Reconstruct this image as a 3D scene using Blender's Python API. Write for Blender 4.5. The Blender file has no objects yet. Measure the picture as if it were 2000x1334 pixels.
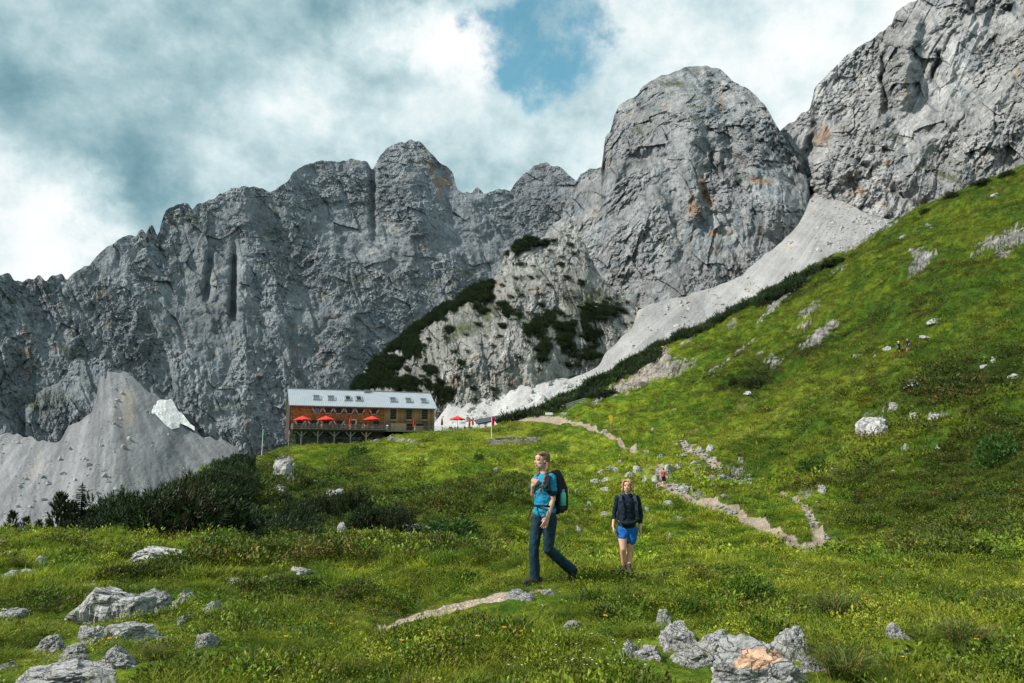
import bpy, bmesh, math, random
import numpy as np
from mathutils import Vector, Matrix, Euler

# ------------------------------------------------------------------ camera, light
scene = bpy.context.scene
COL = scene.collection
F = 1400.0                      # focal length in photograph pixels (width 2000)
TH = math.radians(9.05)         # upward tilt
CT, ST = math.cos(TH), math.sin(TH)
cam_d = bpy.data.cameras.new('camera')
cam_d.sensor_width = 36.0
cam_d.lens = 36.0 * F / 2000.0
cam_d.clip_start = 0.1
cam_d.clip_end = 20000
cam = bpy.data.objects.new('camera', cam_d)
COL.objects.link(cam)
cam.location = (0, 0, 0)
cam.rotation_euler = (math.radians(90) + TH, 0, 0)
scene.camera = cam

SUN = Vector((-0.70, -0.26, 0.67)).normalized()     # towards the sun: high on the left, behind the camera
SUN_EL = math.asin(SUN.z)
SUN_AZ = math.atan2(SUN.x, SUN.y)
sd = bpy.data.lights.new('sun', 'SUN')
sd.energy = 3.9
sd.angle = math.radians(0.6)
sd.color = (1.0, 0.95, 0.87)
so = bpy.data.objects.new('sun', sd)
COL.objects.link(so)
so.rotation_euler = (-SUN).to_track_quat('-Z', 'Y').to_euler()
so.location = (-200, -150, 300)

scene.view_settings.view_transform = 'Standard'
scene.view_settings.look = 'None'
scene.view_settings.gamma = 1
scene.view_settings.use_curve_mapping = False
scene.view_settings.exposure = 0.52


def pdir(px, row):
    xc = (px - 1000.0) / F
    yc = (667.0 - row) / F
    return xc, CT - yc * ST, ST + yc * CT


def P(px, row, Y):
    a, b, c = pdir(px, row)
    return Vector((a / b * Y, Y, c / b * Y))


def tan_of(row):
    yc = (667.0 - np.asarray(row, dtype=float)) / F
    return (ST + yc * CT) / (CT - yc * ST)


def c_of(px, row):
    yc = (667.0 - np.asarray(row, dtype=float)) / F
    return ((np.asarray(px, dtype=float) - 1000.0) / F) / (CT - yc * ST)


def project(x, y, z):
    d = y * CT + z * ST
    u = -y * ST + z * CT
    return 1000 + F * x / d, 667 - F * u / d


# ------------------------------------------------------------------ node helper
class NT:
    def __init__(self, tree):
        self.t = tree
        tree.nodes.clear()

    def n(self, kind, **kw):
        nd = self.t.nodes.new(kind)
        for k, v in kw.items():
            setattr(nd, k, v)
        return nd

    def put(self, sock, v):
        if isinstance(v, bpy.types.NodeSocket):
            self.t.links.new(v, sock)
        elif v is not None:
            if sock.type == 'RGBA' and len(v) == 3:
                v = (*v, 1)
            sock.default_value = v

    def math(self, op, a, b=None, c=None, clamp=False):
        nd = self.n('ShaderNodeMath', operation=op, use_clamp=clamp)
        for i, v in enumerate((a, b, c)):
            self.put(nd.inputs[i], v)
        return nd.outputs[0]

    def vmath(self, op, a, b=None, scale=None):
        nd = self.n('ShaderNodeVectorMath', operation=op)
        self.put(nd.inputs[0], a)
        self.put(nd.inputs[1], b)
        if scale is not None:
            self.put(nd.inputs['Scale'], scale)
        return nd.outputs['Value'] if op in ('DISTANCE', 'DOT_PRODUCT', 'LENGTH') else nd.outputs['Vector']

    def mix(self, f, a, b, blend='MIX'):
        nd = self.n('ShaderNodeMix', data_type='RGBA', blend_type=blend)
        self.put(nd.inputs[0], f)
        self.put(nd.inputs[6], a)
        self.put(nd.inputs[7], b)
        return nd.outputs[2]

    def ramp(self, v, lo, hi, a=0.0, b=1.0, smooth=True):
        nd = self.n('ShaderNodeMapRange', interpolation_type='SMOOTHSTEP' if smooth else 'LINEAR')
        for i, q in enumerate((v, lo, hi, a, b)):
            self.put(nd.inputs[i], q)
        return nd.outputs[0]

    def noise(self, vec, scale, detail=6, rough=0.55, dist=0.0, out='Fac'):
        nd = self.n('ShaderNodeTexNoise')
        self.put(nd.inputs['Vector'], vec)
        self.put(nd.inputs['Scale'], scale)
        nd.inputs['Detail'].default_value = detail
        nd.inputs['Roughness'].default_value = rough
        nd.inputs['Distortion'].default_value = dist
        return nd.outputs[out]

    def voro(self, vec, scale, feature='F1', out='Distance', rand=1.0):
        nd = self.n('ShaderNodeTexVoronoi', feature=feature)
        self.put(nd.inputs['Vector'], vec)
        self.put(nd.inputs['Scale'], scale)
        nd.inputs['Randomness'].default_value = rand
        return nd.outputs[out]

    def mapping(self, vec, scale=(1, 1, 1), rot=(0, 0, 0), loc=(0, 0, 0)):
        nd = self.n('ShaderNodeMapping')
        self.put(nd.inputs['Vector'], vec)
        nd.inputs['Scale'].default_value = scale
        nd.inputs['Rotation'].default_value = rot
        nd.inputs['Location'].default_value = loc
        return nd.outputs[0]

    def attr(self, name, typ='GEOMETRY', out='Color'):
        nd = self.n('ShaderNodeAttribute', attribute_name=name, attribute_type=typ)
        return nd.outputs[out]

    def coord(self, out='Object'):
        return self.n('ShaderNodeTexCoord').outputs[out]

    def bump(self, h, strength=0.5, dist=0.1):
        nd = self.n('ShaderNodeBump')
        self.put(nd.inputs['Height'], h)
        nd.inputs['Strength'].default_value = strength
        nd.inputs['Distance'].default_value = dist
        return nd.outputs[0]


# ------------------------------------------------------------------ world: Nishita sky behind broken cloud
world = bpy.data.worlds.new('World')
scene.world = world
world.use_nodes = True
w = NT(world.node_tree)
sky = w.n('ShaderNodeTexSky', sky_type='NISHITA')
sky.sun_disc = False
sky.sun_elevation = SUN_EL
sky.sun_rotation = SUN_AZ
sky.altitude = 1500
sky.air_density = 1.0
sky.dust_density = 0.6
sky.ozone_density = 1.2
bg_sky = w.n('ShaderNodeBackground')
w.put(bg_sky.inputs[0], w.mix(1.0, sky.outputs[0], (0.95, 1.55, 1.18), 'MULTIPLY'))
bg_sky.inputs[1].default_value = 0.12
D = w.coord('Generated')
wn = w.noise(D, 2.2, 7, 0.6, 0.0, 'Color')
warp = w.vmath('SCALE', w.vmath('SUBTRACT', wn, (0.5, 0.5, 0.5)), None, 0.34)
wn2 = w.noise(D, 9.0, 6, 0.62, 0.0, 'Color')
warp2 = w.vmath('SCALE', w.vmath('SUBTRACT', wn2, (0.5, 0.5, 0.5)), None, 0.12)
DW = w.vmath('ADD', w.vmath('ADD', D, warp), warp2)


def sdir(px, row):
    v = Vector(pdir(px, row))
    v.normalize()
    return tuple(v)


def blob(px, row, r, amp, soft=0.0):
    d = w.vmath('DISTANCE', DW, sdir(px, row))
    return w.ramp(d, r / F, r / F * soft, 0.0, amp)


def addall(lst, start):
    cur = start
    for b in lst:
        cur = w.math('ADD', cur, b)
    return cur


n_big = w.noise(D, 3.2, 9, 0.60, 0.1)
n_mid = w.noise(w.mapping(D, (1, 1, 1.25), loc=(3, 1, 7)), 7.0, 9, 0.62, 0.05)
L0 = w.math('ADD', w.math('MULTIPLY', w.math('SUBTRACT', n_big, 0.5), 1.0), w.math('MULTIPLY', w.math('SUBTRACT', n_mid, 0.5), 1.35))
L = addall([
    blob(890, 115, 150, 0.55, 0.15), blob(930, 190, 120, 0.25), blob(10, 510, 210, 0.38, 0.2), blob(170, 510, 150, 0.35),
    blob(640, 250, 260, 0.26), blob(740, 180, 160, 0.15), blob(480, 300, 150, 0.18), blob(330, 40, 90, 0.12),
    blob(1500, 80, 620, 0.30, 0.1), blob(1700, 60, 300, 0.15), blob(1000, 330, 300, 0.14), blob(350, 210, 70, 0.20),
    blob(180, 300, 420, -0.12, 0.1), blob(450, 150, 190, -0.20), blob(250, 400, 190, -0.22, 0.1), blob(700, 30, 260, -0.16),
], w.math('ADD', L0, 0.49))
cr = w.n('ShaderNodeValToRGB')
w.put(cr.inputs[0], L)
els = cr.color_ramp.elements
els[0].position = 0.0
els[0].color = (0.135, 0.265, 0.325, 1)
els[1].position = 1.0
els[1].color = (0.98, 1.0, 1.0, 1)
for pos, colr in ((0.22, (0.22, 0.385, 0.445, 1)), (0.45, (0.40, 0.565, 0.61, 1)), (0.68, (0.66, 0.80, 0.83, 1)), (0.85, (0.88, 0.94, 0.95, 1))):
    e = els.new(pos)
    e.color = colr
bg_cl = w.n('ShaderNodeBackground')
w.put(bg_cl.inputs[0], cr.outputs[0])
bg_cl.inputs[1].default_value = 0.72
gap = addall([blob(1070, 40, 185, 1.35, 0.1), blob(1050, 160, 150, 1.25, 0.1), blob(990, 95, 75, 0.7, 0.1), blob(1030, 245, 95, 0.7),
              blob(1155, 30, 90, 0.6), blob(1065, 240, 130, 1.05), blob(950, 330, 120, 0.45), blob(1120, 320, 90, 0.35), blob(1160, 190, 90, 0.25), blob(850, 300, 150, 0.15), blob(1220, 290, 140, 0.22)],
             w.math('ADD', w.math('ADD', w.math('MULTIPLY', w.math('SUBTRACT', n_mid, 0.5), 3.2), w.math('MULTIPLY', w.math('SUBTRACT', w.noise(D, 13.0, 9, .70), 0.5), 3.4)), -0.40))
mask = w.ramp(gap, 0.0, 2.0, 1.0, 0.04)
mixs = w.n('ShaderNodeMixShader')
w.put(mixs.inputs[0], mask)
w.t.links.new(bg_sky.outputs[0], mixs.inputs[1])
w.t.links.new(bg_cl.outputs[0], mixs.inputs[2])
wo = w.n('ShaderNodeOutputWorld')
w.t.links.new(mixs.outputs[0], wo.inputs[0])

# ------------------------------------------------------------------ numpy noise
RNG = np.random.RandomState(7)
random.seed(11)
PERM = RNG.permutation(512).astype(np.int64)
GA = RNG.rand(512) * 2 * np.pi
GX, GY = np.cos(GA), np.sin(GA)


def perlin(x, y, seed=0):
    x = np.asarray(x, dtype=float) + seed * 17.31
    y = np.asarray(y, dtype=float) + seed * 9.77
    xi = np.floor(x).astype(np.int64)
    yi = np.floor(y).astype(np.int64)
    xf = x - xi
    yf = y - yi
    u = xf * xf * xf * (xf * (xf * 6 - 15) + 10)
    v = yf * yf * yf * (yf * (yf * 6 - 15) + 10)

    def g(ix, iy, dx, dy):
        h = PERM[(PERM[ix & 511] + iy) & 511]
        return GX[h] * dx + GY[h] * dy
    a = g(xi, yi, xf, yf)
    b = g(xi + 1, yi, xf - 1, yf)
    c = g(xi, yi + 1, xf, yf - 1)
    d = g(xi + 1, yi + 1, xf - 1, yf - 1)
    return (a + (b - a) * u + (c - a) * v + (a - b - c + d) * u * v) * 1.5


def fbm(x, y, octv=4, seed=0, gain=0.5, lac=2.03):
    s = 0
    a = 1.0
    for i in range(octv):
        s = s + a * perlin(x, y, seed + i * 3)
        x = x * lac
        y = y * lac
        a *= gain
    return s


def ridged(x, y, octv=4, seed=0, gain=0.5, lac=2.1):
    s = 0
    a = 1.0
    for i in range(octv):
        n = 1 - np.abs(perlin(x, y, seed + i * 5)) * 2
        s = s + a * n
        x = x * lac
        y = y * lac
        a *= gain
    return s


def cells(x, y, seed=0):
    """Worley: distance to nearest, second nearest, and a random value of the nearest cell"""
    x = np.asarray(x, dtype=float) + seed * 3.7
    y = np.asarray(y, dtype=float) + seed * 5.1
    xi = np.floor(x).astype(np.int64)
    yi = np.floor(y).astype(np.int64)
    f1 = np.full(x.shape, 9.0)
    f2 = np.full(x.shape, 9.0)
    idv = np.zeros(x.shape)
    for dx in (-1, 0, 1):
        for dy in (-1, 0, 1):
            h = PERM[(PERM[(xi + dx) & 511] + yi + dy) & 511]
            cx = xi + dx + (h % 97) / 97.0
            cy = yi + dy + (h % 89) / 89.0
            d = np.hypot(x - cx, y - cy)
            near = d < f1
            f2 = np.where(near, f1, np.minimum(f2, d))
            idv = np.where(near, h / 512.0, idv)
            f1 = np.where(near, d, f1)
    return f1, f2, idv


def facets(x, y, seed=0):
    """broken plates: every cell a plane tilted its own way"""
    x = np.asarray(x, dtype=float) + seed * 3.7
    y = np.asarray(y, dtype=float) + seed * 5.1
    xi = np.floor(x).astype(np.int64)
    yi = np.floor(y).astype(np.int64)
    f1 = np.full(x.shape, 9.0)
    val = np.zeros(x.shape)
    for dx in (-1, 0, 1):
        for dy in (-1, 0, 1):
            h = PERM[(PERM[(xi + dx) & 511] + yi + dy) & 511]
            rx = x - (xi + dx + (h % 97) / 97.0)
            ry = y - (yi + dy + (h % 89) / 89.0)
            d = rx * rx + ry * ry
            a = h * 0.7391
            v = np.cos(a) * rx + np.sin(a) * ry + (h % 61) / 61.0 - .5
            near = d < f1
            val = np.where(near, v, val)
            f1 = np.where(near, d, f1)
    return val


def sm(a, b, x):
    t = np.clip((x - a) / (b - a), 0, 1)
    return t * t * (3 - 2 * t)


# ------------------------------------------------------------------ object helpers
def tag(o, label=None, cat=None, group=None, kind=None):
    if label:
        o['label'] = label
    if cat:
        o['category'] = cat
    if group:
        o['group'] = group
    if kind:
        o['kind'] = kind
    return o


def link(o, parent=None):
    COL.objects.link(o)
    if parent is not None:
        o.parent = parent
    return o


def empty(name, loc=(0, 0, 0), rz=0.0):
    o = bpy.data.objects.new(name, None)
    o.empty_display_size = 0.1
    o.location = loc
    o.rotation_euler = (0, 0, rz)
    return link(o)


def mesh_np(name, verts, faces, mat=None, smooth=False, col=None, parent=None, do_link=True):
    me = bpy.data.meshes.new(name)
    verts = np.asarray(verts, dtype=np.float32).reshape(-1, 3)
    faces = np.asarray(faces, dtype=np.int32)
    nf, k = faces.shape
    me.vertices.add(len(verts))
    me.vertices.foreach_set('co', verts.ravel())
    me.loops.add(nf * k)
    me.loops.foreach_set('vertex_index', faces.ravel())
    me.polygons.add(nf)
    me.polygons.foreach_set('loop_start', np.arange(0, nf * k, k, dtype=np.int32))
    me.polygons.foreach_set('loop_total', np.full(nf, k, dtype=np.int32))
    me.polygons.foreach_set('use_smooth', np.full(nf, smooth, dtype=bool))
    if col is not None:
        a = me.attributes.new('col', 'FLOAT_COLOR', 'POINT')
        c4 = np.ones((len(verts), 4), dtype=np.float32)
        c4[:, :col.shape[1]] = col
        a.data.foreach_set('color', c4.ravel())
    me.update(calc_edges=True)
    if mat:
        me.materials.append(mat)
    o = bpy.data.objects.new(name, me)
    if do_link:
        link(o, parent)
    return o


def grid_faces(nr, nc):
    i = np.arange(nr - 1)[:, None] * nc + np.arange(nc - 1)[None, :]
    return np.stack([i, i + 1, i + nc + 1, i + nc], -1).reshape(-1, 4)


class MB:
    """collects simple solids and links them as one mesh"""
    def __init__(self):
        self.v = []
        self.f = []

    def add(self, vs, fs):
        n = len(self.v)
        self.v += [tuple(p) for p in vs]
        self.f += [tuple(n + i for i in f) for f in fs]
        return self

    def box(self, a, b):
        x0, y0, z0 = a
        x1, y1, z1 = b
        return self.add([(x0, y0, z0), (x1, y0, z0), (x1, y1, z0), (x0, y1, z0), (x0, y0, z1), (x1, y0, z1), (x1, y1, z1), (x0, y1, z1)],
                        [(0, 3, 2, 1), (4, 5, 6, 7), (0, 1, 5, 4), (1, 2, 6, 5), (2, 3, 7, 6), (3, 0, 4, 7)])

    def bar(self, p, q, w=0.1, h=None, up=(0, 0, 1)):
        h = h or w
        p = Vector(p)
        q = Vector(q)
        d = (q - p).normalized()
        u = Vector(up)
        if abs(d.dot(u)) > 0.95:
            u = Vector((0, 1, 0))
        s = d.cross(u).normalized() * w / 2
        t = s.cross(d).normalized() * h / 2
        vs = []
        for e in (p, q):
            vs += [e - s - t, e + s - t, e + s + t, e - s + t]
        return self.add(vs, [(0, 1, 2, 3), (7, 6, 5, 4), (0, 4, 5, 1), (1, 5, 6, 2), (2, 6, 7, 3), (3, 7, 4, 0)])

    def tube(self, pts, rad, n=8, cap=True):
        pts = [Vector(p) for p in pts]
        if not isinstance(rad, (list, tuple)):
            rad = [rad] * len(pts)
        base = len(self.v)
        prev = None
        for i, p in enumerate(pts):
            d = (pts[min(i + 1, len(pts) - 1)] - pts[max(i - 1, 0)]).normalized()
            if prev is None:
                a = Vector((1, 0, 0)) if abs(d.x) < 0.9 else Vector((0, 1, 0))
                s = d.cross(a).normalized()
            else:
                s = (prev - d * prev.dot(d)).normalized()
            prev = s
            t = d.cross(s)
            for k in range(n):
                an = 2 * math.pi * k / n
                self.v.append(tuple(p + (s * math.cos(an) + t * math.sin(an)) * rad[i]))
        for i in range(len(pts) - 1):
            for k in range(n):
                a = base + i * n + k
                b = base + i * n + (k + 1) % n
                self.f.append((a, b, b + n, a + n))
        if cap:
            self.f.append(tuple(base + k for k in reversed(range(n))))
            self.f.append(tuple(base + (len(pts) - 1) * n + k for k in range(n)))
        return self

    def data(self, name, mat=None, smooth=False):
        me = bpy.data.meshes.new(name)
        me.from_pydata(self.v, [], self.f)
        if smooth:
            me.polygons.foreach_set('use_smooth', [True] * len(me.polygons))
        if mat:
            me.materials.append(mat)
        me.update()
        return me

    def build(self, name, mat=None, parent=None, smooth=False):
        return link(bpy.data.objects.new(name, self.data(name, mat, smooth)), parent)


def copy_tree(o, parent=None):
    c = o.copy()
    COL.objects.link(c)
    c.parent = parent
    for ch in list(o.children):
        copy_tree(ch, c)
    return c


# ------------------------------------------------------------------ materials
def material(name):
    m = bpy.data.materials.new(name)
    m.use_nodes = True
    return m, NT(m.node_tree)


def finish(m, t, color, rough=0.8, bump=None, metal=0.0, spec=0.3, transl=None, sss=0.0):
    b = t.n('ShaderNodeBsdfPrincipled')
    t.put(b.inputs['Base Color'], color)
    t.put(b.inputs['Roughness'], rough)
    b.inputs['Metallic'].default_value = metal
    b.inputs['Specular IOR Level'].default_value = spec
    if sss:
        b.inputs['Subsurface Weight'].default_value = sss
        b.inputs['Subsurface Radius'].default_value = (0.02, 0.008, 0.004)
        b.inputs['Subsurface Scale'].default_value = 0.6
    if bump is not None:
        t.t.links.new(bump, b.inputs['Normal'])
    out = t.n('ShaderNodeOutputMaterial')
    if transl:
        tr = t.n('ShaderNodeBsdfTranslucent')
        t.put(tr.inputs[0], color if transl is True else transl[1])
        mx = t.n('ShaderNodeMixShader')
        mx.inputs[0].default_value = 0.35 if transl is True else transl[0]
        t.t.links.new(b.outputs[0], mx.inputs[1])
        t.t.links.new(tr.outputs[0], mx.inputs[2])
        t.t.links.new(mx.outputs[0], out.inputs[0])
    else:
        t.t.links.new(b.outputs[0], out.inputs[0])
    return m


def simple(name, col, rough=0.7, var=0.25, scale=12.0, metal=0.0, spec=0.3, bump=0.15, bdist=0.01, sss=0.0):
    m, t = material(name)
    c = t.coord()
    n = t.noise(c, scale, 5, 0.6)
    k = t.ramp(n, 0.3, 0.7, 1 - var, 1 + var)
    colr = t.vmath('SCALE', tuple(col), None, k)
    bp = t.bump(t.noise(c, scale * 4, 4), bump, bdist) if bump else None
    return finish(m, t, colr, rough, bp, metal, spec, sss=sss)


# mountain limestone: base colour from the vertex attribute, fine grain and stains from noise
def mat_cliff():
    m, t = material('cliff_limestone')
    base = t.attr('col')
    c = t.coord()
    g1 = t.noise(t.mapping(c, (1, 1, 0.45)), 0.30, 9, 0.70, 0.5)
    g2 = t.noise(t.mapping(c, (1, 1, 0.25)), 0.05, 6, 0.6, 1.0)
    crk = t.voro(t.vmath('ADD', t.mapping(c, (1, 1, 0.5)), t.vmath('SCALE', t.noise(c, 0.3, 4, 0.6, 0, 'Color'), None, 3.0)), 0.16, 'DISTANCE_TO_EDGE')
    ck = t.ramp(crk, 0.0, 0.05, 0.88, 1.0)
    k = t.math('MULTIPLY', t.ramp(g1, 0.32, 0.68, 0.78, 1.22), t.ramp(g2, 0.34, 0.66, 0.88, 1.12))
    k = t.math('MULTIPLY', k, ck)
    st = t.noise(t.mapping(c, (1, 1, 0.10)), 0.45, 6, 0.6)
    k = t.math('MULTIPLY', k, t.ramp(st, .34, .62, 1.05, .88))
    fine = t.noise(c, 1.1, 5, 0.7)
    k = t.math('MULTIPLY', k, t.ramp(fine, .32, .68, .84, 1.14))
    colr = t.vmath('SCALE', base, None, k)
    h = t.math('ADD', t.math('MULTIPLY', g1, 2.2), t.math('MULTIPLY', ck, 0.8))
    return finish(m, t, colr, 0.95, t.bump(h, 0.9, 2.2), spec=0.1)


def mat_scree():
    m, t = material('scree')
    base = t.attr('col')
    c = t.coord()
    g1 = t.noise(c, 0.9, 8, 0.7)
    g2 = t.noise(t.mapping(c, (0.5, 0.12, 0.12)), 0.22, 7, 0.6, 0.4)
    sp = t.voro(c, 0.35)
    k = t.math('MULTIPLY', t.ramp(g1, 0.3, 0.7, 0.80, 1.16), t.ramp(g2, 0.3, 0.7, 0.88, 1.10))
    k = t.math('MULTIPLY', k, t.ramp(sp, 0.08, 0.2, 1.14, 1.0))
    return finish(m, t, t.vmath('SCALE', base, None, k), 0.95, t.bump(g1, 0.5, 0.8), spec=0.1)


def mat_ground():
    m, t = material('alpine_turf')
    base = t.attr('col')
    c = t.coord()
    g1 = t.noise(c, 5.0, 8, 0.7)
    g2 = t.noise(c, 0.8, 7, 0.65)
    g3 = t.noise(c, 22.0, 4, 0.6)
    k = t.math('MULTIPLY', t.ramp(g1, 0.3, 0.7, 0.55, 1.35), t.ramp(g2, 0.3, 0.7, 0.70, 1.25))
    h = t.math('ADD', t.math('MULTIPLY', g1, 0.12), t.math('ADD', t.math('MULTIPLY', g2, 0.35), t.math('MULTIPLY', g3, 0.03)))
    return finish(m, t, t.vmath('SCALE', base, None, k), 0.95, t.bump(h, 0.9, 1.0), spec=0.1)


def mat_path(name='trail_gravel', base=(0.34, 0.275, 0.215)):
    m, t = material(name)
    c = t.coord()
    v = t.voro(c, 26.0, out='Color')
    sp = t.n('ShaderNodeSeparateColor')
    t.put(sp.inputs[0], v)
    vd = t.voro(c, 26.0)
    g2 = t.noise(c, 1.6, 7, 0.65)
    k = t.math('MULTIPLY', t.ramp(sp.outputs[0], 0, 1, 0.65, 1.25), t.ramp(g2, 0.3, 0.7, 0.72, 1.2))
    colr = t.vmath('SCALE', base, None, k)
    return finish(m, t, colr, 0.95, t.bump(t.math('ADD', vd, g2), 0.8, 0.03), spec=0.15)


def mat_rock(name='limestone_rock', base=(0.48, 0.47, 0.455), use_attr=False):
    m, t = material(name)
    c = t.coord()
    inf = t.n('ShaderNodeObjectInfo').outputs['Random']
    cc = t.vmath('ADD', c, t.vmath('SCALE', (7.1, 3.3, 5.7), None, inf))
    n1 = t.noise(cc, 3.0, 9, 0.66, 0.5)
    n2 = t.noise(cc, 14.0, 7, 0.7)
    n3 = t.noise(cc, 1.3, 5, 0.6, 1.2)
    cr_ = t.voro(t.vmath('ADD', cc, t.vmath('SCALE', t.noise(cc, 3.0, 5, 0.6, 0, 'Color'), None, 0.35)), 2.4, 'DISTANCE_TO_EDGE')
    b = t.attr('col') if use_attr else base
    col1 = t.mix(t.ramp(n1, 0.42, 0.66), b, t.vmath('SCALE', b, None, 0.45))
    col2 = t.mix(t.ramp(n2, 0.55, 0.72), col1, t.vmath('SCALE', b, None, 1.55))
    col3 = t.mix(t.ramp(n3, 0.62, 0.78, 0, 0.45), col2, (0.10, 0.095, 0.07))
    col4 = t.mix(t.ramp(cr_, 0.0, 0.035, 0.75, 0.0), col3, (0.05, 0.05, 0.045))
    h = t.math('ADD', t.math('MULTIPLY', n1, 0.6), t.math('ADD', t.math('MULTIPLY', n2, 0.25), t.ramp(cr_, 0, 0.06, 0, 0.25)))
    return finish(m, t, col4, 0.92, t.bump(h, 0.9, 0.09), spec=0.15)


def mat_leaf(name, tip=(1.25, 1.2, 0.9), root=(0.55, 0.6, 0.6), h=0.2, transl=0.35, rough=0.6, spec=0.25, straw=None):
    """colour comes from the plant's own 'col' instance attribute; roots darker-green than tips as on the living plant"""
    m, t = material(name)
    base = t.attr('col', 'INSTANCER')
    g = t.n('ShaderNodeNewGeometry')
    c = t.coord()
    sx = t.n('ShaderNodeSeparateXYZ')
    t.put(sx.inputs[0], c)
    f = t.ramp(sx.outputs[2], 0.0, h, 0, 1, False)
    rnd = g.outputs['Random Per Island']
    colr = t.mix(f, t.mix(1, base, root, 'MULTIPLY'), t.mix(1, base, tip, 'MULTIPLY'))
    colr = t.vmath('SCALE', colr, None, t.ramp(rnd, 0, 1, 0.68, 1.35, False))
    if straw:
        colr = t.mix(t.ramp(rnd, 1 - straw, 1.0, 0, .85), colr, (0.30, 0.24, 0.10))
    return finish(m, t, colr, rough, None, spec=spec, transl=(transl, colr))


def mat_leaf_obj(name, colr, var=0.45, transl=0.2, rough=0.6, accent=None):
    m, t = material(name)
    g = t.n('ShaderNodeNewGeometry')
    rnd = g.outputs['Random Per Island']
    k = t.ramp(rnd, 0, 1, 1 - var, 1 + var, False)
    n = t.noise(t.coord(), 2.5, 4)
    c2 = t.vmath('SCALE', colr, None, t.math('MULTIPLY', k, t.ramp(n, 0.3, 0.7, 0.7, 1.3)))
    if accent:
        c2 = t.mix(t.ramp(rnd, 0.86, 0.9), c2, accent)
    return finish(m, t, c2, rough, None, spec=0.2, transl=(transl, c2))


M_CLIFF, M_SCREE, M_GROUND, M_PATH = mat_cliff(), mat_scree(), mat_ground(), mat_path()


def mat_bare():
    m, t = material('broken_bedrock')
    base = t.attr('col')
    c = t.coord()
    g1 = t.noise(c, 3.0, 9, 0.72)
    g2 = t.noise(c, 0.7, 7, 0.65, 0.6)
    k = t.math('MULTIPLY', t.ramp(g1, 0.3, 0.7, 0.55, 1.35), t.ramp(g2, 0.36, 0.64, 0.65, 1.2))
    return finish(m, t, t.vmath('SCALE', base, None, k), 0.95, t.bump(t.math('ADD', g1, g2), 0.9, 0.5), spec=0.1)


M_BARE = mat_bare()
M_ROCK = mat_rock()
M_ROCKA = mat_rock('limestone_rock_marked', use_attr=True)

# ------------------------------------------------------------------ near terrain
# profile of the ground along lines of sight: knots (distance, photograph row) column by column
COLS = [
 (-1500, (6, 1334), (10, 1260), (22, 1150), (34, 1190), (55, 1200), (80, 1210), (110, 1200), (150, 1190), (220, 1190)),
 (-700, (5.6, 1334), (9.5, 1240), (24, 1100), (34, 1130), (52, 1150), (78, 1160), (110, 1160), (150, 1150), (220, 1150)),
 (0, (5.6, 1334), (10, 1205), (26, 1052), (34, 1068), (48, 1085), (70, 1110), (100, 1130), (140, 1140), (210, 1150)),
 (120, (5.6, 1334), (10, 1200), (27, 1050), (33, 1060), (40, 1058), (48, 1062), (60, 1080), (90, 1110), (160, 1140)),
 (250, (5.6, 1334), (10.5, 1195), (27, 1050), (33, 1060), (40, 1050), (48, 1040), (55, 1034), (64, 1028), (100, 1080)),
 (450, (5.6, 1334), (10.5, 1190), (27, 1058), (33, 1068), (41, 1052), (55, 1015), (74, 960), (98, 925), (140, 960)),
 (560, (5.6, 1334), (10.5, 1190), (25, 1062), (32, 1070), (41, 1052), (62, 1000), (100, 935), (156, 876), (200, 900)),
 (700, (5.6, 1334), (10, 1185), (22, 1068), (29, 1078), (40, 1052), (64, 988), (105, 922), (160, 868), (210, 870)),
 (800, (5.6, 1334), (9.6, 1182), (21, 1074), (28, 1082), (40, 1052), (63, 984), (105, 908), (162, 850), (210, 862)),
 (900, (5.5, 1334), (9.2, 1180), (19, 1082), (27, 1088), (40, 1052), (62, 975), (108, 892), (168, 845), (215, 856)),
 (1050, (5.4, 1334), (9.0, 1150), (14.5, 1104), (23, 1108), (37, 1060), (60, 978), (112, 880), (182, 812), (230, 830)),
 (1200, (5.4, 1334), (9.0, 1152), (12.0, 1124), (19, 1130), (31, 1075), (54, 990), (105, 868), (198, 745), (245, 760)),
 (1350, (5.4, 1334), (8.8, 1165), (13.5, 1112), (21, 1122), (33, 1070), (56, 978), (108, 830), (212, 656), (255, 670)),
 (1500, (5.4, 1334), (8.8, 1175), (15.5, 1100), (23, 1112), (34, 1066), (57, 962), (106, 780), (220, 578), (260, 592)),
 (1650, (5.4, 1334), (8.8, 1180), (17, 1096), (24, 1100), (34, 1052), (55, 925), (98, 725), (216, 502), (255, 515)),
 (1800, (5.4, 1334), (8.8, 1185), (17, 1096), (23, 1090), (32, 1025), (51, 885), (90, 672), (205, 412), (245, 430)),
 (2000, (5.4, 1334), (8.6, 1190), (15, 1110), (20, 1085), (30, 990), (46, 850), (80, 640), (185, 340), (225, 352)),
 (2500, (5.3, 1334), (8.4, 1200), (13, 1110), (18, 1065), (27, 960), (40, 800), (70, 560), (150, 190), (190, 200)),
 (3200, (5.2, 1334), (8.0, 1210), (12, 1110), (16, 1050), (24, 930), (36, 740), (60, 450), (120, 20), (150, 20)),
]
NC, NL = 900, 900
C_AX = np.linspace(-1.45, 1.45, NC)
L_AX = np.linspace(math.log(0.6), math.log(420), NL)


def pchip_slopes(x, y):
    h = np.diff(x, axis=0)
    d = np.diff(y, axis=0) / h
    m = np.zeros_like(y)
    m[0] = d[0]
    m[-1] = d[-1]
    w1 = 2 * h[1:] + h[:-1]
    w2 = h[1:] + 2 * h[:-1]
    ok = d[:-1] * d[1:] > 0
    with np.errstate(divide='ignore', invalid='ignore'):
        hm = (w1 + w2) / (w1 / d[:-1] + w2 / d[1:])
    m[1:-1] = np.where(ok, hm, 0)
    return m


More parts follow.
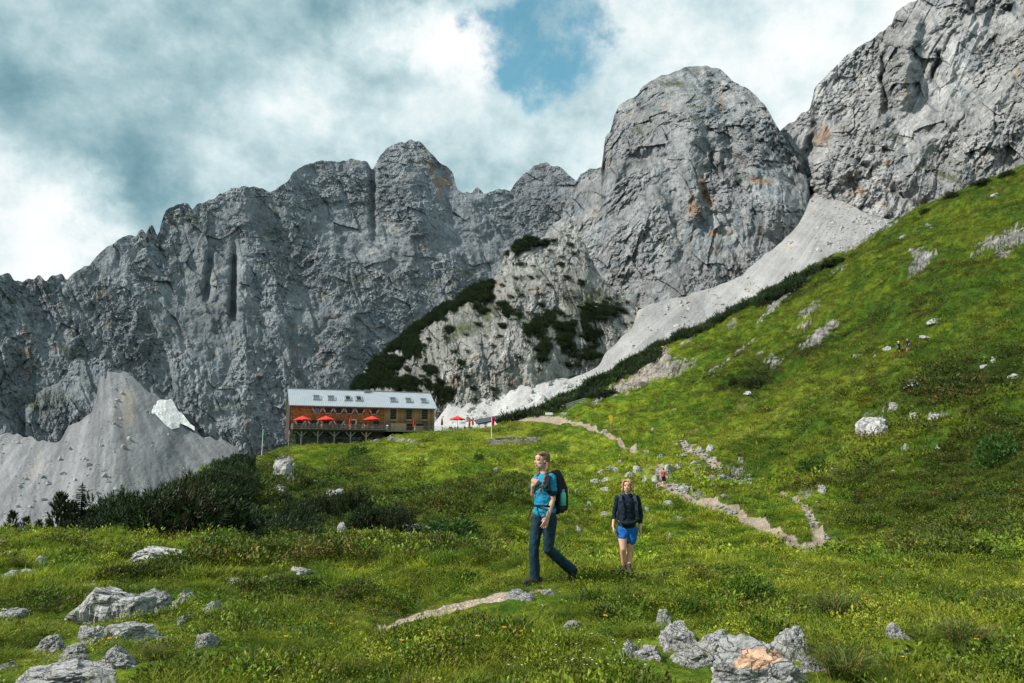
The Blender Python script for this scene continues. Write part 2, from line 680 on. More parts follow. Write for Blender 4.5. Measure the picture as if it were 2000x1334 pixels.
def pchip_eval(x, y, m, xq):
    k = np.clip(np.searchsorted(x, xq) - 1, 0, len(x) - 2)
    h = x[k + 1] - x[k]
    t = np.clip((xq - x[k]) / h, 0, 1)
    return ((2 * t**3 - 3 * t**2 + 1) * y[k] + (t**3 - 2 * t**2 + t) * h * m[k] + (-2 * t**3 + 3 * t**2) * y[k + 1] + (t**3 - t**2) * h * m[k + 1])


def build_table():
    K = 9
    Yk = np.zeros((K, NC))
    Tk = np.zeros((K, NC))
    for k in range(K):
        px = np.array([c[0] for c in COLS], float)
        yy = np.array([c[1 + k][0] for c in COLS], float)
        rr = np.array([c[1 + k][1] for c in COLS], float)
        cc = c_of(px, rr)
        tt = tan_of(rr)
        ly = np.log(yy)
        Yk[k] = pchip_eval(cc, ly, pchip_slopes(cc, ly), np.clip(C_AX, cc[0], cc[-1]))
        Tk[k] = pchip_eval(cc, tt, pchip_slopes(cc, tt), np.clip(C_AX, cc[0], cc[-1]))
    ker = np.exp(-np.linspace(-2, 2, 25)**2)
    ker /= ker.sum()
    for k in range(K):
        for A in (Yk, Tk):
            pad = np.pad(A[k], 12, mode='edge')
            A[k] = np.convolve(pad, ker, mode='valid')
    T = np.zeros((NC, NL))
    for i in range(NC):
        # work in height: z = t * y, with a level stand in front of and behind the camera
        ys = np.exp(Yk[:, i])
        zs = Tk[:, i] * ys
        lx = np.concatenate([[math.log(0.5), math.log(2.2)], Yk[:, i], [Yk[-1, i] + 0.35, Yk[-1, i] + 0.75]])
        tz = np.concatenate([[-1.6 / 0.5, (zs[0] * 0.7 - 1.62 * 0.3) / 2.2], Tk[:, i], [Tk[-1, i] - 0.16, Tk[-1, i] - 0.40]])
        zz = tz * np.exp(lx)
        zz[0] = -1.6
        m = pchip_slopes(lx, zz)
        T[i] = pchip_eval(lx, zz, m, L_AX)
    return T


ZT = build_table()


def H0(x, y):
    y = np.maximum(y, 0.61)
    ci = np.clip((x / y - C_AX[0]) / (C_AX[1] - C_AX[0]), 0, NC - 1.001)
    li = np.clip((np.log(y) - L_AX[0]) / (L_AX[1] - L_AX[0]), 0, NL - 1.001)
    a = ci.astype(int)
    b = li.astype(int)
    u = ci - a
    v = li - b
    return (ZT[a, b] * (1 - u) * (1 - v) + ZT[a + 1, b] * u * (1 - v) + ZT[a, b + 1] * (1 - u) * v + ZT[a + 1, b + 1] * u * v)


def bumps(x, y):
    r = np.maximum(y, 1)
    wx = x + 2.0 * perlin(x / 9, y / 9, 41)
    n = sm(30, 90, r) * 1.7 * fbm(wx / 19, y / 24, 3, 5)
    n = n + sm(9, 40, r) * 0.85 * fbm(wx / 6.5, y / 6.5, 3, 9) + sm(35, 70, r) * .5 * np.abs(fbm(wx / 4.5, y / 5.5, 3, 11))
    hum = np.abs(fbm(wx / 2.3, y / 2.3, 2, 14))
    n = n + sm(3.5, 11, r) * (0.36 * hum - 0.09)
    n = n + 0.075 * fbm(x / 0.8, y / 0.8, 3, 21)
    return n


def near_level(x, y):
    # keep the ground under the hikers' feet and the hut terrace where the profile puts it
    a = np.exp(-(((x - 0.3) / 0.9)**2 + ((y - 9.4) / 0.8)**2))
    b = np.exp(-(((x - 2.1) / 1.0)**2 + ((y - 12.3) / 2.2)**2))
    px = 1000 + 1400 * x / y
    hutz = sm(95, 125, y) * sm(480, 540, px) * sm(1120, 1060, px) * sm(260, 220, y)
    return (1 - np.clip(a + b, 0, 1)) * (1 - .86 * hutz)


def H(x, y):
    x = np.asarray(x, float)
    y = np.asarray(y, float)
    return H0(x, y) + bumps(x, y) * near_level(x, y)


MARCH = np.exp(np.linspace(math.log(2.5), math.log(300), 700))


def hit(px, row, ymin=2.5, ymax=300):
    a, b, c = pdir(px, row)
    ys = MARCH[(MARCH >= ymin) & (MARCH <= ymax)]
    xs = a / b * ys
    zr = c / b * ys
    g = H(xs, ys)
    below = zr < g
    if below.any() and not below[0]:
        i = int(np.argmax(below))
        f = (zr[i - 1] - g[i - 1]) / ((zr[i - 1] - g[i - 1]) + (g[i] - zr[i]) + 1e-9)
        y = ys[i - 1] + (ys[i] - ys[i - 1]) * f
    elif below.all():
        y = ys[0]
    else:
        y = ys[int(np.argmin(zr - g))]
    x = a / b * y
    return Vector((x, y, float(H(np.array([x]), np.array([y]))[0])))


def hz(x, y):
    return float(H(np.array([float(x)]), np.array([float(y)]))[0])


def poly_dist(x, y, pts, width):
    """distance to a polyline divided by local half-width"""
    best = np.full(x.shape, 1e9)
    for i in range(len(pts) - 1):
        ax, ay = pts[i]
        bx, by = pts[i + 1]
        dx, dy = bx - ax, by - ay
        L2 = dx * dx + dy * dy + 1e-9
        t = np.clip(((x - ax) * dx + (y - ay) * dy) / L2, 0, 1)
        wd = width[i] + (width[i + 1] - width[i]) * t
        d = np.hypot(x - ax - t * dx, y - ay - t * dy) / wd
        best = np.minimum(best, d)
    return best


# trails, given where the photograph shows them and laid on the ground: (px, row, half width m)
TRAILS_PX = [
 [(745, 1222, .10), (785, 1207, .15), (835, 1193, .15), (880, 1182, .12), (930, 1167, .15), (975, 1154, .17), (1010, 1149, .18), (1060, 1149, .15)],
 [(1235, 1120, .12), (1290, 1116, .14), (1330, 1112, .10)],
 [(1640, 1086, .5), (1590, 1074, .6), (1540, 1056, .62), (1490, 1030, .62), (1440, 1008, .62), (1400, 992, .62), (1350, 972, .62), (1310, 957, .55), (1285, 945, .6)],
 [(1460, 1012, .5), (1442, 998, .4), (1435, 985, .3)],
 [(1600, 1074, .3), (1592, 1060, .4), (1580, 1062, .3), (1612, 1062, .3)],
 [(1598, 1050, .3), (1592, 1020, .2), (1570, 990, .2), (1545, 970, .22), (1528, 963, .2)],
 [(1262, 882, .35), (1240, 874, .45), (1215, 866, .4), (1190, 850, .5), (1175, 842, .6), (1145, 832, .9), (1105, 824, 1.3), (1070, 820, 1.9), (1035, 818, 2.1), (1005, 817, 1.8)],
 [(1400, 915, .5), (1385, 895, .7), (1360, 880, .6), (1335, 862, .4)],
 [(1290, 940, .4), (1285, 920, .4), (1290, 905, .3)],
]
TRAILS = []
for tr in TRAILS_PX:
    q = [hit(a, b) for a, b, _ in tr]
    pts, ws = [], []
    for i in range(len(q) - 1):
        for s in range(6):
            t = s / 6
            x = q[i].x + (q[i + 1].x - q[i].x) * t
            y = q[i].y + (q[i + 1].y - q[i].y) * t
            pts.append((x, y))
            ws.append(tr[i][2] + (tr[i + 1][2] - tr[i][2]) * t)
    pts.append((q[-1].x, q[-1].y))
    ws.append(tr[-1][2])
    A_ = np.array(pts)
    lg = np.log(A_[:, 1])
    cx = A_[:, 0] / A_[:, 1]
    kr_ = np.hanning(15)[1:-1]
    kr_ /= kr_.sum()
    for _ in range(2):
        e0, e1 = 2 * lg[0] - lg[6:0:-1], 2 * lg[-1] - lg[-2:-8:-1]
        lg = np.convolve(np.concatenate([e0, lg, e1]), kr_, mode='valid')
        e0, e1 = 2 * cx[0] - cx[6:0:-1], 2 * cx[-1] - cx[-2:-8:-1]
        cx = np.convolve(np.concatenate([e0, cx, e1]), kr_, mode='valid')
    pts = [(float(np.exp(l_) * c_), float(np.exp(l_))) for l_, c_ in zip(lg, cx)]
    TRAILS.append((pts, ws))


def trail_d(x, y):
    d = np.full(x.shape, 1e9)
    for pts, ws in TRAILS:
        P_ = np.array(pts)
        x0, y0 = P_.min(0) - 6
        x1, y1 = P_.max(0) + 6
        s = (x > x0) & (x < x1) & (y > y0) & (y < y1)
        if s.any():
            d[s] = np.minimum(d[s], poly_dist(x[s], y[s], pts, ws))
    nz = 0.15 * fbm(x / 0.5, y / 0.5, 2, 77) * sm(40, 10, y) + (0.35 * sm(40, 20, y) + .12) * fbm(x / 1.7, y / 1.7, 2, 78)
    return d + nz


# patches in photograph space: (px, row, rx, ry, angle deg, amount)
def patchsum(px, row, lst, edge=None):
    s = np.zeros(px.shape)
    for (cx, cy, rx, ry, an, am) in lst:
        a = math.radians(an)
        dx, dy = px - cx, row - cy
        u = (dx * math.cos(a) + dy * math.sin(a)) / rx
        v = (-dx * math.sin(a) + dy * math.cos(a)) / ry
        r2 = u * u + v * v
        s = s + am * np.exp(-r2 * 1.1)
    return s


HEATH = [(1900, 960, 150, 110, -30, .9), (1960, 880, 90, 60, -30, .6), (1880, 745, 150, 42, -18, .9), (1480, 745, 50, 26, -20, .8), (1560, 690, 130, 16, -22, .5),
         (1780, 590, 190, 60, -25, .30), (1700, 1010, 110, 60, -10, .5), (1560, 560, 90, 26, -30, .45), (1380, 690, 90, 22, -20, .35), (1900, 1060, 120, 30, 0, .4),
         (600, 1000, 150, 56, -18, 1.1), (900, 985, 150, 44, -6, 1.0), (520, 960, 70, 60, 0, .9), (600, 950, 70, 40, 0, .35), (640, 1090, 150, 30, 0, .45),
         (880, 1075, 85, 34, 0, .6), (300, 1112, 80, 24, 10, .8), (250, 1140, 60, 14, 0, .5), (700, 905, 40, 16, 0, .5), (680, 1180, 130, 28, 10, .30),
         (1690, 930, 60, 26, -15, .5), (1350, 760, 180, 30, -25, .3), (1130, 1000, 60, 60, 0, .1), (760, 1035, 100, 16, 0, .5), (1600, 800, 80, 14, -25, .2),
         (440, 1100, 70, 30, 0, .4), (120, 1080, 60, 10, 0, .3), (60, 1220, 60, 60, 0, .35), (1080, 990, 30, 60, 0, .0), (980, 950, 50, 24, 0, .5),
         (560, 1140, 60, 20, 0, .45), (1300, 600, 40, 20, -30, .2), (500, 1180, 90, 26, 0, .3), (1980, 1000, 60, 80, 0, .4)]
LIGHT = [(800, 895, 170, 34, -8, .55), (1000, 850, 90, 22, 0, .6), (1060, 900, 120, 14, -22, .6), (1400, 870, 200, 26, -18, .5), (1250, 930, 120, 50, 0, .45),
         (1560, 790, 220, 14, -27, .6), (1800, 700, 180, 12, -20, .5), (1450, 800, 160, 16, -22, .45), (1650, 870, 120, 30, -25, .45), (1760, 880, 60, 40, 0, .5),
         (1100, 1090, 160, 26, 0, .35), (900, 1130, 160, 16, -6, .35), (1500, 1150, 250, 26, 0, .45), (1700, 1230, 180, 40, 0, .35), (1900, 790, 130, 20, -18, .45),
         (100, 1130, 130, 26, 0, .5), (560, 905, 70, 16, -35, .5), (1150, 870, 60, 30, 0, .3), (980, 930, 60, 8, -15, .6), (340, 1060, 100, 10, -5, .5),
         (420, 1060, 100, 8, 0, .35), (1900, 420, 120, 12, -30, .3), (1700, 990, 60, 20, 10, .2), (950, 1240, 120, 30, 0, .2), (1350, 1040, 160, 26, 12, .25)]
EMER = [(1440, 740, 36, 14, -20, .9), (700, 890, 50, 14, -20, .6), (1740, 605, 22, 8, -20, .8), (1690, 635, 50, 10, -20, .6), (930, 895, 22, 12, 0, .5), (1380, 655, 25, 8, -20, .5),
        (1900, 560, 60, 10, -30, .5), (1955, 870, 34, 26, -30, .6), (800, 1090, 120, 14, 0, .35), (880, 1250, 130, 30, 0, .35), (1250, 1190, 80, 30, 0, .3), (420, 1190, 60, 40, 0, .4), (1230, 1040, 90, 40, 0, .35)]
STRAW = [(1500, 770, 260, 4, -27, .7), (1150, 900, 190, 4, -24, .0), (1250, 690, 150, 4, -30, .4), (1900, 640, 190, 5, -30, .5), (1450, 660, 210, 4, -33, .0), (960, 1120, 120, 14, -6, .35),
         (700, 1220, 120, 20, -12, .45), (1800, 1180, 150, 20, 0, .35), (1050, 895, 130, 5, -22, .5), (1900, 400, 180, 5, -30, .5), (1300, 860, 120, 5, -18, .4), (1560, 1120, 200, 14, 0, .3), (130, 1290, 160, 24, 0, .35), (330, 1290, 110, 20, 0, .4)]
ROCKY = [(1296, 690, 12, 16, 0, 1.1), (1278, 712, 26, 14, -40, 1.2), (1300, 722, 60, 14, -14, 1.3), (1250, 742, 46, 13, -25, 1.2), (1205, 762, 34, 9, -28, 1.1), (1172, 776, 18, 6, -30, .9),
         (1605, 652, 40, 10, -36, 1.3), (1590, 668, 24, 6, -30, 1.0), (1800, 508, 30, 12, -35, 1.2), (1795, 525, 20, 9, -30, 1.0), (1795, 493, 22, 9, 10, .8), (1950, 470, 46, 11, -12, 1.2),
         (1985, 462, 26, 18, -40, 1.1), (1955, 495, 14, 10, 0, 1.0), (1900, 500, 26, 5, -30, .9), (1440, 690, 46, 3, -39, 1.1), (1385, 731, 20, 3, -38, .8), (1500, 612, 34, 6, -45, 1.0), (1580, 605, 30, 8, -33, 1.1),
         (1570, 635, 30, 6, -33, .8), (1505, 702, 16, 8, -30, .9), (1515, 712, 18, 7, -40, .9), (1340, 667, 18, 4, -30, 1.0), (1430, 632, 12, 8, -60, 1.0), (1510, 595, 18, 4, -20, 1.0), (1540, 575, 36, 3, -35, 1.2),
         (1560, 560, 40, 3, -36, 1.0), (1485, 692, 14, 4, 0, .8), (1810, 442, 16, 3, 0, .8), (1740, 440, 26, 5, -35, .9), (1670, 480, 30, 6, -33, 1.1), (1700, 455, 26, 6, -33, 1.0), (1640, 525, 24, 5, -30, .9),
         (555, 905, 20, 13, -30, 1.2), (545, 925, 15, 7, 0, .9), (650, 965, 24, 8, -10, .9), (540, 955, 24, 7, 0, .8), (570, 937, 12, 7, 0, .9), (590, 1115, 26, 9, 0, 1.0), (520, 1135, 20, 8, 0, .9), (500, 905, 16, 3, -30, .7), (470, 955, 14, 5, -30, .8),
         (765, 858, 34, 4, 6, 1.1), (800, 864, 20, 3, 6, 1.0), (725, 862, 18, 5, 0, .8), (1700, 832, 32, 24, 0, 1.0), (1835, 812, 22, 9, 0, .8), (1570, 968, 16, 12, -20, .9), (1600, 952, 14, 10, 0, .7), (1440, 920, 40, 14, 15, .6),
         (1430, 935, 26, 9, 10, .8), (1215, 840, 20, 5, 0, .5), (200, 1210, 110, 26, 12, .45), (1640, 1062, 30, 12, 0, .5), (1355, 930, 26, 12, 0, .4), (1365, 968, 22, 8, 25, .9), (1445, 1000, 14, 6, 0, .8), (1400, 960, 14, 3, 0, .4), (1290, 925, 20, 24, 0, .55),
         (1740, 795, 22, 10, -20, .6), (1785, 748, 20, 6, -5, .8), (850, 1158, 1, 1, 0, 0), (680, 1032, 26, 10, 0, .6), (1100, 806, 14, 4, 0, .5), (1158, 787, 10, 5, 0, .8), (1450, 790, 18, 4, -20, .6), (1320, 800, 18, 3, 0, .4)]

G_BRIGHT = np.array((0.180, 0.235, 0.017))
G_MID = np.array((0.066, 0.128, 0.011))
G_HEATH = np.array((0.032, 0.052, 0.008))
G_LIGHT = np.array((0.300, 0.350, 0.045))
G_EMER = np.array((0.045, 0.190, 0.018))
G_STRAW = np.array((0.250, 0.205, 0.065))
G_RUST = np.array((0.100, 0.052, 0.022))


def pc(x, y, z, rel):
    # ground features of about rel x distance: the same apparent grain near and far
    return x / y / rel, (np.log(y) + z / y) / rel


def veg(x, y, z):
    """plant cover at a point: colour and how heathy it is"""
    px, row = project(x, y, z)
    k = np.clip(y / 40, 0.25, 4)
    n1 = fbm(*pc(x, y, z, .085), 4, 31, .6) + .35 * fbm(px * .0016 + row * .003, (row * .9 + px * .42) / 26, 3, 33) * sm(25, 60, y)
    n2 = fbm(*pc(x, y, z, .032), 4, 37, .6)
    n4 = fbm(*pc(x, y, z, .011), 3, 47, .6)
    n3 = fbm(x / 0.7, y / 0.7, 3, 43)
    h = patchsum(px, row, HEATH)
    heath = sm(0.13, 0.56, h + 0.36 * n1 + 0.30 * n2 + .16 * n4 - 0.02)
    lt = sm(0.20, 0.85, patchsum(px, row, LIGHT) + 0.40 * n2 + 0.18 * n1 + .22 * n4)
    em = sm(0.25, 0.75, patchsum(px, row, EMER) + 0.30 * n1 + 0.12 * n3)
    st = sm(0.30, 0.85, patchsum(px, row, STRAW) + 0.32 * n2 + 0.12 * n3)
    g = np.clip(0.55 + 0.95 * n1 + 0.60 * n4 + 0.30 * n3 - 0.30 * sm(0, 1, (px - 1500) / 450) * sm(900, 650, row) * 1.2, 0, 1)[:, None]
    c = G_MID * (1 - g) + G_BRIGHT * g
    c = c * (1 - lt[:, None] * .6) + G_LIGHT * lt[:, None] * .6
    c = c * (1 - em[:, None] * .75) + G_EMER * em[:, None] * .75
    c = c * (1 - heath[:, None] * .85) + G_HEATH * heath[:, None] * .85
    c = c * (1 - st[:, None] * .7) + G_STRAW * st[:, None] * .7
    slope_shade = 1 - .40 * sm(1180, 1500, px) * sm(1000, 880, row) * sm(30, 60, y)  # greens of the far right slope darkened in place of cloud shade
    c = c * slope_shade[:, None] * np.where(px > 0, 1, 1)[:, None]
    ru = sm(0.55, 0.85, n2 * .8 + 0.4 * perlin(*pc(x, y, z, .05), 61)) * (0.08 + .30 * heath)
    c = c * (1 - ru[:, None]) + G_RUST * ru[:, None]
    return c, heath


def rocky(x, y, z):
    px, row = project(x, y, z)
    n = 0.55 * fbm(*pc(x, y, z, .016), 4, 52, .6)
    n2 = 0.8 * fbm(*pc(x, y, z, .006), 3, 54, .6)
    s = patchsum(px, row, ROCKY)
    return s * (1 + 0.5 * n2) + (n + .4 * n2) * np.clip(s * 2.5, 0.0, 1) - 0.60


def terrain():
    nr, nc = 1000, 860
    L_ = np.linspace(math.log(1.2), math.log(400), nr)
    C_ = np.linspace(-1.02, 1.02, nc)
    yy = np.exp(L_)[:, None] * np.ones((1, nc))
    xx = C_[None, :] * yy
    x = xx.ravel()
    y = yy.ravel()
    td = trail_d(x, y)
    # draw the mesh lines onto the trail's edge so that it is cut clean
    T_ = td.reshape(nr, nc)
    tc = np.gradient(T_, C_, axis=1).ravel()
    tl = np.gradient(T_, L_, axis=0).ravel()
    cv = (C_[None, :] * np.ones((nr, 1))).ravel()
    gx = tc / y
    gy = tl / y - cv * gx
    g2 = gx * gx + gy * gy + 1e-9
    sx, sy = -(td - 1) * gx / g2, -(td - 1) * gy / g2
    sl = sy / y
    sc_ = sx / y - cv * sl
    near_ = (np.abs(sl) < .52 * (L_[1] - L_[0])) & (np.abs(sc_) < .52 * (C_[1] - C_[0])) | (np.hypot(sl / (L_[1] - L_[0]), sc_ / (C_[1] - C_[0])) < .62)
    near_ &= td < 5
    x = np.where(near_, x + sx, x)
    y = np.where(near_, y + sy, y)
    td = np.where(near_, 1.0, td)
    z = H(x, y)
    rk = rocky(x, y, z)
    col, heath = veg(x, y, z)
    onrock = sm(-0.06, 0.12, rk)
    k = np.clip(y / 60, 0.12, 2.0)
    f1, f2, idv = cells(*pc(x, y, z, .010), 3)
    z = z + onrock * k * (0.22 * (idv - 0.35) + 0.26 * fbm(*pc(x, y, z, .012), 4, 66) - 0.06 * np.exp(-((f2 - f1) / 0.12)**2))
    intrail = sm(1.25, 0.75, td)
    z = z - intrail * np.clip(0.05 + y * 0.0006, 0, .14)
    z = z + 0.16 * heath * np.clip(y / 30, .2, 2.0) * (0.4 + np.abs(fbm(*pc(x, y, z, .016), 2, 81)))
    # bare soil rim above the near trail
    soil = np.array((0.050, 0.034, 0.022))
    rim = sm(2.0, 1.2, td) * (1 - intrail)
    col = col * (1 - rim[:, None] * .55) + soil * rim[:, None] * .55
    pale = np.array((0.33, 0.315, 0.30)) * (0.55 + 0.55 * idv[:, None])
    pink = np.array((0.38, 0.33, 0.29)) * (0.62 + 0.5 * idv[:, None])
    px, row = project(x, y, z)
    gravel = sm(0, 1, 1 - np.abs(px - 1250) / 170) * sm(650, 700, row) * sm(800, 770, row)
    rc = pale * (1 - gravel[:, None]) + pink * gravel[:, None]
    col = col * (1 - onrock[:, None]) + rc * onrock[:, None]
    V = np.stack([x, y, z], 1)
    Fq = grid_faces(nr, nc)
    tdf = td[Fq].mean(1)
    rkf = rk[Fq].mean(1)
    is_t = tdf < .9999
    is_r = (~is_t) & (rkf > 0.0)
    for nm, mask, mat in (('grass_slope', ~(is_t | is_r), M_GROUND), ('trail', is_t, M_PATH), ('bare_rock', is_r, M_BARE)):
        fs = Fq[mask]
        used, inv = np.unique(fs.ravel(), return_inverse=True)
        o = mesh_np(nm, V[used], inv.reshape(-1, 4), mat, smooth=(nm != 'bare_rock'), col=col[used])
        tag(o, kind='structure')


terrain()

# ------------------------------------------------------------------ mountains
def interp(px, pts):
    a = np.array(pts, float)
    return np.interp(px, a[:, 0], a[:, 1])


def sheet(name, top, db, a_slope, bot, px0, px1, step, disp, colf, mat, jag=3.0, extra=None, back=(8, 25, 80), smooth=False, seed=0, label=None, anchor_top=False, anchor=None):
    """a rock face: for each line of sight between its foot and its crest, real distances from the slope, then relief"""
    ncol = int((px1 - px0) / step)
    pxs = np.linspace(px0, px1, ncol)
    tp = interp(pxs, top) if not callable(top) else top(pxs)
    if jag:
        tp = tp - jag * (ridged(pxs / 22.0, pxs * 0 + seed, 3, 7 + seed, 0.55) - 0.7) * 0.8
    kk = max(3, int(9 / step) | 1)
    tp = np.convolve(np.pad(tp, kk // 2, mode='edge'), np.ones(kk) / kk, mode='valid')
    bt = interp(pxs, bot)
    km = max(3, int(110 / step) | 1)
    ker = np.hanning(km + 2)[1:-1]
    ker /= ker.sum()
    soft = lambda q: np.convolve(np.pad(q, km // 2, mode='edge'), ker, mode='valid')
    nrow = int(max(4, np.max(bt - tp) / step))
    v = np.linspace(0, 1, nrow)[:, None]
    PX = np.ones((nrow, 1)) * pxs[None, :]
    kn = max(3, int(46 / step) | 1)
    tps = np.convolve(np.pad(tp, kn // 2, mode='edge'), np.ones(kn) / kn, mode='valid')
    ROW = bt[None, :] * (1 - v) + tps[None, :] * v + (tp - tps)[None, :] * sm(.72, 1.0, v)
    t = tan_of(ROW)
    tb = tan_of(soft(interp(pxs, anchor)) if anchor else (tp if anchor_top else bt))[None, :]
    Db = (soft(interp(pxs, db)) if anchor else interp(pxs, db))[None, :]
    a_ = a_slope if not callable(a_slope) else a_slope(PX, ROW)
    Yb = Db * (a_ - tb) / (a_ - t)
    if extra is not None:
        Yb = Yb + extra(PX, ROW, v)
    s = (PX - 1000) / F * 650.0
    z = t * Yb
    Y = Yb - disp(PX, ROW, s, z, v)
    a, b, c = pdir(PX, ROW)
    X = a / b * Y
    Z = c / b * Y
    # normals for ledge vegetation
    V = np.stack([X, Y, Z], -1)
    gu = np.gradient(V, axis=1)
    gv = np.gradient(V, axis=0)
    N = np.cross(gu, gv)
    N /= np.linalg.norm(N, axis=-1, keepdims=True) + 1e-9
    col = colf(PX, ROW, s, Z, N)
    rows = [V]
    cols = [col]
    last = V[-1].copy()
    for q in back:
        e = last.copy()
        e[:, 1] += q
        e[:, 0] += e[:, 0] / e[:, 1] * q
        e[:, 2] -= q * 0.9
        rows.append(e[None])
        cols.append(col[-1][None])
    V = np.concatenate(rows, 0)
    C = np.concatenate(cols, 0)
    nr, nc = V.shape[:2]
    o = mesh_np(name, V.reshape(-1, 3), grid_faces(nr, nc), mat, smooth=smooth, col=C.reshape(-1, 3))
    tag(o, kind='structure')
    if label:
        o['label'] = label
    return o, (PX, ROW, V[:nrow], N)


def rock_relief(s, z, seed, big=26.0, vert=2.4, dip=0.35):
    wx = s + 4.5 * fbm(s / 60, z / 60, 2, seed + 50)
    wz = z + 5 * fbm(s / 60, z / 60, 3, seed + 60)
    tilt = wx + dip * wz
    d = big * 0.55 * (ridged(tilt / 120, wz / (110 * vert), 2, seed + 1, 0.45) - 0.8)
    d = d + big * 0.13 * (ridged(tilt / 36, wz / 70, 3, seed + 5, 0.5) - 0.9)
    # rough ground alternates with smooth slabs
    m1 = .25 + .75 * sm(-.35, .35, fbm(s / 75, z / 60, 3, seed + 81))
    m2 = sm(-.1, .5, fbm(s / 60, z / 90, 3, seed + 83))
    d = d + 2.0 * m2 * (ridged(tilt / 12, wz / 52, 2, seed + 15, .6) - .9)
    d = d + 3.2 * facets((wx + .25 * wz) / 20, wz / 34, seed + 2)
    d = d + 2.2 * facets((wx - .35 * wz) / 8.5, wz / 11, seed + 8) * m1
    d = d + 1.5 * facets((wx + .3 * wz) / 3.6, wz / 4.4, seed + 4) * m1
    # strata ledges dipping
    q = (wz - 0.45 * wx) / 23.0 + 0.8 * fbm(s / 40, z / 40, 3, seed + 9)
    fr = q - np.floor(q)
    d = d + 2.6 * (sm(0, 0.75, fr) - sm(0.82, 1.0, fr)) * np.clip(0.2 + 1.2 * perlin(s / 70, z / 60, seed + 13), 0, 1)
    # clefts
    d = d - 2.2 * sm(.80, 1.0, 1 - np.abs(perlin(tilt / 24, wz / 95, seed + 31)) * 2) * sm(-.1, .4, perlin(s / 60, z / 60, seed + 33))
    d = d + 1.2 * fbm(s / 3.2, z / 3.8, 3, seed + 21, 0.7) * m1 + 1.6 * fbm(s / 16, z / 20, 3, seed + 23, .6)
    return d


ROCK_G = np.array((0.280, 0.300, 0.320))
ROCK_L = np.array((0.50, 0.49, 0.47))
ROCK_D = np.array((0.160, 0.200, 0.232))
ORANGE = np.array((0.36, 0.225, 0.125))
PINK = np.array((0.34, 0.245, 0.185))
GREEN = np.array((0.075, 0.092, 0.035))
DGREEN = np.array((0.022, 0.038, 0.014))


def rock_color(base, seed, oranges=(), greens=(), darks=(), lights=(), greenlev=0.22, stain=0.55):
    def f(PX, ROW, s, Z, N):
        n1 = fbm(s / 60, Z / 90, 4, seed + 3)
        n2 = fbm((s + .3 * Z) / 9, Z / 45, 4, seed + 7)
        n3 = fbm(s / 14, Z / 14, 4, seed + 11)
        c = np.ones(PX.shape + (3,)) * base
        k = (1 + 0.28 * n1 + 0.20 * n3)[..., None]
        c = c * k
        st = (sm(0.12, 0.62, n2 + 0.3 * n1) * stain)[..., None]
        c = c * (1 - st) + ROCK_D * st
        for lst, colr, am in ((lights, ROCK_L * 1.12, .7), (oranges, ORANGE, .75), (darks, ROCK_D * .8, .8)):
            if lst:
                pm = sm(0.30, 0.72, patchsum(PX, ROW, lst) + 0.55 * n3 + .35 * n2)[..., None] * am
                c = c * (1 - pm) + colr * pm
        gl = sm(greenlev, greenlev + 0.35, N[..., 2] * 0.9 + 0.30 * fbm(s / 35, Z / 25, 3, seed + 17) - 0.25 + (patchsum(PX, ROW, greens) if greens else 0))[..., None]
        gm = (GREEN * (0.7 + .5 * np.clip(n3 + .5, 0, 1))[..., None])
        c = c * (1 - gl * .8) + gm * gl * .8
        return np.clip(c, 0.01, 0.9)
    return f


SKY_MAIN = [(-600, 700), (-300, 610), (-60, 550), (0, 540), (12, 535), (20, 536), (28, 551), (45, 549), (60, 545), (75, 538), (92, 548), (100, 538), (124, 536), (128, 546), (150, 530), (172, 518), (200, 492), (208, 484), (225, 472),
            (240, 464), (255, 460), (267, 458), (270, 451), (280, 450), (286, 462), (290, 446), (295, 440), (300, 440), (305, 460), (309, 464), (314, 440), (322, 415), (340, 403), (358, 398), (371, 397), (374, 410), (382, 401),
            (400, 396), (430, 380), (450, 368), (480, 364), (500, 367), (525, 373), (536, 375), (545, 364), (566, 352), (570, 338), (590, 326), (615, 318), (640, 312), (660, 319), (680, 312), (708, 313), (719, 319), (727, 336),
            (733, 322), (742, 305), (760, 288), (785, 278), (806, 274), (822, 278), (840, 300), (870, 325), (886, 340), (890, 367), (905, 374), (920, 379), (926, 369), (934, 366), (945, 382), (957, 377), (975, 370), (998, 374),
            (1004, 362), (1020, 345), (1042, 326), (1065, 318), (1090, 325), (1118, 348), (1128, 356), (1131, 345), (1145, 332), (1178, 328), (1260, 330), (1400, 330)]
SKY_DOME = [(1060, 620), (1085, 470), (1095, 425), (1110, 385), (1128, 362), (1140, 340), (1160, 333), (1177, 330), (1179, 300), (1174, 282), (1180, 270), (1194, 256), (1197, 235), (1206, 210), (1215, 200), (1245, 187), (1252, 172), (1270, 160),
            (1290, 148), (1318, 141), (1334, 132), (1360, 130), (1382, 129), (1410, 137), (1432, 158), (1442, 165), (1460, 172), (1478, 188), (1492, 203), (1508, 230), (1520, 250), (1530, 268), (1546, 297), (1562, 318), (1576, 345), (1583, 390), (1588, 430), (1600, 520), (1640, 700)]
SKY_RIGHT = [(1420, 420), (1480, 330), (1515, 268), (1527, 252), (1536, 244), (1545, 240), (1556, 232), (1567, 220), (1576, 218), (1586, 208), (1582, 190), (1596, 165), (1615, 148), (1640, 122), (1650, 110), (1665, 103), (1690, 82), (1702, 78), (1712, 68), (1724, 62),
             (1737, 50), (1745, 46), (1747, 24), (1757, 16), (1766, 14), (1775, 6), (1790, 0), (1830, -26), (1900, -70), (2000, -110), (2200, -160), (2500, -170)]


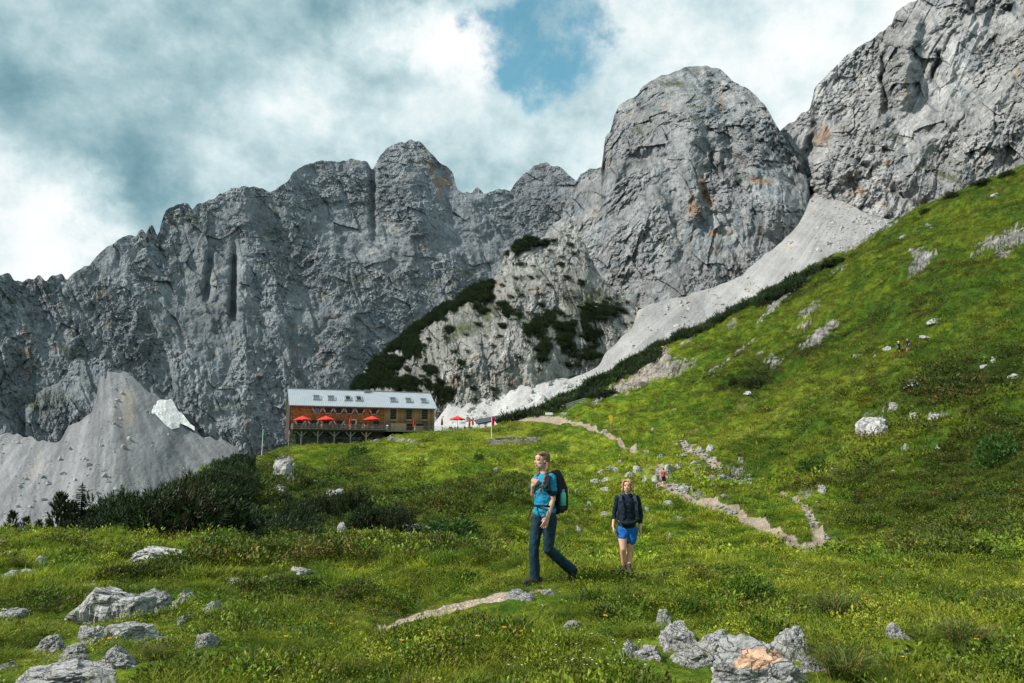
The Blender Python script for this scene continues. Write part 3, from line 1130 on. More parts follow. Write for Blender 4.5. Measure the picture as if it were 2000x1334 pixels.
def disp_main(PX, ROW, s, z, v):
    d = rock_relief(s, z, 0, 21.0, 2.6, 0.30) * .85
    # deep clefts: beside the rounded peak, down the left spur, and the overhanging niches
    cl = np.exp(-((PX - 727 - (ROW - 330) * 0.02) / 7)**2) * sm(520, 340, ROW)
    cl2 = np.exp(-((PX - 458 - (ROW - 500) * -0.03) / 6)**2) * sm(470, 520, ROW) * sm(640, 600, ROW)
    cl3 = np.exp(-((PX - 410 + (ROW - 500) * 0.09) / 7)**2) * sm(480, 520, ROW) * sm(600, 570, ROW)
    return (d - 16 * cl - 18 * cl2 - 12 * cl3 + 20 * np.exp(-((PX - 815) / 60)**2) * sm(560, 380, ROW))


BOT_MAIN = [(-600, 1000), (0, 930), (200, 900), (500, 930), (700, 860), (1000, 850), (1400, 800)]
MAIN_DB = [(-600, 400), (-200, 480), (0, 520), (205, 570), (330, 595), (480, 610), (700, 690), (1000, 760), (1400, 800)]
sheet('mountain', SKY_MAIN, MAIN_DB, lambda PX, ROW: 2.3 + 0 * PX,
      BOT_MAIN, -600, 1400, 1.55, disp_main,
      rock_color(ROCK_G, 1, oranges=[(842, 335, 9, 22, -20, .8), (868, 358, 20, 14, 20, .8), (830, 300, 6, 20, 0, .6), (858, 385, 10, 20, -20, .7), (50, 620, 10, 40, 0, .35), (150, 720, 60, 40, 0, .22), (40, 690, 20, 40, 0, .3), (190, 610, 40, 30, 0, .25)],
                 greens=[(500, 460, 60, 30, 0, .25), (600, 400, 40, 12, 0, .35), (360, 430, 50, 20, -20, .3), (350, 530, 30, 10, -20, .4), (190, 565, 20, 10, 0, .4), (310, 640, 60, 10, 35, .35), (340, 690, 30, 30, 0, .2), (680, 555, 60, 16, 0, .3), (780, 550, 40, 18, 0, .3), (880, 545, 60, 16, -10, .4), (150, 700, 80, 14, 40, .3), (940, 570, 40, 20, -20, .4)],
                 darks=[(815, 420, 50, 30, 0, .35), (500, 450, 50, 30, 0, .35), (340, 500, 30, 60, 0, .2), (900, 330, 1, 1, 0, 0)],
                 lights=[(760, 440, 36, 30, 0, .4), (780, 490, 120, 60, 0, .25), (345, 415, 22, 20, 0, .6), (280, 470, 30, 20, 0, .35), (150, 545, 140, 12, 0, .2)], greenlev=.40, stain=.50),
      M_CLIFF, jag=5, seed=1, label='long grey limestone wall with serrated crest')


def disp_dome(PX, ROW, s, z, v):
    d = rock_relief(s, z, 30, 26.0, 2.2, 0.25) * 1.3
    PX = PX + 9 * fbm(PX / 50, ROW / 45, 3, 301)
    rib = 22 * np.exp(-((PX - 1345 - (ROW - 200) * 0.05) / 26)**2) * sm(150, 230, ROW) * sm(520, 380, ROW)
    gul = -20 * np.exp(-((PX - 1400 - (ROW - 170) * 0.28) / 15)**2) * sm(140, 170, ROW) * sm(420, 300, ROW)
    cave = -13 * np.exp(-(((PX - 1393) / 8)**2 + ((ROW - 190) / 22)**2)) - 14 * np.exp(-(((PX - 1465) / 22)**2 + ((ROW - 255) / 22)**2))
    cave = cave - 9 * np.exp(-(((PX - 1262) / 20)**2 + ((ROW - 215) / 10)**2)) - 14 * np.exp(-(((PX - 1260) / 26)**2 + ((ROW - 310) / 12)**2))
    low = 26 * np.exp(-(((PX - 1520) / 66)**2 + ((ROW - 420) / 62)**2)) + 12 * np.exp(-((PX - 1200) / 24)**2) * sm(240, 330, ROW)
    scar = -9 * np.exp(-(((PX - 1372 - (ROW - 370) * .3) / 12)**2 + ((ROW - 370) / 46)**2))
    return d + rib + gul + cave + low + scar


sheet('mountain', SKY_DOME, [(1060, 640), (1120, 620), (1200, 580), (1300, 545), (1400, 530), (1500, 520), (1580, 525), (1640, 560)],
      lambda PX, ROW: 2.4 + 0 * PX, [(1060, 820), (1200, 760), (1400, 660), (1640, 560)], 1062, 1638, 1.6, disp_dome,
      rock_color(np.array((0.322, 0.330, 0.338)), 5, oranges=[(1372, 362, 7, 20, -20, 1.0), (1385, 390, 12, 14, 0, .9), (1355, 410, 11, 18, 10, 1.0), (1432, 385, 6, 14, 0, .6), (1400, 455, 30, 7, -5, .8), (1480, 352, 36, 7, 12, .75), (1407, 190, 4, 22, 0, .7), (1300, 205, 8, 14, 0, .35), (1240, 230, 16, 10, 0, .3), (1160, 415, 6, 14, 0, .3), (1400, 490, 30, 12, 20, .4), (1190, 300, 5, 30, 0, .4)],
                 greens=[(1258, 268, 16, 12, -40, .55), (1320, 155, 30, 12, -20, .35), (1345, 170, 20, 6, 0, .3), (1140, 440, 20, 14, -50, .5), (1200, 420, 12, 20, 40, .35), (1300, 470, 40, 12, 20, .2), (1405, 215, 6, 8, 0, .5), (1150, 590, 60, 30, 0, .4), (1175, 560, 40, 14, 0, .35)],
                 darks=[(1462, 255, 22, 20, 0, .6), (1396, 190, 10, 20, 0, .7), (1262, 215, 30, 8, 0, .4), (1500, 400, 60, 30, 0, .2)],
                 lights=[(1368, 340, 10, 24, -20, .6), (1140, 490, 40, 60, 0, .3), (1180, 640, 60, 50, 0, .5), (1250, 480, 60, 60, 0, .2)], greenlev=.44, stain=.60),
      M_CLIFF, jag=3, seed=3, extra=lambda PX, ROW, v: 95 * ((PX - 1370) / 230)**2 * 0.5 + 70 * sm(330, 110, ROW)**2, label='rounded grey limestone dome')


def disp_right(PX, ROW, s, z, v):
    d = rock_relief(s * 0.9, z * 0.9, 70, 24.0, 2.4, -0.35) * 1.25
    PX = PX + 12 * fbm(PX / 50, ROW / 40, 4, 303)
    pil = 20 * np.exp(-((PX - 1775 - (ROW - 90) * -0.08) / 13)**2) * sm(20, 45, ROW) * sm(210, 120, ROW)
    pil = pil + 12 * np.exp(-((PX - 1765) / 9)**2) * sm(110, 130, ROW) * sm(230, 190, ROW)
    g = -20 * np.exp(-((PX - 1725 - (ROW - 150) * 0.1) / 7)**2) * sm(90, 130, ROW) * sm(240, 190, ROW)
    g = g - 16 * np.exp(-((PX - 1826 - (ROW - 120) * -0.05) / 6)**2) * sm(90, 110, ROW) * sm(170, 140, ROW)
    g = g - 12 * np.exp(-(((PX - 1972) / 12)**2 + ((ROW - 18) / 14)**2)) - 14 * np.exp(-(((PX - 1905) / 10)**2 + ((ROW - 25) / 22)**2))
    knob = 28 * np.exp(-(((PX - 1630) / 46)**2 + ((ROW - 320) / 48)**2)) + 14 * np.exp(-(((PX - 1790) / 90)**2 + ((ROW - 360) / 40)**2))
    ch = -14 * np.exp(-((PX - 1690 - (ROW - 330) * 1.2) / 16)**2) * sm(300, 330, ROW) * sm(420, 370, ROW)
    ch2 = -22 * np.exp(-((PX - 1582 - (ROW - 330) * -0.1) / 12)**2) * sm(250, 290, ROW)
    return d + pil + g + knob + ch + ch2


sheet('mountain', SKY_RIGHT, [(1420, 640), (1520, 590), (1600, 560), (1750, 500), (2000, 420), (2500, 330)], lambda PX, ROW: 2.2 + 0 * PX,
      [(1420, 600), (1600, 560), (2000, 480), (2500, 420)], 1422, 2450, 1.7, disp_right,
      rock_color(np.array((0.415, 0.412, 0.410)), 9, oranges=[(1610, 255, 9, 12, 0, .9), (1600, 270, 22, 14, 0, .6), (1658, 350, 16, 26, -20, .8), (1680, 370, 18, 12, 0, .6), (1735, 318, 10, 5, 0, .8), (1710, 400, 16, 8, 20, .5), (1810, 392, 16, 10, 0, .5), (1585, 320, 12, 26, 0, .6), (1768, 170, 6, 24, 0, .6), (1920, 320, 12, 26, 0, .3), (1990, 130, 10, 40, 0, .3)],
                 greens=[(1840, 245, 40, 7, -22, .55), (1790, 300, 40, 6, 0, .5), (1820, 330, 50, 7, 25, .5), (1860, 350, 40, 10, 20, .35), (1740, 265, 24, 8, 0, .35), (1950, 320, 60, 12, 0, .3), (1730, 375, 20, 4, 10, .4), (1930, 40, 16, 6, 0, .4), (1860, 155, 26, 5, 0, .3)],
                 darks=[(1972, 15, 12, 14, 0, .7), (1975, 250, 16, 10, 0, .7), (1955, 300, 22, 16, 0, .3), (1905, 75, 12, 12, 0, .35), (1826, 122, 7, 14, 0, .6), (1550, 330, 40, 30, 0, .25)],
                 lights=[(1640, 215, 30, 12, -25, .7), (1980, 110, 16, 50, 0, .6), (1690, 345, 50, 8, 30, .8), (1588, 310, 8, 18, 0, .6), (1760, 100, 90, 70, 0, .2), (1900, 280, 90, 50, 0, .2)], greenlev=.46, stain=.50),
      M_CLIFF, jag=4, seed=5, label='high pale limestone massif at the right')

SPUR_TOP = [(600, 1000), (668, 880), (688, 756), (715, 720), (745, 690), (780, 662), (810, 636), (850, 606), (885, 586), (930, 556), (965, 546), (985, 502), (1005, 476), (1030, 462), (1060, 466), (1080, 440), (1100, 425), (1130, 450), (1165, 530), (1200, 570), (1245, 600), (1290, 680), (1330, 760)]


def disp_spur(PX, ROW, s, z, v):
    d = rock_relief(s * 1.3, z * 1.3, 110, 15.0, 2.0, 0.2)
    return d * 0.72 + 14 * np.exp(-(((PX - 980) / 120)**2 + ((ROW - 690) / 60)**2))


_, SPUR = sheet('mountain', SPUR_TOP, [(600, 470), (700, 470), (850, 430), (1000, 425), (1200, 440), (1330, 470)], lambda PX, ROW: 1.55 + 0 * PX,
      [(600, 900), (800, 880), (1000, 840), (1330, 800)], 602, 1328, 1.6, disp_spur,
      rock_color(np.array((0.385, 0.378, 0.360)), 13, oranges=[(905, 605, 6, 14, 0, .8), (985, 555, 20, 6, 0, .5), (1040, 565, 24, 8, 0, .6), (930, 695, 8, 16, 0, .5), (1000, 745, 40, 6, 0, .4), (900, 745, 20, 14, 0, .5)],
                 greens=[(1130, 590, 60, 30, 0, .5), (1060, 640, 60, 26, 0, .25), (880, 640, 40, 26, 0, .30), (830, 700, 40, 26, 0, .4), (960, 610, 30, 14, 0, .4), (1160, 660, 40, 14, 0, .3)],
                 darks=[(945, 690, 40, 12, 0, .2)], lights=[(980, 690, 90, 40, 0, .35), (1020, 520, 40, 30, 0, .4), (1120, 740, 60, 14, 0, .5)], greenlev=.38, stain=.34),
      M_CLIFF, jag=4, seed=6, extra=lambda PX, ROW, v: 22 * v**4, label='lower limestone spur with dark dwarf pine tufts')


def wall_D(px, row, db, a_, bot):
    tb = tan_of(interp(np.array([px], float), bot))[0]
    return float(interp(np.array([px], float), db)[0] * (a_ - tb) / (a_ - tan_of(row)))


# ------------------------------------------------------------------ scree fans and snow
def disp_scree(amp, seed):
    def f(PX, ROW, s, z, v):
        # runnels fanning down the slope
        ap = (PX - 205) / np.maximum(ROW - 640, 20) if seed == 1 else np.arctan2(ROW - 300, 1700 - PX) * 4
        r = fbm(ap * 6, ROW / 300, 3, seed + 3, 0.5)
        return amp * r * np.clip(1 - v, 0, 1)**0.4 + 2.2 * fbm(s / 40, z / 50, 4, seed + 9) + .35 * fbm(s / 2.5, z / 2.5, 2, seed + 12)
    return f


def scree_color(base, seed, tans=()):
    def f(PX, ROW, s, Z, N):
        n = fbm(s / 30, Z / 30, 4, seed)
        ap = (PX - 205) / np.maximum(ROW - 640, 20) if seed == 1 else np.arctan2(ROW - 300, 1700 - PX) * 4
        r = fbm(ap * 11, ROW / 300, 4, seed + 5, 0.6)
        c = np.ones(PX.shape + (3,)) * base * (1 + 0.12 * n + (0.28 if seed == 1 else 0.16) * r)[..., None]
        t = sm(0.3, 0.8, patchsum(PX, ROW, tans) + 0.3 * n + .2 * r)[..., None] * .6 if tans else 0
        c = c * (1 - t) + np.array((0.40, 0.345, 0.285)) * t
        if seed == 2:
            c = c * (1 + .45 * (sm(1250, 1130, PX) * sm(700, 760, ROW))[..., None])
            c = c * (1 - .30 * (sm(.25, .6, fbm(s / 5, Z / 3, 3, 31) + .3 * fbm(s / 40, Z / 40, 2, 33)) * sm(1560, 1620, PX))[..., None])
        return np.clip(c, 0.02, 0.9)
    return f


SC_LEFT = [(-600, 980), (-200, 880), (0, 852), (12, 846), (40, 848), (55, 852), (60, 852), (75, 858), (100, 866), (122, 858), (130, 838), (152, 822), (178, 806), (190, 775), (198, 702), (216, 704), (240, 722), (262, 737), (284, 762), (298, 765), (330, 790), (376, 838), (392, 850), (412, 850), (425, 862), (445, 862), (470, 880), (500, 900), (560, 905), (640, 920)]
AN_LEFT = [(-600, 900), (-200, 850), (0, 815), (100, 790), (205, 750), (300, 775), (376, 820), (480, 865), (640, 920)]
DB_LEFT = [(p_, wall_D(p_, r_, MAIN_DB, 2.3, BOT_MAIN) - 9 - 12 * math.exp(-((p_ - 200) / 150)**2)) for p_, r_ in AN_LEFT]
_, SCL = sheet('scree_slope', SC_LEFT, DB_LEFT, lambda PX, ROW: 0.72 + 0 * PX,
      [(-600, 1300), (640, 1300)], -600, 640, 2.2, disp_scree(1.1, 1), scree_color(np.array((0.262, 0.262, 0.272)), 1, [(250, 800, 30, 80, 8, .6), (60, 940, 30, 120, 0, .4), (215, 930, 10, 120, 20, .3)]), M_SCREE, jag=6, seed=8, back=(20, 60), smooth=True, anchor_top=True,
      anchor=AN_LEFT, label='grey scree fan below the wall at the left')
# the dark buttress that stands in front of the gully at the left
sheet('mountain', [(50, 800), (90, 730), (150, 680), (190, 690), (203, 702), (214, 728), (228, 764)], [(p_, wall_D(p_, r_, MAIN_DB, 2.3, BOT_MAIN) - 20) for p_, r_ in ((50, 850), (100, 850), (150, 820), (186, 800), (228, 770))], lambda PX, ROW: 2.0 + 0 * PX,
      [(50, 850), (75, 862), (100, 868), (125, 853), (150, 828), (186, 806), (222, 782), (228, 768)], 50, 228, 1.5,
      lambda PX, ROW, s, z, v: rock_relief(s, z, 0, 16.0, 2.6, 0.30) * .8 - 16 * v**2,
      rock_color(ROCK_G * .95, 1, greenlev=.45, stain=.55), M_CLIFF, jag=4, seed=2, extra=lambda PX, ROW, v: 5 * v**3, label='dark limestone buttress beside the scree gully at the left')
# lay the foot on the sheet's lower edge: db above is the distance at the foot line, so shift it to the crest line
SC_RIGHT = [(800, 880), (830, 848), (850, 822), (880, 785), (898, 764), (935, 752), (965, 748), (1000, 741), (1040, 745), (1075, 742), (1105, 738), (1135, 735), (1172, 715), (1182, 690), (1205, 668), (1236, 640), (1245, 604), (1275, 594), (1330, 580), (1400, 560), (1448, 538), (1488, 502),
            (1530, 468), (1560, 440), (1576, 408), (1586, 378), (1604, 372), (1630, 388), (1660, 400), (1700, 420), (1742, 432), (1800, 452), (1900, 480)]
AN_RIGHT = [(800, 860), (900, 785), (1060, 750), (1135, 735), (1200, 690), (1245, 615), (1330, 575), (1400, 550), (1490, 495), (1560, 430), (1590, 385), (1660, 400), (1742, 430), (1900, 480)]
DOME_DB = [(1060, 640), (1120, 620), (1200, 580), (1300, 545), (1400, 530), (1500, 520), (1580, 525), (1640, 560)]
DOME_BOT = [(1060, 820), (1200, 760), (1400, 660), (1640, 560)]
DB_RIGHT = []
for p_, r_ in AN_RIGHT:
    if p_ < 1250:
        q_ = wall_D(p_, r_, [(600, 470), (700, 470), (850, 430), (1000, 425), (1200, 440), (1330, 470)], 1.55, [(600, 900), (800, 880), (1000, 840), (1330, 800)]) - 5
    elif p_ < 1580:
        q_ = wall_D(p_, r_, DOME_DB, 2.4, DOME_BOT) - 16
    else:
        q_ = wall_D(p_, r_, [(1420, 640), (1520, 590), (1600, 560), (1750, 500), (2000, 420)], 2.2, [(1420, 600), (1600, 560), (2000, 480)]) - 14
    if p_ == 1330:
        q_ = q_ - 30
    DB_RIGHT.append((p_, q_))
_, SCR = sheet('scree_slope', SC_RIGHT, DB_RIGHT, lambda PX, ROW: 0.74 + 0 * PX,
      [(800, 1000), (1100, 940), (1500, 760), (1900, 600)], 800, 1900, 2.0, disp_scree(1.6, 2),
      scree_color(np.array((0.300, 0.297, 0.295)), 2, [(1345, 590, 8, 30, 15, .8), (1245, 615, 30, 8, -40, .8), (1590, 420, 10, 40, 10, .6), (1640, 400, 60, 5, 28, .7), (1540, 480, 14, 30, 30, .5), (930, 770, 60, 10, -20, .4), (1050, 750, 30, 6, 0, .4)]), M_SCREE, jag=4, seed=9, back=(15, 50), smooth=True, anchor_top=True,
      anchor=AN_RIGHT, label='pale scree fan descending from the gully beside the dome')


def valley_floor():
    nr, nc = 60, 60
    yy = np.linspace(200, 9000, nr)[:, None]**1.0 * np.ones((1, nc))
    xx = np.linspace(-1.6, 1.6, nc)[None, :] * yy
    z = -95 + 0 * xx + 20 * fbm(xx / 400, yy / 400, 3, 3)
    o = mesh_np('valley_floor', np.stack([xx, yy, z], -1), grid_faces(nr, nc), M_GROUND, col=np.ones((nr * nc, 3)) * G_MID)
    tag(o, kind='structure')
    # the meadow the photographer stands on, behind and beside the view
    xs = np.linspace(-40, 40, 60)[None, :] * np.ones((30, 1))
    ys = np.linspace(-40, 1.25, 30)[:, None] * np.ones((1, 60))
    zz = np.where(ys > 0.9, -1.6, -1.64 + 0.12 * fbm(xs / 4, ys / 4, 3, 5))
    # trim to the cone of the main sheet
    o = mesh_np('meadow', np.stack([xs, ys, zz], -1), grid_faces(30, 60), M_GROUND, col=np.ones((1800, 3)) * G_MID)
    tag(o, kind='structure')


valley_floor()

# old snow lying in the corner of the left scree fan
SNOW_TOP = [(296, 812), (298, 792), (303, 786), (312, 780), (322, 781), (330, 783), (334, 777), (340, 785), (344, 795), (347, 803), (356, 806), (366, 820), (374, 831), (380, 840)]
SNOW_BOT = [(296, 813), (303, 808), (312, 818), (322, 829), (335, 839), (352, 834), (352, 828), (358, 829), (372, 836), (380, 841)]
m_, t_ = material('old_snow')
cc_ = t_.coord()
kk_ = t_.ramp(t_.noise(cc_, 0.35, 6, 0.65), 0.35, 0.7)
M_SNOW = finish(m_, t_, t_.mix(kk_, (0.82, 0.82, 0.82), (0.60, 0.58, 0.55)), 0.8, t_.bump(t_.noise(cc_, 0.6, 5), 0.5, 1.0))


def disp_snow(PX, ROW, s, z, v):
    return 1.6 + .9 * sm(0, .25, v) + .5 * ridged(PX / 40, ROW / 40, 3, 3) + .35 * fbm(PX / 9, ROW / 9, 3, 4)


sheet('snowfield', SNOW_TOP, DB_LEFT, lambda PX, ROW: 0.72 + 0 * PX, SNOW_BOT, 296, 380, 1.3, disp_snow,
      lambda PX, ROW, s, Z, N: np.ones(PX.shape + (3,)), M_SNOW, jag=1.0, back=(8, 20), smooth=True, anchor=AN_LEFT, label='patch of old white snow in the corner of the grey scree')

# ------------------------------------------------------------------ vegetation: instanced stuff
def scatter(name, pts, rots, scl, cols, idx, meshes, mat, label, cat, nrm=None):
    """one object whose geometry nodes put a small plant at every point"""
    hidden = bpy.data.collections.new(name + '_forms')
    for i, me in enumerate(meshes):
        if not me.materials:
            me.materials.append(mat)
        hidden.objects.link(bpy.data.objects.new('%s_form_%02d' % (name, i), me))
    me = bpy.data.meshes.new(name)
    n = len(pts)
    me.vertices.add(n)
    me.vertices.foreach_set('co', np.asarray(pts, np.float32).ravel())
    for nm, typ, key, arr in (('rot', 'FLOAT_VECTOR', 'vector', rots), ('scl', 'FLOAT_VECTOR', 'vector', scl), ('idx', 'INT', 'value', idx)):
        a = me.attributes.new(nm, typ, 'POINT')
        a.data.foreach_set(key, np.asarray(arr, np.int32 if typ == 'INT' else np.float32).ravel())
    a = me.attributes.new('col', 'FLOAT_COLOR', 'POINT')
    c4 = np.ones((n, 4), np.float32)
    c4[:, :3] = cols
    a.data.foreach_set('color', c4.ravel())
    me.materials.append(mat)
    o = link(bpy.data.objects.new(name, me))
    g = bpy.data.node_groups.new(name + '_scatter', 'GeometryNodeTree')
    g.interface.new_socket('Geometry', in_out='INPUT', socket_type='NodeSocketGeometry')
    g.interface.new_socket('Geometry', in_out='OUTPUT', socket_type='NodeSocketGeometry')
    N = g.nodes
    gi, go = N.new('NodeGroupInput'), N.new('NodeGroupOutput')
    ip = N.new('GeometryNodeInstanceOnPoints')
    ci = N.new('GeometryNodeCollectionInfo')
    ci.inputs['Collection'].default_value = hidden
    ci.inputs['Separate Children'].default_value = True
    ci.inputs['Reset Children'].default_value = True
    ip.inputs['Pick Instance'].default_value = True

    def named(nm, typ):
        q = N.new('GeometryNodeInputNamedAttribute')
        q.data_type = typ
        q.inputs['Name'].default_value = nm
        return q.outputs['Attribute']
    g.links.new(gi.outputs[0], ip.inputs['Points'])
    g.links.new(ci.outputs[0], ip.inputs['Instance'])
    g.links.new(named('idx', 'INT'), ip.inputs['Instance Index'])
    e2r = N.new('FunctionNodeEulerToRotation')
    g.links.new(named('rot', 'FLOAT_VECTOR'), e2r.inputs[0])
    g.links.new(e2r.outputs[0], ip.inputs['Rotation'])
    g.links.new(named('scl', 'FLOAT_VECTOR'), ip.inputs['Scale'])
    g.links.new(ip.outputs[0], go.inputs[0])
    md = o.modifiers.new('scatter', 'NODES')
    md.node_group = g
    tag(o, label, cat, None, 'stuff')
    return o


def tuft_mesh(n, h, spread, width, lean, seed, seg=2, droop=0.3, heads=False):
    r = np.random.RandomState(seed)
    V, Fc = [], []
    for i in range(n):
        a = r.rand() * 6.283
        rad = spread * math.sqrt(r.rand())
        bx, by = rad * math.cos(a), rad * math.sin(a)
        la = a + r.normal() * 0.8
        ln = lean * (0.3 + r.rand()) * h
        hh = h * (0.55 + 0.6 * r.rand())
        dx, dy = math.cos(la) * ln, math.sin(la) * ln
        wa = r.rand() * 3.14
        wx, wy = math.cos(wa) * width / 2, math.sin(wa) * width / 2
        pts = []
        for k in range(seg + 1):
            t = k / seg
            pts.append((bx + dx * t * t, by + dy * t * t, hh * (t - droop * t * t * t * lean)))
        b = len(V)
        for k in range(seg):
            ww = 1 - k / seg * 0.5
            x, y, z = pts[k]
            V += [(x - wx * ww, y - wy * ww, z), (x + wx * ww, y + wy * ww, z)]
        V.append(pts[-1])
        for k in range(seg - 1):
            q = b + 2 * k
            Fc += [(q, q + 1, q + 3), (q, q + 3, q + 2)]
        q = b + 2 * (seg - 1)
        Fc.append((q, q + 1, q + 2))
        if heads and r.rand() < 0.4:
            x, y, z = pts[-1]
            b = len(V)
            s = width * .7
            V += [(x - s, y, z), (x, y + s, z), (x + s, y, z), (x, y - s, z), (x, y, z + s * 4), (x, y, z - s * 3)]
            Fc += [(b, b + 1, b + 4), (b + 1, b + 2, b + 4), (b + 2, b + 3, b + 4), (b + 3, b, b + 4), (b + 1, b, b + 5), (b + 3, b + 2, b + 5)]
    me = bpy.data.meshes.new('tuft')
    me.from_pydata(V, [], Fc)
    return me


def leaf_mesh(n, r_, h, leaf, seed, flat=0.5, stems=0, aspect=0.55):
    """a low mound of leaves: many little folded leaves through the volume of a dome"""
    r = np.random.RandomState(seed)
    V, Fc = [], []
    for i in range(n):
        a = r.rand() * 6.283
        q = r.rand()**0.45
        el = r.rand()
        x = r_ * q * math.cos(a) * math.sqrt(1 - el * el * .8)
        y = r_ * q * math.sin(a) * math.sqrt(1 - el * el * .8)
        z = h * (el**0.8) * (0.55 + 0.45 * q) * (0.75 + .5 * r.rand())
        d = Vector((x / r_ + r.normal() * .4, y / r_ + r.normal() * .4, 0.5 + r.normal() * flat)).normalized()
        s = d.cross(Vector((r.normal(), r.normal(), r.normal()))).normalized()
        L_ = leaf * (0.6 + .8 * r.rand())
        p = Vector((x, y, z))
        tip = p + d * L_
        mid = p + d * L_ * .5
        up = d.cross(s) * L_ * .12
        b = len(V)
        V += [tuple(p), tuple(mid + s * L_ * aspect * .5 + up), tuple(tip), tuple(mid - s * L_ * aspect * .5 + up)]
        Fc += [(b, b + 1, b + 2), (b, b + 2, b + 3)]
    me = bpy.data.meshes.new('mound')
    me.from_pydata(V, [], Fc)
    return me


def herb_mesh(n, r_, leaf, seed):
    """broad leaves on a rosette with lobes"""
    r = np.random.RandomState(seed)
    V, Fc = [], []
    for i in range(n):
        a = r.rand() * 6.283
        el = 0.35 + r.rand() * 0.8
        st = r_ * (0.4 + .6 * r.rand())
        p = Vector((math.cos(a) * st * math.cos(el), math.sin(a) * st * math.cos(el), st * math.sin(el)))
        out = Vector((math.cos(a), math.sin(a), 0.1 + r.normal() * .3)).normalized()
        side = out.cross(Vector((0, 0, 1))).normalized()
        nlobe = 7
        b = len(V)
        V.append(tuple(p))
        for k in range(nlobe * 2 + 1):
            t = (k / (nlobe * 2) - 0.5) * 4.4
            rr = leaf * (1.0 if k % 2 else 0.62)
            V.append(tuple(p + out * math.cos(t) * rr + side * math.sin(t) * rr + Vector((0, 0, 0.12 * leaf * math.cos(t * 2)))))
        for k in range(nlobe * 2):
            Fc.append((b, b + 1 + k, b + 2 + k))
    me = bpy.data.meshes.new('herb')
    me.from_pydata(V, [], Fc)
    return me


def pine_shoot(V, Fc, base, d, length, rad, r, n=11):
    """an upright shoot of dwarf pine: needles fanned round a twig"""
    d = d.normalized()
    a = d.cross(Vector((0.3, 0.9, 0.1))).normalized()
    b_ = d.cross(a)
    for k in range(n):
        t = (k + .5) / n
        an = k * 2.4 + r.rand()
        s = a * math.cos(an) + b_ * math.sin(an)
        p = base + d * length * t * .85
        tip = p + s * rad * (1.15 - .7 * t) + d * rad * 1.1
        w_ = d.cross(s) * rad * .20
        i = len(V)
        V += [tuple(p - w_), tuple(p + w_), tuple(tip)]
        Fc.append((i, i + 1, i + 2))


def pine_bush(seed, nsh=110, R=1.0, h=1.2, sh=0.34, up=.6, n=11):
    r = np.random.RandomState(seed)
    V, Fc = [], []
    lumps = [(r.uniform(-.55, .55) * R, r.uniform(-.55, .55) * R, r.uniform(.55, 1.0)) for _ in range(5)]
    for i in range(nsh):
        cx, cy, k = lumps[i % 5]
        a = r.rand() * 6.283
        el = math.acos(1 - r.rand() * 0.98)
        q = 0.62 + .38 * r.rand()
        x = cx + math.cos(a) * math.sin(el) * R * .55 * q
        y = cy + math.sin(a) * math.sin(el) * R * .55 * q
        z = h * k * math.cos(el) * q
        d = Vector((math.cos(a) * math.sin(el) * .7, math.sin(a) * math.sin(el) * .7, up * (.6 + .6 * math.cos(el)))) + Vector(r.normal(size=3) * .18)
        pine_shoot(V, Fc, Vector((x, y, max(z - sh * .4, 0))), d, sh * (.7 + .6 * r.rand()), sh * .42, r, n)
    me = bpy.data.meshes.new('dwarf_pine')
    me.from_pydata(V, [], Fc)
    return me


def sample_ground(n, y0, y1, power=1.0, cmax=0.86, dens=None, rs=1, pxmax=2080, pxmin=-80):
    """points on the near terrain, spread evenly over the ground between two distances; dropped where the view never reaches"""
    r = np.random.RandomState(rs)
    u = r.rand(n)
    y = (y0**(power + 1) + u * (y1**(power + 1) - y0**(power + 1)))**(1 / (power + 1))
    c = (r.rand(n) * 2 - 1) * cmax
    x = c * y
    z = H(x, y)
    return x, y, z, r


def vis_filter(x, y, z, lift=0.25, marg=0.4):
    """keeps ground within sight (with a margin) of viewpoints around the camera: cull the far sides of the ridges"""
    t = (z + lift) / y
    L_ = np.linspace(math.log(2.5), math.log(300), 160)
    C_ = np.linspace(-.95, .95, 240)
    Y_ = np.exp(L_)[:, None] * np.ones((1, 240))
    X_ = C_[None, :] * Y_
    T_ = H(X_, Y_) / Y_
    mx = np.maximum.accumulate(T_, axis=0)
    ci = np.clip(((x / y - C_[0]) / (C_[1] - C_[0])).round().astype(int), 0, 239)
    li = np.clip(((np.log(y) - L_[0]) / (L_[1] - L_[0])).astype(int), 0, 159)
    return t > mx[li, ci] - marg / y


def tilt_rots(x, y, r, amt=0.25):
    n = len(x)
    return np.stack([r.normal(size=n) * amt, r.normal(size=n) * amt, r.rand(n) * 6.283], 1)


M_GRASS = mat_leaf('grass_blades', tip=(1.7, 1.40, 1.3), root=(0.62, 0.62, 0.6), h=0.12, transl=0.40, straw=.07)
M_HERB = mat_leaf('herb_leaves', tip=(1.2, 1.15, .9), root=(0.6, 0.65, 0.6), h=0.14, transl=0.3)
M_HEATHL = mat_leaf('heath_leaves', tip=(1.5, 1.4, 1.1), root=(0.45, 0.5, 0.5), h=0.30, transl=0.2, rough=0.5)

NEAR_T = [tuft_mesh(26, .10, .09, .0065, .7, s, 3) for s in range(5)] + [tuft_mesh(22, .21, .07, .005, .9, 20 + s, 3, heads=True) for s in range(3)]
MID_T = [tuft_mesh(22, .22, .20, .016, .7, 40 + s, 2) for s in range(4)]
FAR_T = [tuft_mesh(16, .42, .50, .06, .8, 60 + s, 2) for s in range(4)]
NEAR_L = [leaf_mesh(130, .16, .13, .028, s) for s in range(4)]
MID_L = [leaf_mesh(110, .36, .30, .07, 10 + s) for s in range(4)]
FAR_L = [leaf_mesh(60, .8, .55, .20, 20 + s) for s in range(4)]
HERBS = [herb_mesh(9, .10, .032, s) for s in range(3)] + [leaf_mesh(60, .10, .10, .03, 77, .9, aspect=.7)]


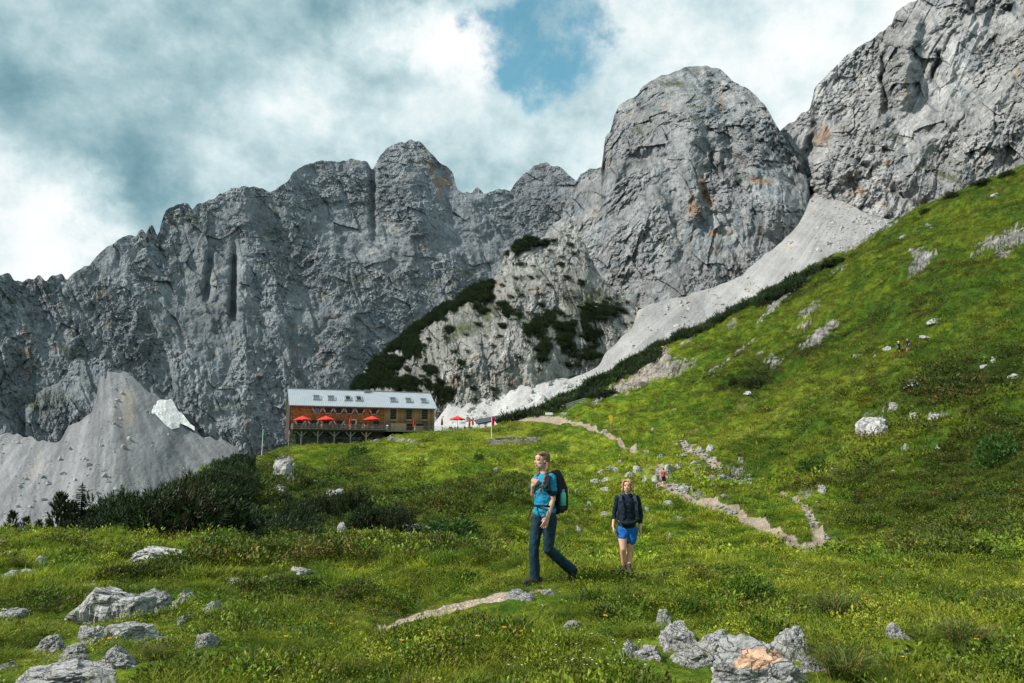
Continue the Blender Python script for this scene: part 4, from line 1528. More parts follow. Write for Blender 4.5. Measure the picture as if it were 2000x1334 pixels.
def clean(x, y, z, lim=1.2, rlim=-0.02):
    td = trail_d(x, y) - .3 * sm(16, 9, y) - .22 * sm(20, 30, y)
    rk = rocky(x, y, z)
    return (td > lim) & (rk < rlim)


KEEP_OUT = []


def lay(name, n, y0, y1, forms, mat, label, cat, s0, s1, rs, pick=None, keep=None, colk=None, tilt=.2, lift=.3, zscale=None, power=1.0, rlim=-0.02):
    x, y, z, r = sample_ground(n, y0, y1, rs=rs, power=power)
    k = vis_filter(x, y, z, lift)
    x, y, z = x[k], y[k], z[k]
    k = clean(x, y, z, rlim=rlim)
    if y0 < 20:
        for kx, ky, kr, kd in KEEP_OUT:
            k &= ((x - kx) / kr)**2 + ((y - ky) / kd)**2 > 1
    x, y, z = x[k], y[k], z[k]
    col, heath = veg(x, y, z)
    if keep is not None:
        k = keep(x, y, z, heath, r)
        x, y, z, col, heath = x[k], y[k], z[k], col[k], heath[k]
    n = len(x)
    col = col * (0.75 + 0.55 * r.rand(n))[:, None]
    col = col * (1 + .35 * fbm(x / .45, y / .45, 3, rs + 7)[:, None] * np.array((1.2, 1, .6)))
    col = np.clip(col * (1.22 if y0 < 20 else 1.0), .003, .6)
    if colk is not None:
        col = colk(col, heath, r, x, y)
    sc = s0 + (s1 - s0) * r.rand(n)
    sc = sc * (0.8 + 0.5 * np.clip(fbm(x / 1.9, y / 1.9, 2, rs + 90) + .3, 0, 1))
    lowr = np.where(y < 20, .28 + .72 * sm(1.0, 6.0, trail_d(x, y)), 1)
    lowr = lowr * (1 - .6 * np.exp(-(((x - 2.1) / .8)**2 + ((y - 11.6) / 1.6)**2)))
    for kx, ky, kr, kd in (KEEP_OUT if y0 < 20 else []):
        if ky > 20:
            kr, kd = kr * 1.2, kd + 1.2
        rr_ = ((x - kx) / (kr + .25))**2 + ((y - ky + .15) / (kd + .35))**2
        lowr = lowr * (.60 + .40 * sm(1.0, 1.8, rr_))
    sc = sc * np.where(y < 20, .45 + .55 * lowr, 1)
    scl = np.stack([sc, sc, sc * lowr * (zscale(heath, r) if zscale else 1.0)], 1)
    idx = r.randint(0, len(forms), n) if pick is None else pick(n, r, x, y)
    scatter(name, np.stack([x, y, z - 0.01], 1), tilt_rots(x, y, r, tilt), scl, col, idx, forms, mat, label, cat)
    return n


# ------------------------------------------------------------------ dwarf pine
M_PINE = mat_leaf_obj('dwarf_pine_needles', (0.030, 0.052, 0.016), .5, .12, .5, accent=(0.055, 0.030, 0.014))
M_PINEI = mat_leaf('dwarf_pine_needles_far', tip=(1.4, 1.35, 1.0), root=(.45, .5, .6), h=1.2, transl=.12, rough=.5)
PINES = [pine_bush(s, 230, 1.0, .95, .20, n=9) for s in range(4)]
PINES_S = [pine_bush(10 + s, 46, 1.0, 1.0, .55, n=7) for s in range(3)]


def thicket(name, polys, n, smin, smax, rs, label, forms, ymin=2.5, ymax=300, hscale=1.0):
    r = np.random.RandomState(rs)
    pts, tries = [], 0
    for (x0, y0, x1, y1, wdt, cnt_) in polys:
        for i in range(cnt_):
            t = r.rand()
            px = x0 + (x1 - x0) * t + r.uniform(-1, 1) * wdt * .3
            row = y0 + (y1 - y0) * t + r.uniform(-1, 1) * wdt
            q = hit(px, row, ymin, ymax)
            pts.append(q)
    n = len(pts)
    pts = np.array([tuple(p) for p in pts])
    sc = r.uniform(smin, smax, n)
    col = np.array((0.023, 0.042, 0.014)) * (0.65 + .8 * r.rand(n))[:, None]
    rust = r.rand(n) < .08
    col[rust] = col[rust] * np.array((1.8, .9, .8))
    gr = r.rand(n) < .10
    col[gr] = col[gr] * np.array((1.6, 1.9, 1.2))
    scatter(name, pts - np.array((0, 0, .1)), np.stack([r.normal(size=n) * .08, r.normal(size=n) * .08, r.rand(n) * 6.28], 1), np.stack([sc, sc, sc * hscale * r.uniform(.8, 1.3, n)], 1), col, r.randint(0, len(forms), n), forms, M_PINEI, label, 'dwarf pines')


thicket('dwarf_pine_thicket', [(195, 1050, 330, 1036, 16, 70), (300, 1030, 460, 1000, 34, 150), (330, 1010, 480, 950, 34, 130), (300, 1012, 475, 925, 12, 90), (330, 995, 480, 912, 8, 110), (430, 930, 480, 905, 12, 50), (230, 1040, 300, 1015, 8, 40), (420, 1035, 480, 1035, 16, 24), (360, 1035, 470, 1040, 14, 40), (200, 1046, 330, 1010, 8, 40)], 0, 1.0, 2.0, 5,
        'dense dark dwarf pine thicket on the bank left of the hut hill', PINES, 26, 120)
thicket('dwarf_pine_thicket', [(985, 812, 1180, 745, 6, 120), (1050, 806, 1240, 700, 8, 160), (1160, 738, 1300, 672, 10, 150), (1230, 695, 1400, 632, 7, 120), (1400, 628, 1560, 548, 4, 110), (1480, 600, 1570, 550, 8, 50), (1560, 548, 1640, 512, 4, 40), (1100, 765, 1180, 740, 14, 70), (1180, 735, 1230, 720, 10, 40), (1080, 800, 1250, 712, 12, 150), (1000, 815, 1120, 780, 8, 60), (1230, 712, 1290, 690, 14, 60), (1190, 770, 1150, 775, 6, 20)], 0, 1.1, 2.2, 6,
        'long dark band of dwarf pines along the crest above the hut', PINES_S, 110, 290)
thicket('dwarf_pine_thicket', [(560, 1010, 690, 985, 10, 36), (545, 1030, 650, 1015, 16, 40), (700, 1040, 780, 1020, 12, 26), (520, 1000, 600, 960, 20, 20), (600, 1010, 700, 990, 12, 30), (560, 1035, 640, 1000, 16, 30), (700, 1035, 790, 1030, 8, 20)], 0, .9, 1.6, 7,
        'dark dwarf pine scrub in the middle of the slope left of the walkers', PINES, 26, 110, .8)

# dwarf pine tufts and grass on the limestone spur: from the spur's own surface
PX_, ROW_, V_, N_ = SPUR
SPUR_PINE = [(700, 750, 14, 8, 0, 1.1), (735, 706, 18, 8, -35, 1.1), (768, 674, 20, 8, -35, 1.1), (800, 645, 20, 8, -35, 1.1), (830, 620, 16, 7, -30, 1.0), (1035, 472, 50, 12, 8, 1), (1010, 480, 26, 14, -30, 1), (1072, 432, 10, 8, 0, 1), (1068, 412, 8, 4, 0, .8), (945, 560, 26, 16, -30, 1.1), (920, 575, 20, 12, -20, 1), (955, 580, 10, 18, 0, .8), (860, 605, 40, 12, -25, 1.1), (820, 628, 26, 12, -25, 1.1), (850, 615, 30, 12, -25, 1), (800, 665, 24, 18, -30, 1.1),
             (810, 680, 20, 16, 0, 1), (760, 715, 30, 16, -25, 1.0), (715, 745, 34, 14, -15, 1.2), (800, 750, 50, 11, 0, .85), (840, 722, 20, 10, 0, .9), (868, 768, 22, 18, 30, 1.0), (770, 742, 20, 10, 0, .8), (880, 640, 10, 8, 0, .8), (990, 600, 16, 14, 20, .9), (1000, 615, 16, 8, 0, .6), (1070, 620, 24, 12, -30, 1.1), (1045, 640, 16, 16, 0, .9), (1060, 680, 14, 26, 10, 1.1),
             (1110, 650, 12, 30, 10, 1.0), (1100, 665, 10, 22, 0, .9), (1145, 620, 12, 26, 5, 1.1), (1155, 655, 18, 12, 0, 1.0), (1155, 690, 22, 12, 0, 1.1), (1190, 605, 24, 10, 10, 1.1), (1175, 612, 10, 12, 0, .9), (1060, 595, 8, 4, 0, .6), (935, 605, 8, 14, 0, .8), (980, 635, 8, 5, 0, .6), (1090, 640, 8, 8, 0, .7), (1120, 690, 8, 12, 0, .7), (900, 585, 10, 10, 0, .7), (880, 700, 6, 8, 0, .5), (1030, 700, 5, 5, 0, .4), (905, 710, 8, 6, 0, .5)]
S_ = patchsum(PX_, ROW_, SPUR_PINE) * 1.0 + 0.62 * fbm(PX_ / 13, ROW_ / 13, 4, 201, .65) + 0.12 * (N_[..., 2])
w_ = np.argwhere((S_ > .66) & (PX_ > 640))
r_ = np.random.RandomState(4)
w_ = w_[r_.permutation(len(w_))[:6500]]
pts_ = V_[w_[:, 0], w_[:, 1]]
n_ = len(pts_)
sc_ = r_.uniform(1.0, 2.6, n_)
col_ = np.array((0.028, 0.048, 0.018)) * (0.6 + .8 * r_.rand(n_))[:, None]
scatter('dwarf_pine_thicket', pts_ + np.array((0, -1.2, -.6)), np.stack([r_.normal(size=n_) * .2 + .5, r_.normal(size=n_) * .1, r_.rand(n_) * .6], 1), np.stack([sc_, sc_, sc_ * .9], 1), col_, r_.randint(0, 3, n_), PINES_S, M_PINEI,
        'dark dwarf pine tufts clinging to the limestone spur behind the hut', 'dwarf pines')

# ------------------------------------------------------------------ the mountain hut
M_ROOFM = simple('standing_seam_metal', (0.50, 0.53, 0.56), .38, .07, .6, .35, .5, .0)
M_SEAM = simple('roof_seam_metal', (0.36, 0.39, 0.42), .45, .08, 2, .3, .5, 0)
M_DARKW = simple('dark_wood', (0.055, 0.040, 0.030), .85, .3, 3, bump=.3)
M_GREYW = simple('weathered_grey_wood', (0.26, 0.235, 0.20), .85, .3, 4, bump=.3)
M_PALEW = simple('new_pale_wood', (0.42, 0.30, 0.18), .8, .2, 3, bump=.2)
M_WHITE = simple('white_paint', (0.78, 0.77, 0.74), .5, .05, 3, bump=0)
M_REDP = simple('dark_red_paint', (0.20, 0.022, 0.022), .55, .1, 3, bump=0)
M_REDC = simple('red_parasol_cloth', (0.72, 0.045, 0.025), .75, .12, 1.5, bump=.1)
M_REDD = simple('deep_red_cloth', (0.50, 0.018, 0.020), .75, .12, 1.5, bump=.1)
M_STEEL = simple('grey_steel', (0.30, 0.31, 0.32), .45, .1, 3, .6, .5, 0)
M_GLASSD = simple('dark_window_glass', (0.012, 0.015, 0.018), .25, .1, 1, 0, .25, 0)
M_GLASSB = simple('sky_lit_window_glass', (0.05, 0.09, 0.11), .08, .1, 1, 0, .9, 0)
M_BLACK = simple('black_cloth', (0.008, 0.009, 0.012), .8, .3, 8, bump=.2)


def mat_shingles():
    m, t = material('larch_shingles')
    inf = t.n('ShaderNodeNewGeometry').outputs['Random Per Island']
    c = t.coord()
    n = t.noise(t.mapping(c, (3, 3, .5)), 2.0, 5)
    low = t.n('ShaderNodeSeparateXYZ')
    t.put(low.inputs[0], c)
    k = t.ramp(inf, 0, 1, .45, 1.5, False)
    base = t.mix(t.ramp(t.math('ADD', low.outputs[2], t.math('MULTIPLY', n, 3.0)), 1.2, 4.6), (0.10, 0.062, 0.045), (0.33, 0.140, 0.056))
    return finish(m, t, t.vmath('SCALE', base, None, k), .85, t.bump(n, .3, .02), spec=.2)


def mat_boards():
    m, t = material('larch_boards')
    inf = t.n('ShaderNodeObjectInfo').outputs['Random']
    c = t.coord()
    n = t.noise(t.mapping(c, (6, 6, .35)), 2.0, 6)
    low = t.n('ShaderNodeSeparateXYZ')
    t.put(low.inputs[0], c)
    height_fac = t.ramp(t.math('ADD', low.outputs[2], t.math('MULTIPLY', n, 4.0)), 1.6, 5.6)
    base = t.mix(height_fac, (0.115, 0.100, 0.085), (0.36, 0.21, 0.10))  # boards greyer and darker towards the bottom
    k = t.math('MULTIPLY', t.ramp(inf, 0, 1, .6, 1.35, False), t.ramp(n, .3, .7, .65, 1.25))
    return finish(m, t, t.vmath('SCALE', base, None, k), .85, t.bump(n, .3, .02), spec=.2)


M_SHING, M_BOARD = mat_shingles(), mat_boards()

HL = P(566, 838, 165.0)                       # left front corner of the hut at deck level
HR_dir = Vector((math.cos(math.radians(21.8)), math.sin(math.radians(21.8)), 0))
HB_dir = Vector((-HR_dir.y, HR_dir.x, 0))
ROT = math.radians(21.8)
LEN = 34.0
DEPTH = 12.0
EAVE, RIDGE = 5.45, 9.80


def hu(px, row=800):
    """distance along the front wall seen at a photograph column"""
    a, b, c = pdir(px, row)
    # ray (a,b)*t meets HL + u*HR_dir
    A = np.array([[a, -HR_dir.x], [b, -HR_dir.y]])
    t, u = np.linalg.solve(A, np.array([HL.x, HL.y]))
    return float(u)


def hw(px, row, v=0.0):
    """height above the deck of a photograph point lying in the plane v behind the front wall"""
    a, b, c = pdir(px, row)
    o = HL + HB_dir * v
    A = np.array([[a, -HR_dir.x], [b, -HR_dir.y]])
    t, u = np.linalg.solve(A, np.array([o.x, o.y]))
    return float(c * t - HL.z), float(u)


hut = empty('mountain_hut', HL, ROT)
tag(hut, 'long two storey wooden mountain hut with metal roof and shuttered windows', 'hut')
US = hu(751)
# walls
mb = MB()
mb.box((0.05, 0.10, -.4), (US, 0.25, EAVE - .1))
mb.build('shingled_wall', M_DARKW, hut)
sh = MB()
hrow = 0.0
r = random.Random(3)
for j in range(29):
    z0 = j * 0.19 - .1
    x = 0.05
    while x < US:
        wd = r.uniform(.14, .30)
        sh.box((x, 0.03 + r.uniform(0, .02), z0), (min(x + wd - .015, US), 0.10, z0 + .21 + r.uniform(-.02, .02)))
        x += wd
o = sh.build('shingle', M_SHING, hut)
o['kind'] = 'stuff'
# boarded part: every board its own object
mb = MB()
mb.box((US + .02, 0.12, -.4), (LEN, 0.25, EAVE - .1))
mb.build('boarded_wall', M_DARKW, hut)
brd = MB().box((0, 0, 0), (.285, .05, EAVE)).data('board', M_BOARD)
x = US + .02
while x < LEN - .2:
    b_ = link(bpy.data.objects.new('board', brd), hut)
    b_.location = (x, .05 + r.uniform(0, .02), -.05)
    x += .30
for nm, a_, b_, m_ in (('side_wall', (-.02, .26, -2.2), (.2, DEPTH, EAVE - .2), M_DARKW), ('side_wall', (LEN - .2, .26, -1.0), (LEN, DEPTH, EAVE - .2), M_BOARD), ('rear_wall', (0.21, DEPTH, -1.5), (LEN - .21, DEPTH + .2, EAVE - .2), M_DARKW), ('corner_post', (-.16, .02, -.3), (.04, .22, EAVE - .05), M_DARKW), ('corner_post', (LEN, .02, -.3), (LEN + .12, .2, EAVE - .1), M_GREYW)):
    MB().box(a_, b_).build(nm, m_, hut)
for s in (0.0, LEN - .2):
    g = MB()
    g.add([(s, .3, EAVE - .2), (s, DEPTH, EAVE - .2), (s, DEPTH / 2, RIDGE - .45), (s + .2, .3, EAVE - .2), (s + .2, DEPTH, EAVE - .2), (s + .2, DEPTH / 2, RIDGE - .45)], [(0, 1, 2), (3, 5, 4), (0, 3, 4, 1), (1, 4, 5, 2), (2, 5, 3, 0)])
    g.build('gable_wall', M_DARKW, hut)
# roof: two slopes with seams
roof = MB()
x0, x1 = -.45, LEN + .55
ye, ym = -.75, DEPTH / 2
roof.add([(x0, ye, EAVE), (x1, ye, EAVE), (x1, ym, RIDGE), (x0, ym, RIDGE), (x0, ye, EAVE - .18), (x1, ye, EAVE - .18), (x1, ym, RIDGE - .18), (x0, ym, RIDGE - .18),
          (x0, DEPTH + .7, EAVE), (x1, DEPTH + .7, EAVE), (x0, DEPTH + .7, EAVE - .18), (x1, DEPTH + .7, EAVE - .18)],
         [(0, 1, 2, 3), (7, 6, 5, 4), (0, 4, 5, 1), (3, 2, 9, 8), (10, 11, 6, 7), (9, 11, 10, 8), (0, 3, 7, 4), (1, 5, 6, 2), (3, 8, 10, 7), (2, 6, 11, 9)])
roof_o = roof.build('roof', M_ROOFM, hut)
seam = MB().bar((0, ye, EAVE + .03), (0, ym, RIDGE + .03), .045, .07).data('seam', M_SEAM)
x = x0 + .1
while x < x1:
    so_ = link(bpy.data.objects.new('seam', seam), roof_o)
    so_.location.x = x
    x += .42
MB().bar((x0 - .02, ym, RIDGE + .06), (x1 + .02, ym, RIDGE + .06), .35, .14).build('ridge_cap', M_SEAM, roof_o)
MB().bar((x0, ye - .08, EAVE - .1), (x1, ye - .08, EAVE - .1), .16, .16).build('gutter', M_STEEL, hut)
MB().tube([(US + .1, -.02, EAVE - .3), (US + .1, -.02, .1)], .06).build('downpipe', M_STEEL, hut)
c_ = MB()
uu = hu(725, 765)
c_.box((uu - .75, ym - .9, RIDGE - .45), (uu + .75, ym - .1, RIDGE + .25))
c_.build('roof_vent', M_STEEL, roof_o)
MB().tube([(hu(626) - .2, ym, RIDGE), (hu(626) - .2, ym, RIDGE + .5)], .07).build('roof_pipe', M_WHITE, roof_o)
rs = (RIDGE - EAVE) / (ym - ye)


def roof_y(row_frac):
    return ye + (ym - ye) * row_frac


for i, (px, op) in enumerate(((615.5, 0), (644.5, 0), (677.5, 1), (699, 1), (767.6, 0), (798, 0), (828, 0))):
    u = hu(px, 776) + .6
    f0, f1 = .32, .58
    y0, y1 = roof_y(f0), roof_y(f1)
    z0, z1 = EAVE + rs * (y0 - ye), EAVE + rs * (y1 - ye)
    fr = MB()
    hw_ = .82
    for a, b in (((u - hw_, y0, z0), (u - hw_, y1, z1)), ((u + hw_, y0, z0), (u + hw_, y1, z1)), ((u - hw_, y0, z0), (u + hw_, y0, z0)), ((u - hw_, y1, z1), (u + hw_, y1, z1))):
        fr.bar((a[0], a[1], a[2] + .1), (b[0], b[1], b[2] + .1), .24, .3)
    f_ = fr.build('skylight', M_SEAM, roof_o)
    g_ = MB()
    lift = .55 if op else .06
    g_.add([(u - .68, y0 + .1, z0 + .12), (u + .68, y0 + .1, z0 + .12), (u + .68, y1 - .1, z1 + .02), (u - .68, y1 - .1, z1 + .02)], [(0, 1, 2, 3)])
    g_.build('pane', M_GLASSD if op else M_GLASSB, f_)
    if op:
        s_ = MB()
        s_.bar((u - .6, y0 - .05, z0 + .34), (u + .6, y0 - .05, z0 + .34), .1, .1)
        s_.bar((u - .6, y1 - .3, z1 + .3), (u + .6, y1 - .3, z1 + .3), .1, .1)
        s_.bar((u - .6, y0 - .05, z0 + .34), (u - .6, y1 - .3, z1 + .3), .1, .1)
        s_.bar((u + .6, y0 - .05, z0 + .34), (u + .6, y1 - .3, z1 + .3), .1, .1)
        s_.build('tilted_sash', M_ROOFM, f_)


def window(u, w0, w1, wd, par, bars=1, glass=None, frame=None, y=0.0):
    f_ = MB()
    fr = .08
    for a, b in (((u - wd / 2, y, w0), (u + wd / 2, y, w0)), ((u - wd / 2, y, w1), (u + wd / 2, y, w1)), ((u - wd / 2, y, w0), (u - wd / 2, y, w1)), ((u + wd / 2, y, w0), (u + wd / 2, y, w1))):
        f_.bar(a, b, fr, fr + .06)
    for k in range(bars):
        uu = u - wd / 2 + wd * (k + 1) / (bars + 1)
        f_.bar((uu, y, w0), (uu, y, w1), .06, .06)
    o = f_.build('window', frame or M_DARKW, par)
    MB().box((u - wd / 2 + .03, y + .02, w0 + .03), (u + wd / 2 - .03, y + .03, w1 - .03)).build('pane', glass or M_GLASSD, o)
    return o


def shutter(u0, u1, w0, w1, y, left, par):
    m = MB().box((u0, y - .05, w0), (u1, y, w1))
    o = m.build('shutter', M_REDP, par)
    s = MB()
    hgt = w1 - w0
    if left:
        q = [(u0, w1 + .12), (u0, w1 - .42 * hgt), (u1, w0 - .02), (u1, w0 + .42 * hgt)]
    else:
        q = [(u1, w1 + .12), (u1, w1 - .42 * hgt), (u0, w0 - .02), (u0, w0 + .42 * hgt)]
    s.add([(a, y - .075, b) for a, b in q] + [(a, y - .052, b) for a, b in q], [(0, 1, 2, 3), (3, 2, 1, 0), (0, 4, 5, 1), (1, 5, 6, 2), (2, 6, 7, 3), (3, 7, 4, 0)])
    s.build('white_stripe', M_WHITE, o)


wt, wb = hw(640, 797.0)[0], hw(640, 806.5)[0]
for i, px in enumerate((619.5, 641, 661.5, 682.5, 703.5, 730.5)):
    u = hu(px, 802)
    window(u, wb, wt, 1.12, hut, 1, M_GLASSB if i == 0 else M_GLASSD)
    MB().box((u - .62, -.12, wb - .12), (u + .62, .06, wb - .05)).build('window_sill', M_WHITE, hut)
    shutter(u - 1.16, u - .60, wb, wt, -.02, True, hut)
    shutter(u + .60, u + 1.16, wb, wt, -.02, False, hut)
for i, px in enumerate((586, 612, 637, 662, 735)):
    u = hu(px, 828)
    window(u, .9, 2.15, 1.2, hut, 1)
    if i < 4:
        shutter(u - 1.25, u - .64, .9, 2.15, -.02, True, hut)
        shutter(u + .64, u + 1.25, .9, 2.15, -.02, False, hut)
u = hu(689, 828)
d_ = MB()
for a, b in (((u - .75, -.02, 0), (u - .75, -.02, 2.3)), ((u + .75, -.02, 0), (u + .75, -.02, 2.3)), ((u - .85, -.02, 2.35), (u + .85, -.02, 2.35))):
    d_.bar(a, b, .2, .16)
do = d_.build('door', M_WHITE, hut)
MB().box((u - .66, -.03, 0), (u + .66, .0, 2.25)).build('door_leaf', M_DARKW, do)
for i, px in enumerate((768, 799, 829)):
    u = hu(px, 810)
    t_, b_ = hw(px, 800.5)[0], hw(px, 818)[0]
    window(u, b_, t_, 1.25, hut, 2)
    for k in (1, 2, 3):
        MB().bar((u - .6, -.02, b_ + (t_ - b_) * k / 4), (u + .6, -.02, b_ + (t_ - b_) * k / 4), .05, .05).build('glazing_bar', M_GREYW, hut)
    MB().box((u - .75, -.32, b_ - .55), (u + .75, .05, b_ - .12)).build('flower_box', M_GREYW, hut)
u0, u1 = hu(763, 830), hu(793, 830)
MB().box((u0, -.08, -.1), (u1, -.02, 1.75)).build('pale_panel', M_PALEW, hut)
u0, u1 = hu(795, 830), hu(827, 830)
MB().box((u0, -.06, .1), (u1, -.01, 1.6)).build('dark_opening', M_BLACK, hut)
MB().bar(((u0 + u1) / 2, -.1, 0), ((u0 + u1) / 2, -.1, 1.7), .18).build('door_post', M_PALEW, hut)

# stone footing beneath the hut at the left and below the terrace
def mat_wallstone(name, base):
    m, t = material(name)
    rn = t.n('ShaderNodeNewGeometry').outputs['Random Per Island']
    n = t.noise(t.coord(), 6, 5, .65)
    k = t.math('MULTIPLY', t.ramp(rn, 0, 1, .45, 1.5, False), t.ramp(n, .3, .7, .75, 1.2))
    return finish(m, t, t.vmath('SCALE', base, None, k), .95, t.bump(n, .5, .04), spec=.1)


def stone_wall_mesh(length, height, thick, size, seed, slope=0.0):
    m = MB()
    rr = random.Random(seed)
    z = 0
    while z < height:
        hh = size * rr.uniform(.6, 1.1)
        x = rr.uniform(-size, 0)
        while x < length:
            wd = size * rr.uniform(.8, 2.0)
            a, b = max(x, 0), min(x + wd - .03, length)
            if b - a > .08:
                dz = slope * (a + b) / 2
                m.box((a, rr.uniform(0, .07), z + dz), (b, thick, z + hh - .03 + dz))
            x += wd
        z += hh
    return m


o = stone_wall_mesh(1.5, 5.4, 1.2, .38, 5).build('stone_pier', mat_wallstone('pier_stone', (0.26, 0.235, 0.21)), hut)
o['kind'] = 'stuff'
o.location = (-.1, -.2, -5.6)
o = stone_wall_mesh(US, 5.2, .6, .5, 8).build('stone_footing', mat_wallstone('footing_stone', (0.13, 0.125, 0.12)), hut)
o['kind'] = 'stuff'
o.location = (0, .6, -5.4)

# the terrace deck: its own thing, standing on posts in front of the hut
TD = 5.2
terr = empty('terrace_deck', HL, ROT)
tag(terr, 'raised wooden terrace on braced posts along the shingled half of the hut', 'terrace')
U1 = hu(746, 840) - .2
k = 0
y = -TD
plank = MB().box((0, 0, -.06), (U1 - .2, .27, 0)).data('deck_plank', M_GREYW)
while y < -.1:
    o = link(bpy.data.objects.new('deck_plank', plank), terr)
    o.location = (.2, y, 0)
    y += .30
MB().box((.2, -TD - .08, -.42), (U1, -TD, -.08)).build('fascia', M_DARKW, terr)
MB().box((.2, -TD - .16, -.12), (U1 + .2, -TD - .09, .02)).build('deck_edge', M_GREYW, terr)
for q in range(12):
    u = .4 + q * (U1 - .6) / 11
    MB().box((u - .08, -TD, -.36), (u + .08, 0, -.07)).build('joist', M_DARKW, terr)
for px in (577, 608.5, 640, 671, 701):
    u = hu(px, 860) + .8
    g = hz(*(HL + HR_dir * u - HB_dir * (TD - .5)).xy)
    base = g - HL.z - .3
    m_ = M_PALEW if px == 701 else M_GREYW
    o = MB().box((u - .15, -TD + .35, base), (u + .15, -TD + .65, -.42)).build('post', m_, terr)
    o2 = MB()
    o2.bar((u - .1, -TD + .5, -1.7), (u - 1.25, -TD + .5, -.5), .18)
    o2.build('brace', m_, o)
    MB().bar((u + .1, -TD + .5, -1.7), (u + 1.25, -TD + .5, -.5), .18).build('brace', m_, o)
    MB().box((u - .28, -TD + .2, base - .2), (u + .28, -TD + .8, base + .45)).build('footing', M_ROCK, o)
MB().box((.3, -TD + .35, -.66), (U1, -TD + .65, -.42)).build('beam', M_DARKW, terr)


def railing(name, pts, par, post_every=1.75, h=1.05, bars=3, m=M_GREYW, balusters=0, obj=None):
    for i in range(len(pts) - 1):
        a, b = Vector(pts[i]), Vector(pts[i + 1])
        L_ = (b - a).length
        n = max(1, round(L_ / post_every))
        for k in range(n + (1 if i == len(pts) - 2 else 0)):
            p = a.lerp(b, k / n)
            MB().bar(p, p + Vector((0, 0, h)), .10).build('railing_post', m, par)
        for k in range(bars):
            z = h * (k + 1) / bars
            MB().bar(a + Vector((0, 0, z)), b + Vector((0, 0, z)), .06 if k < bars - 1 else .12, .06 if k < bars - 1 else .07).build('rail', m, par)
        if balusters:
            bm_ = MB()
            nb = int(L_ / balusters)
            for k in range(nb):
                p = a.lerp(b, (k + .5) / nb)
                bm_.bar(p + Vector((0, 0, .1)), p + Vector((0, 0, h - .05)), .035)
            o = bm_.build('balusters', m, par)
            o['kind'] = 'stuff'


rl = empty('terrace_railing', HL, ROT)
tag(rl, 'grey wooden railing around the raised terrace on posts', 'railing')
railing('r', [(.25, 0, 0), (.25, -TD, 0), (U1 + .1, -TD, 0), (U1 + .1, -1.2, 0)], rl, balusters=.22)


# ground level terrace at the right, with its railing and parasols
def hloc(u, v, w=0.0):
    return HL + HR_dir * u + HB_dir * v + Vector((0, 0, w))


def on_ray(px, row, v):
    """point of the plane v behind the hut front seen at (px,row): local u, height"""
    w_, u = hw(px, row, v)
    return u, w_


patio = empty('lower_terrace', HL, ROT)
tag(patio, 'lower timber terrace beside the right end of the hut', 'terrace')
uA, _ = on_ray(746, 840, -2.5)
uB, wB = on_ray(936, 834, -2.5)
MB().box((uA + .3, -2.6, -.35), (uB, 3.5 if False else -.15, -.02)).build('deck', M_GREYW, patio)
MB().box((LEN + .3, -.14, -.35), (uB, 4.0, -.02)).build('deck', M_GREYW, patio)
rl2 = empty('lower_railing', HL, ROT)
tag(rl2, 'grey wooden railing along the lower terrace right of the hut', 'railing')
railing('r', [(uA + .4, -2.6, -.1), (uB, -2.6, -.1), (uB, 3.5, -.1)], rl2, 2.4, 1.0)


# parasols
def parasol_open(name, base, R, hpole, label, mat=M_REDC, lean=0.0, rz=0.3):
    t = empty(name, base, rz)
    tag(t, label, 'parasol', 'red parasols on the hut terraces')
    MB().tube([(0, 0, 0), (0, 0, hpole)], .045).build('pole', M_GREYW, t)
    MB().box((-.35, -.35, 0), (.35, .35, .12)).build('base', M_STEEL, t)
    c = MB()
    n = 8
    zr = hpole - R * .42
    ring = [(R * math.cos(2 * math.pi * k / n), R * math.sin(2 * math.pi * k / n), zr) for k in range(n)]
    mid = [(R * .5 * math.cos(2 * math.pi * (k + .5) / n) * .96, R * .5 * math.sin(2 * math.pi * (k + .5) / n) * .96, zr + R * .20) for k in range(n)]
    sag = [(R * .93 * math.cos(2 * math.pi * (k + .5) / n), R * .93 * math.sin(2 * math.pi * (k + .5) / n), zr + .04) for k in range(n)]
    top = (0, 0, hpole)
    vs = [top] + ring + sag + mid + [(x, y, z - .22) for x, y, z in ring] + [(x, y, z - .2) for x, y, z in sag]
    fs = []
    for k in range(n):
        k2 = (k + 1) % n
        a, b, s_, m_ = 1 + k, 1 + k2, 1 + n + k, 1 + 2 * n + k
        fs += [(0, a, m_), (0, m_, b), (a, s_, m_), (s_, b, m_)]
        va, vb, vs_ = 1 + 3 * n + k, 1 + 3 * n + k2, 1 + 4 * n + k
        fs += [(a, va, vs_, s_), (s_, vs_, vb, b)]
    c.add(vs, fs)
    co = c.build('canopy', mat, t)
    rb = MB().bar((0, 0, hpole - .1), (R * .97, 0, zr + .02), .03).data('rib', M_GREYW)
    for k in range(n):
        o = link(bpy.data.objects.new('rib', rb), t)
        o.rotation_euler.z = 2 * math.pi * k / n
    MB().tube([(0, 0, hpole - .05), (0, 0, hpole + .16)], [.06, .03]).build('finial', M_REDD, t)
    return t


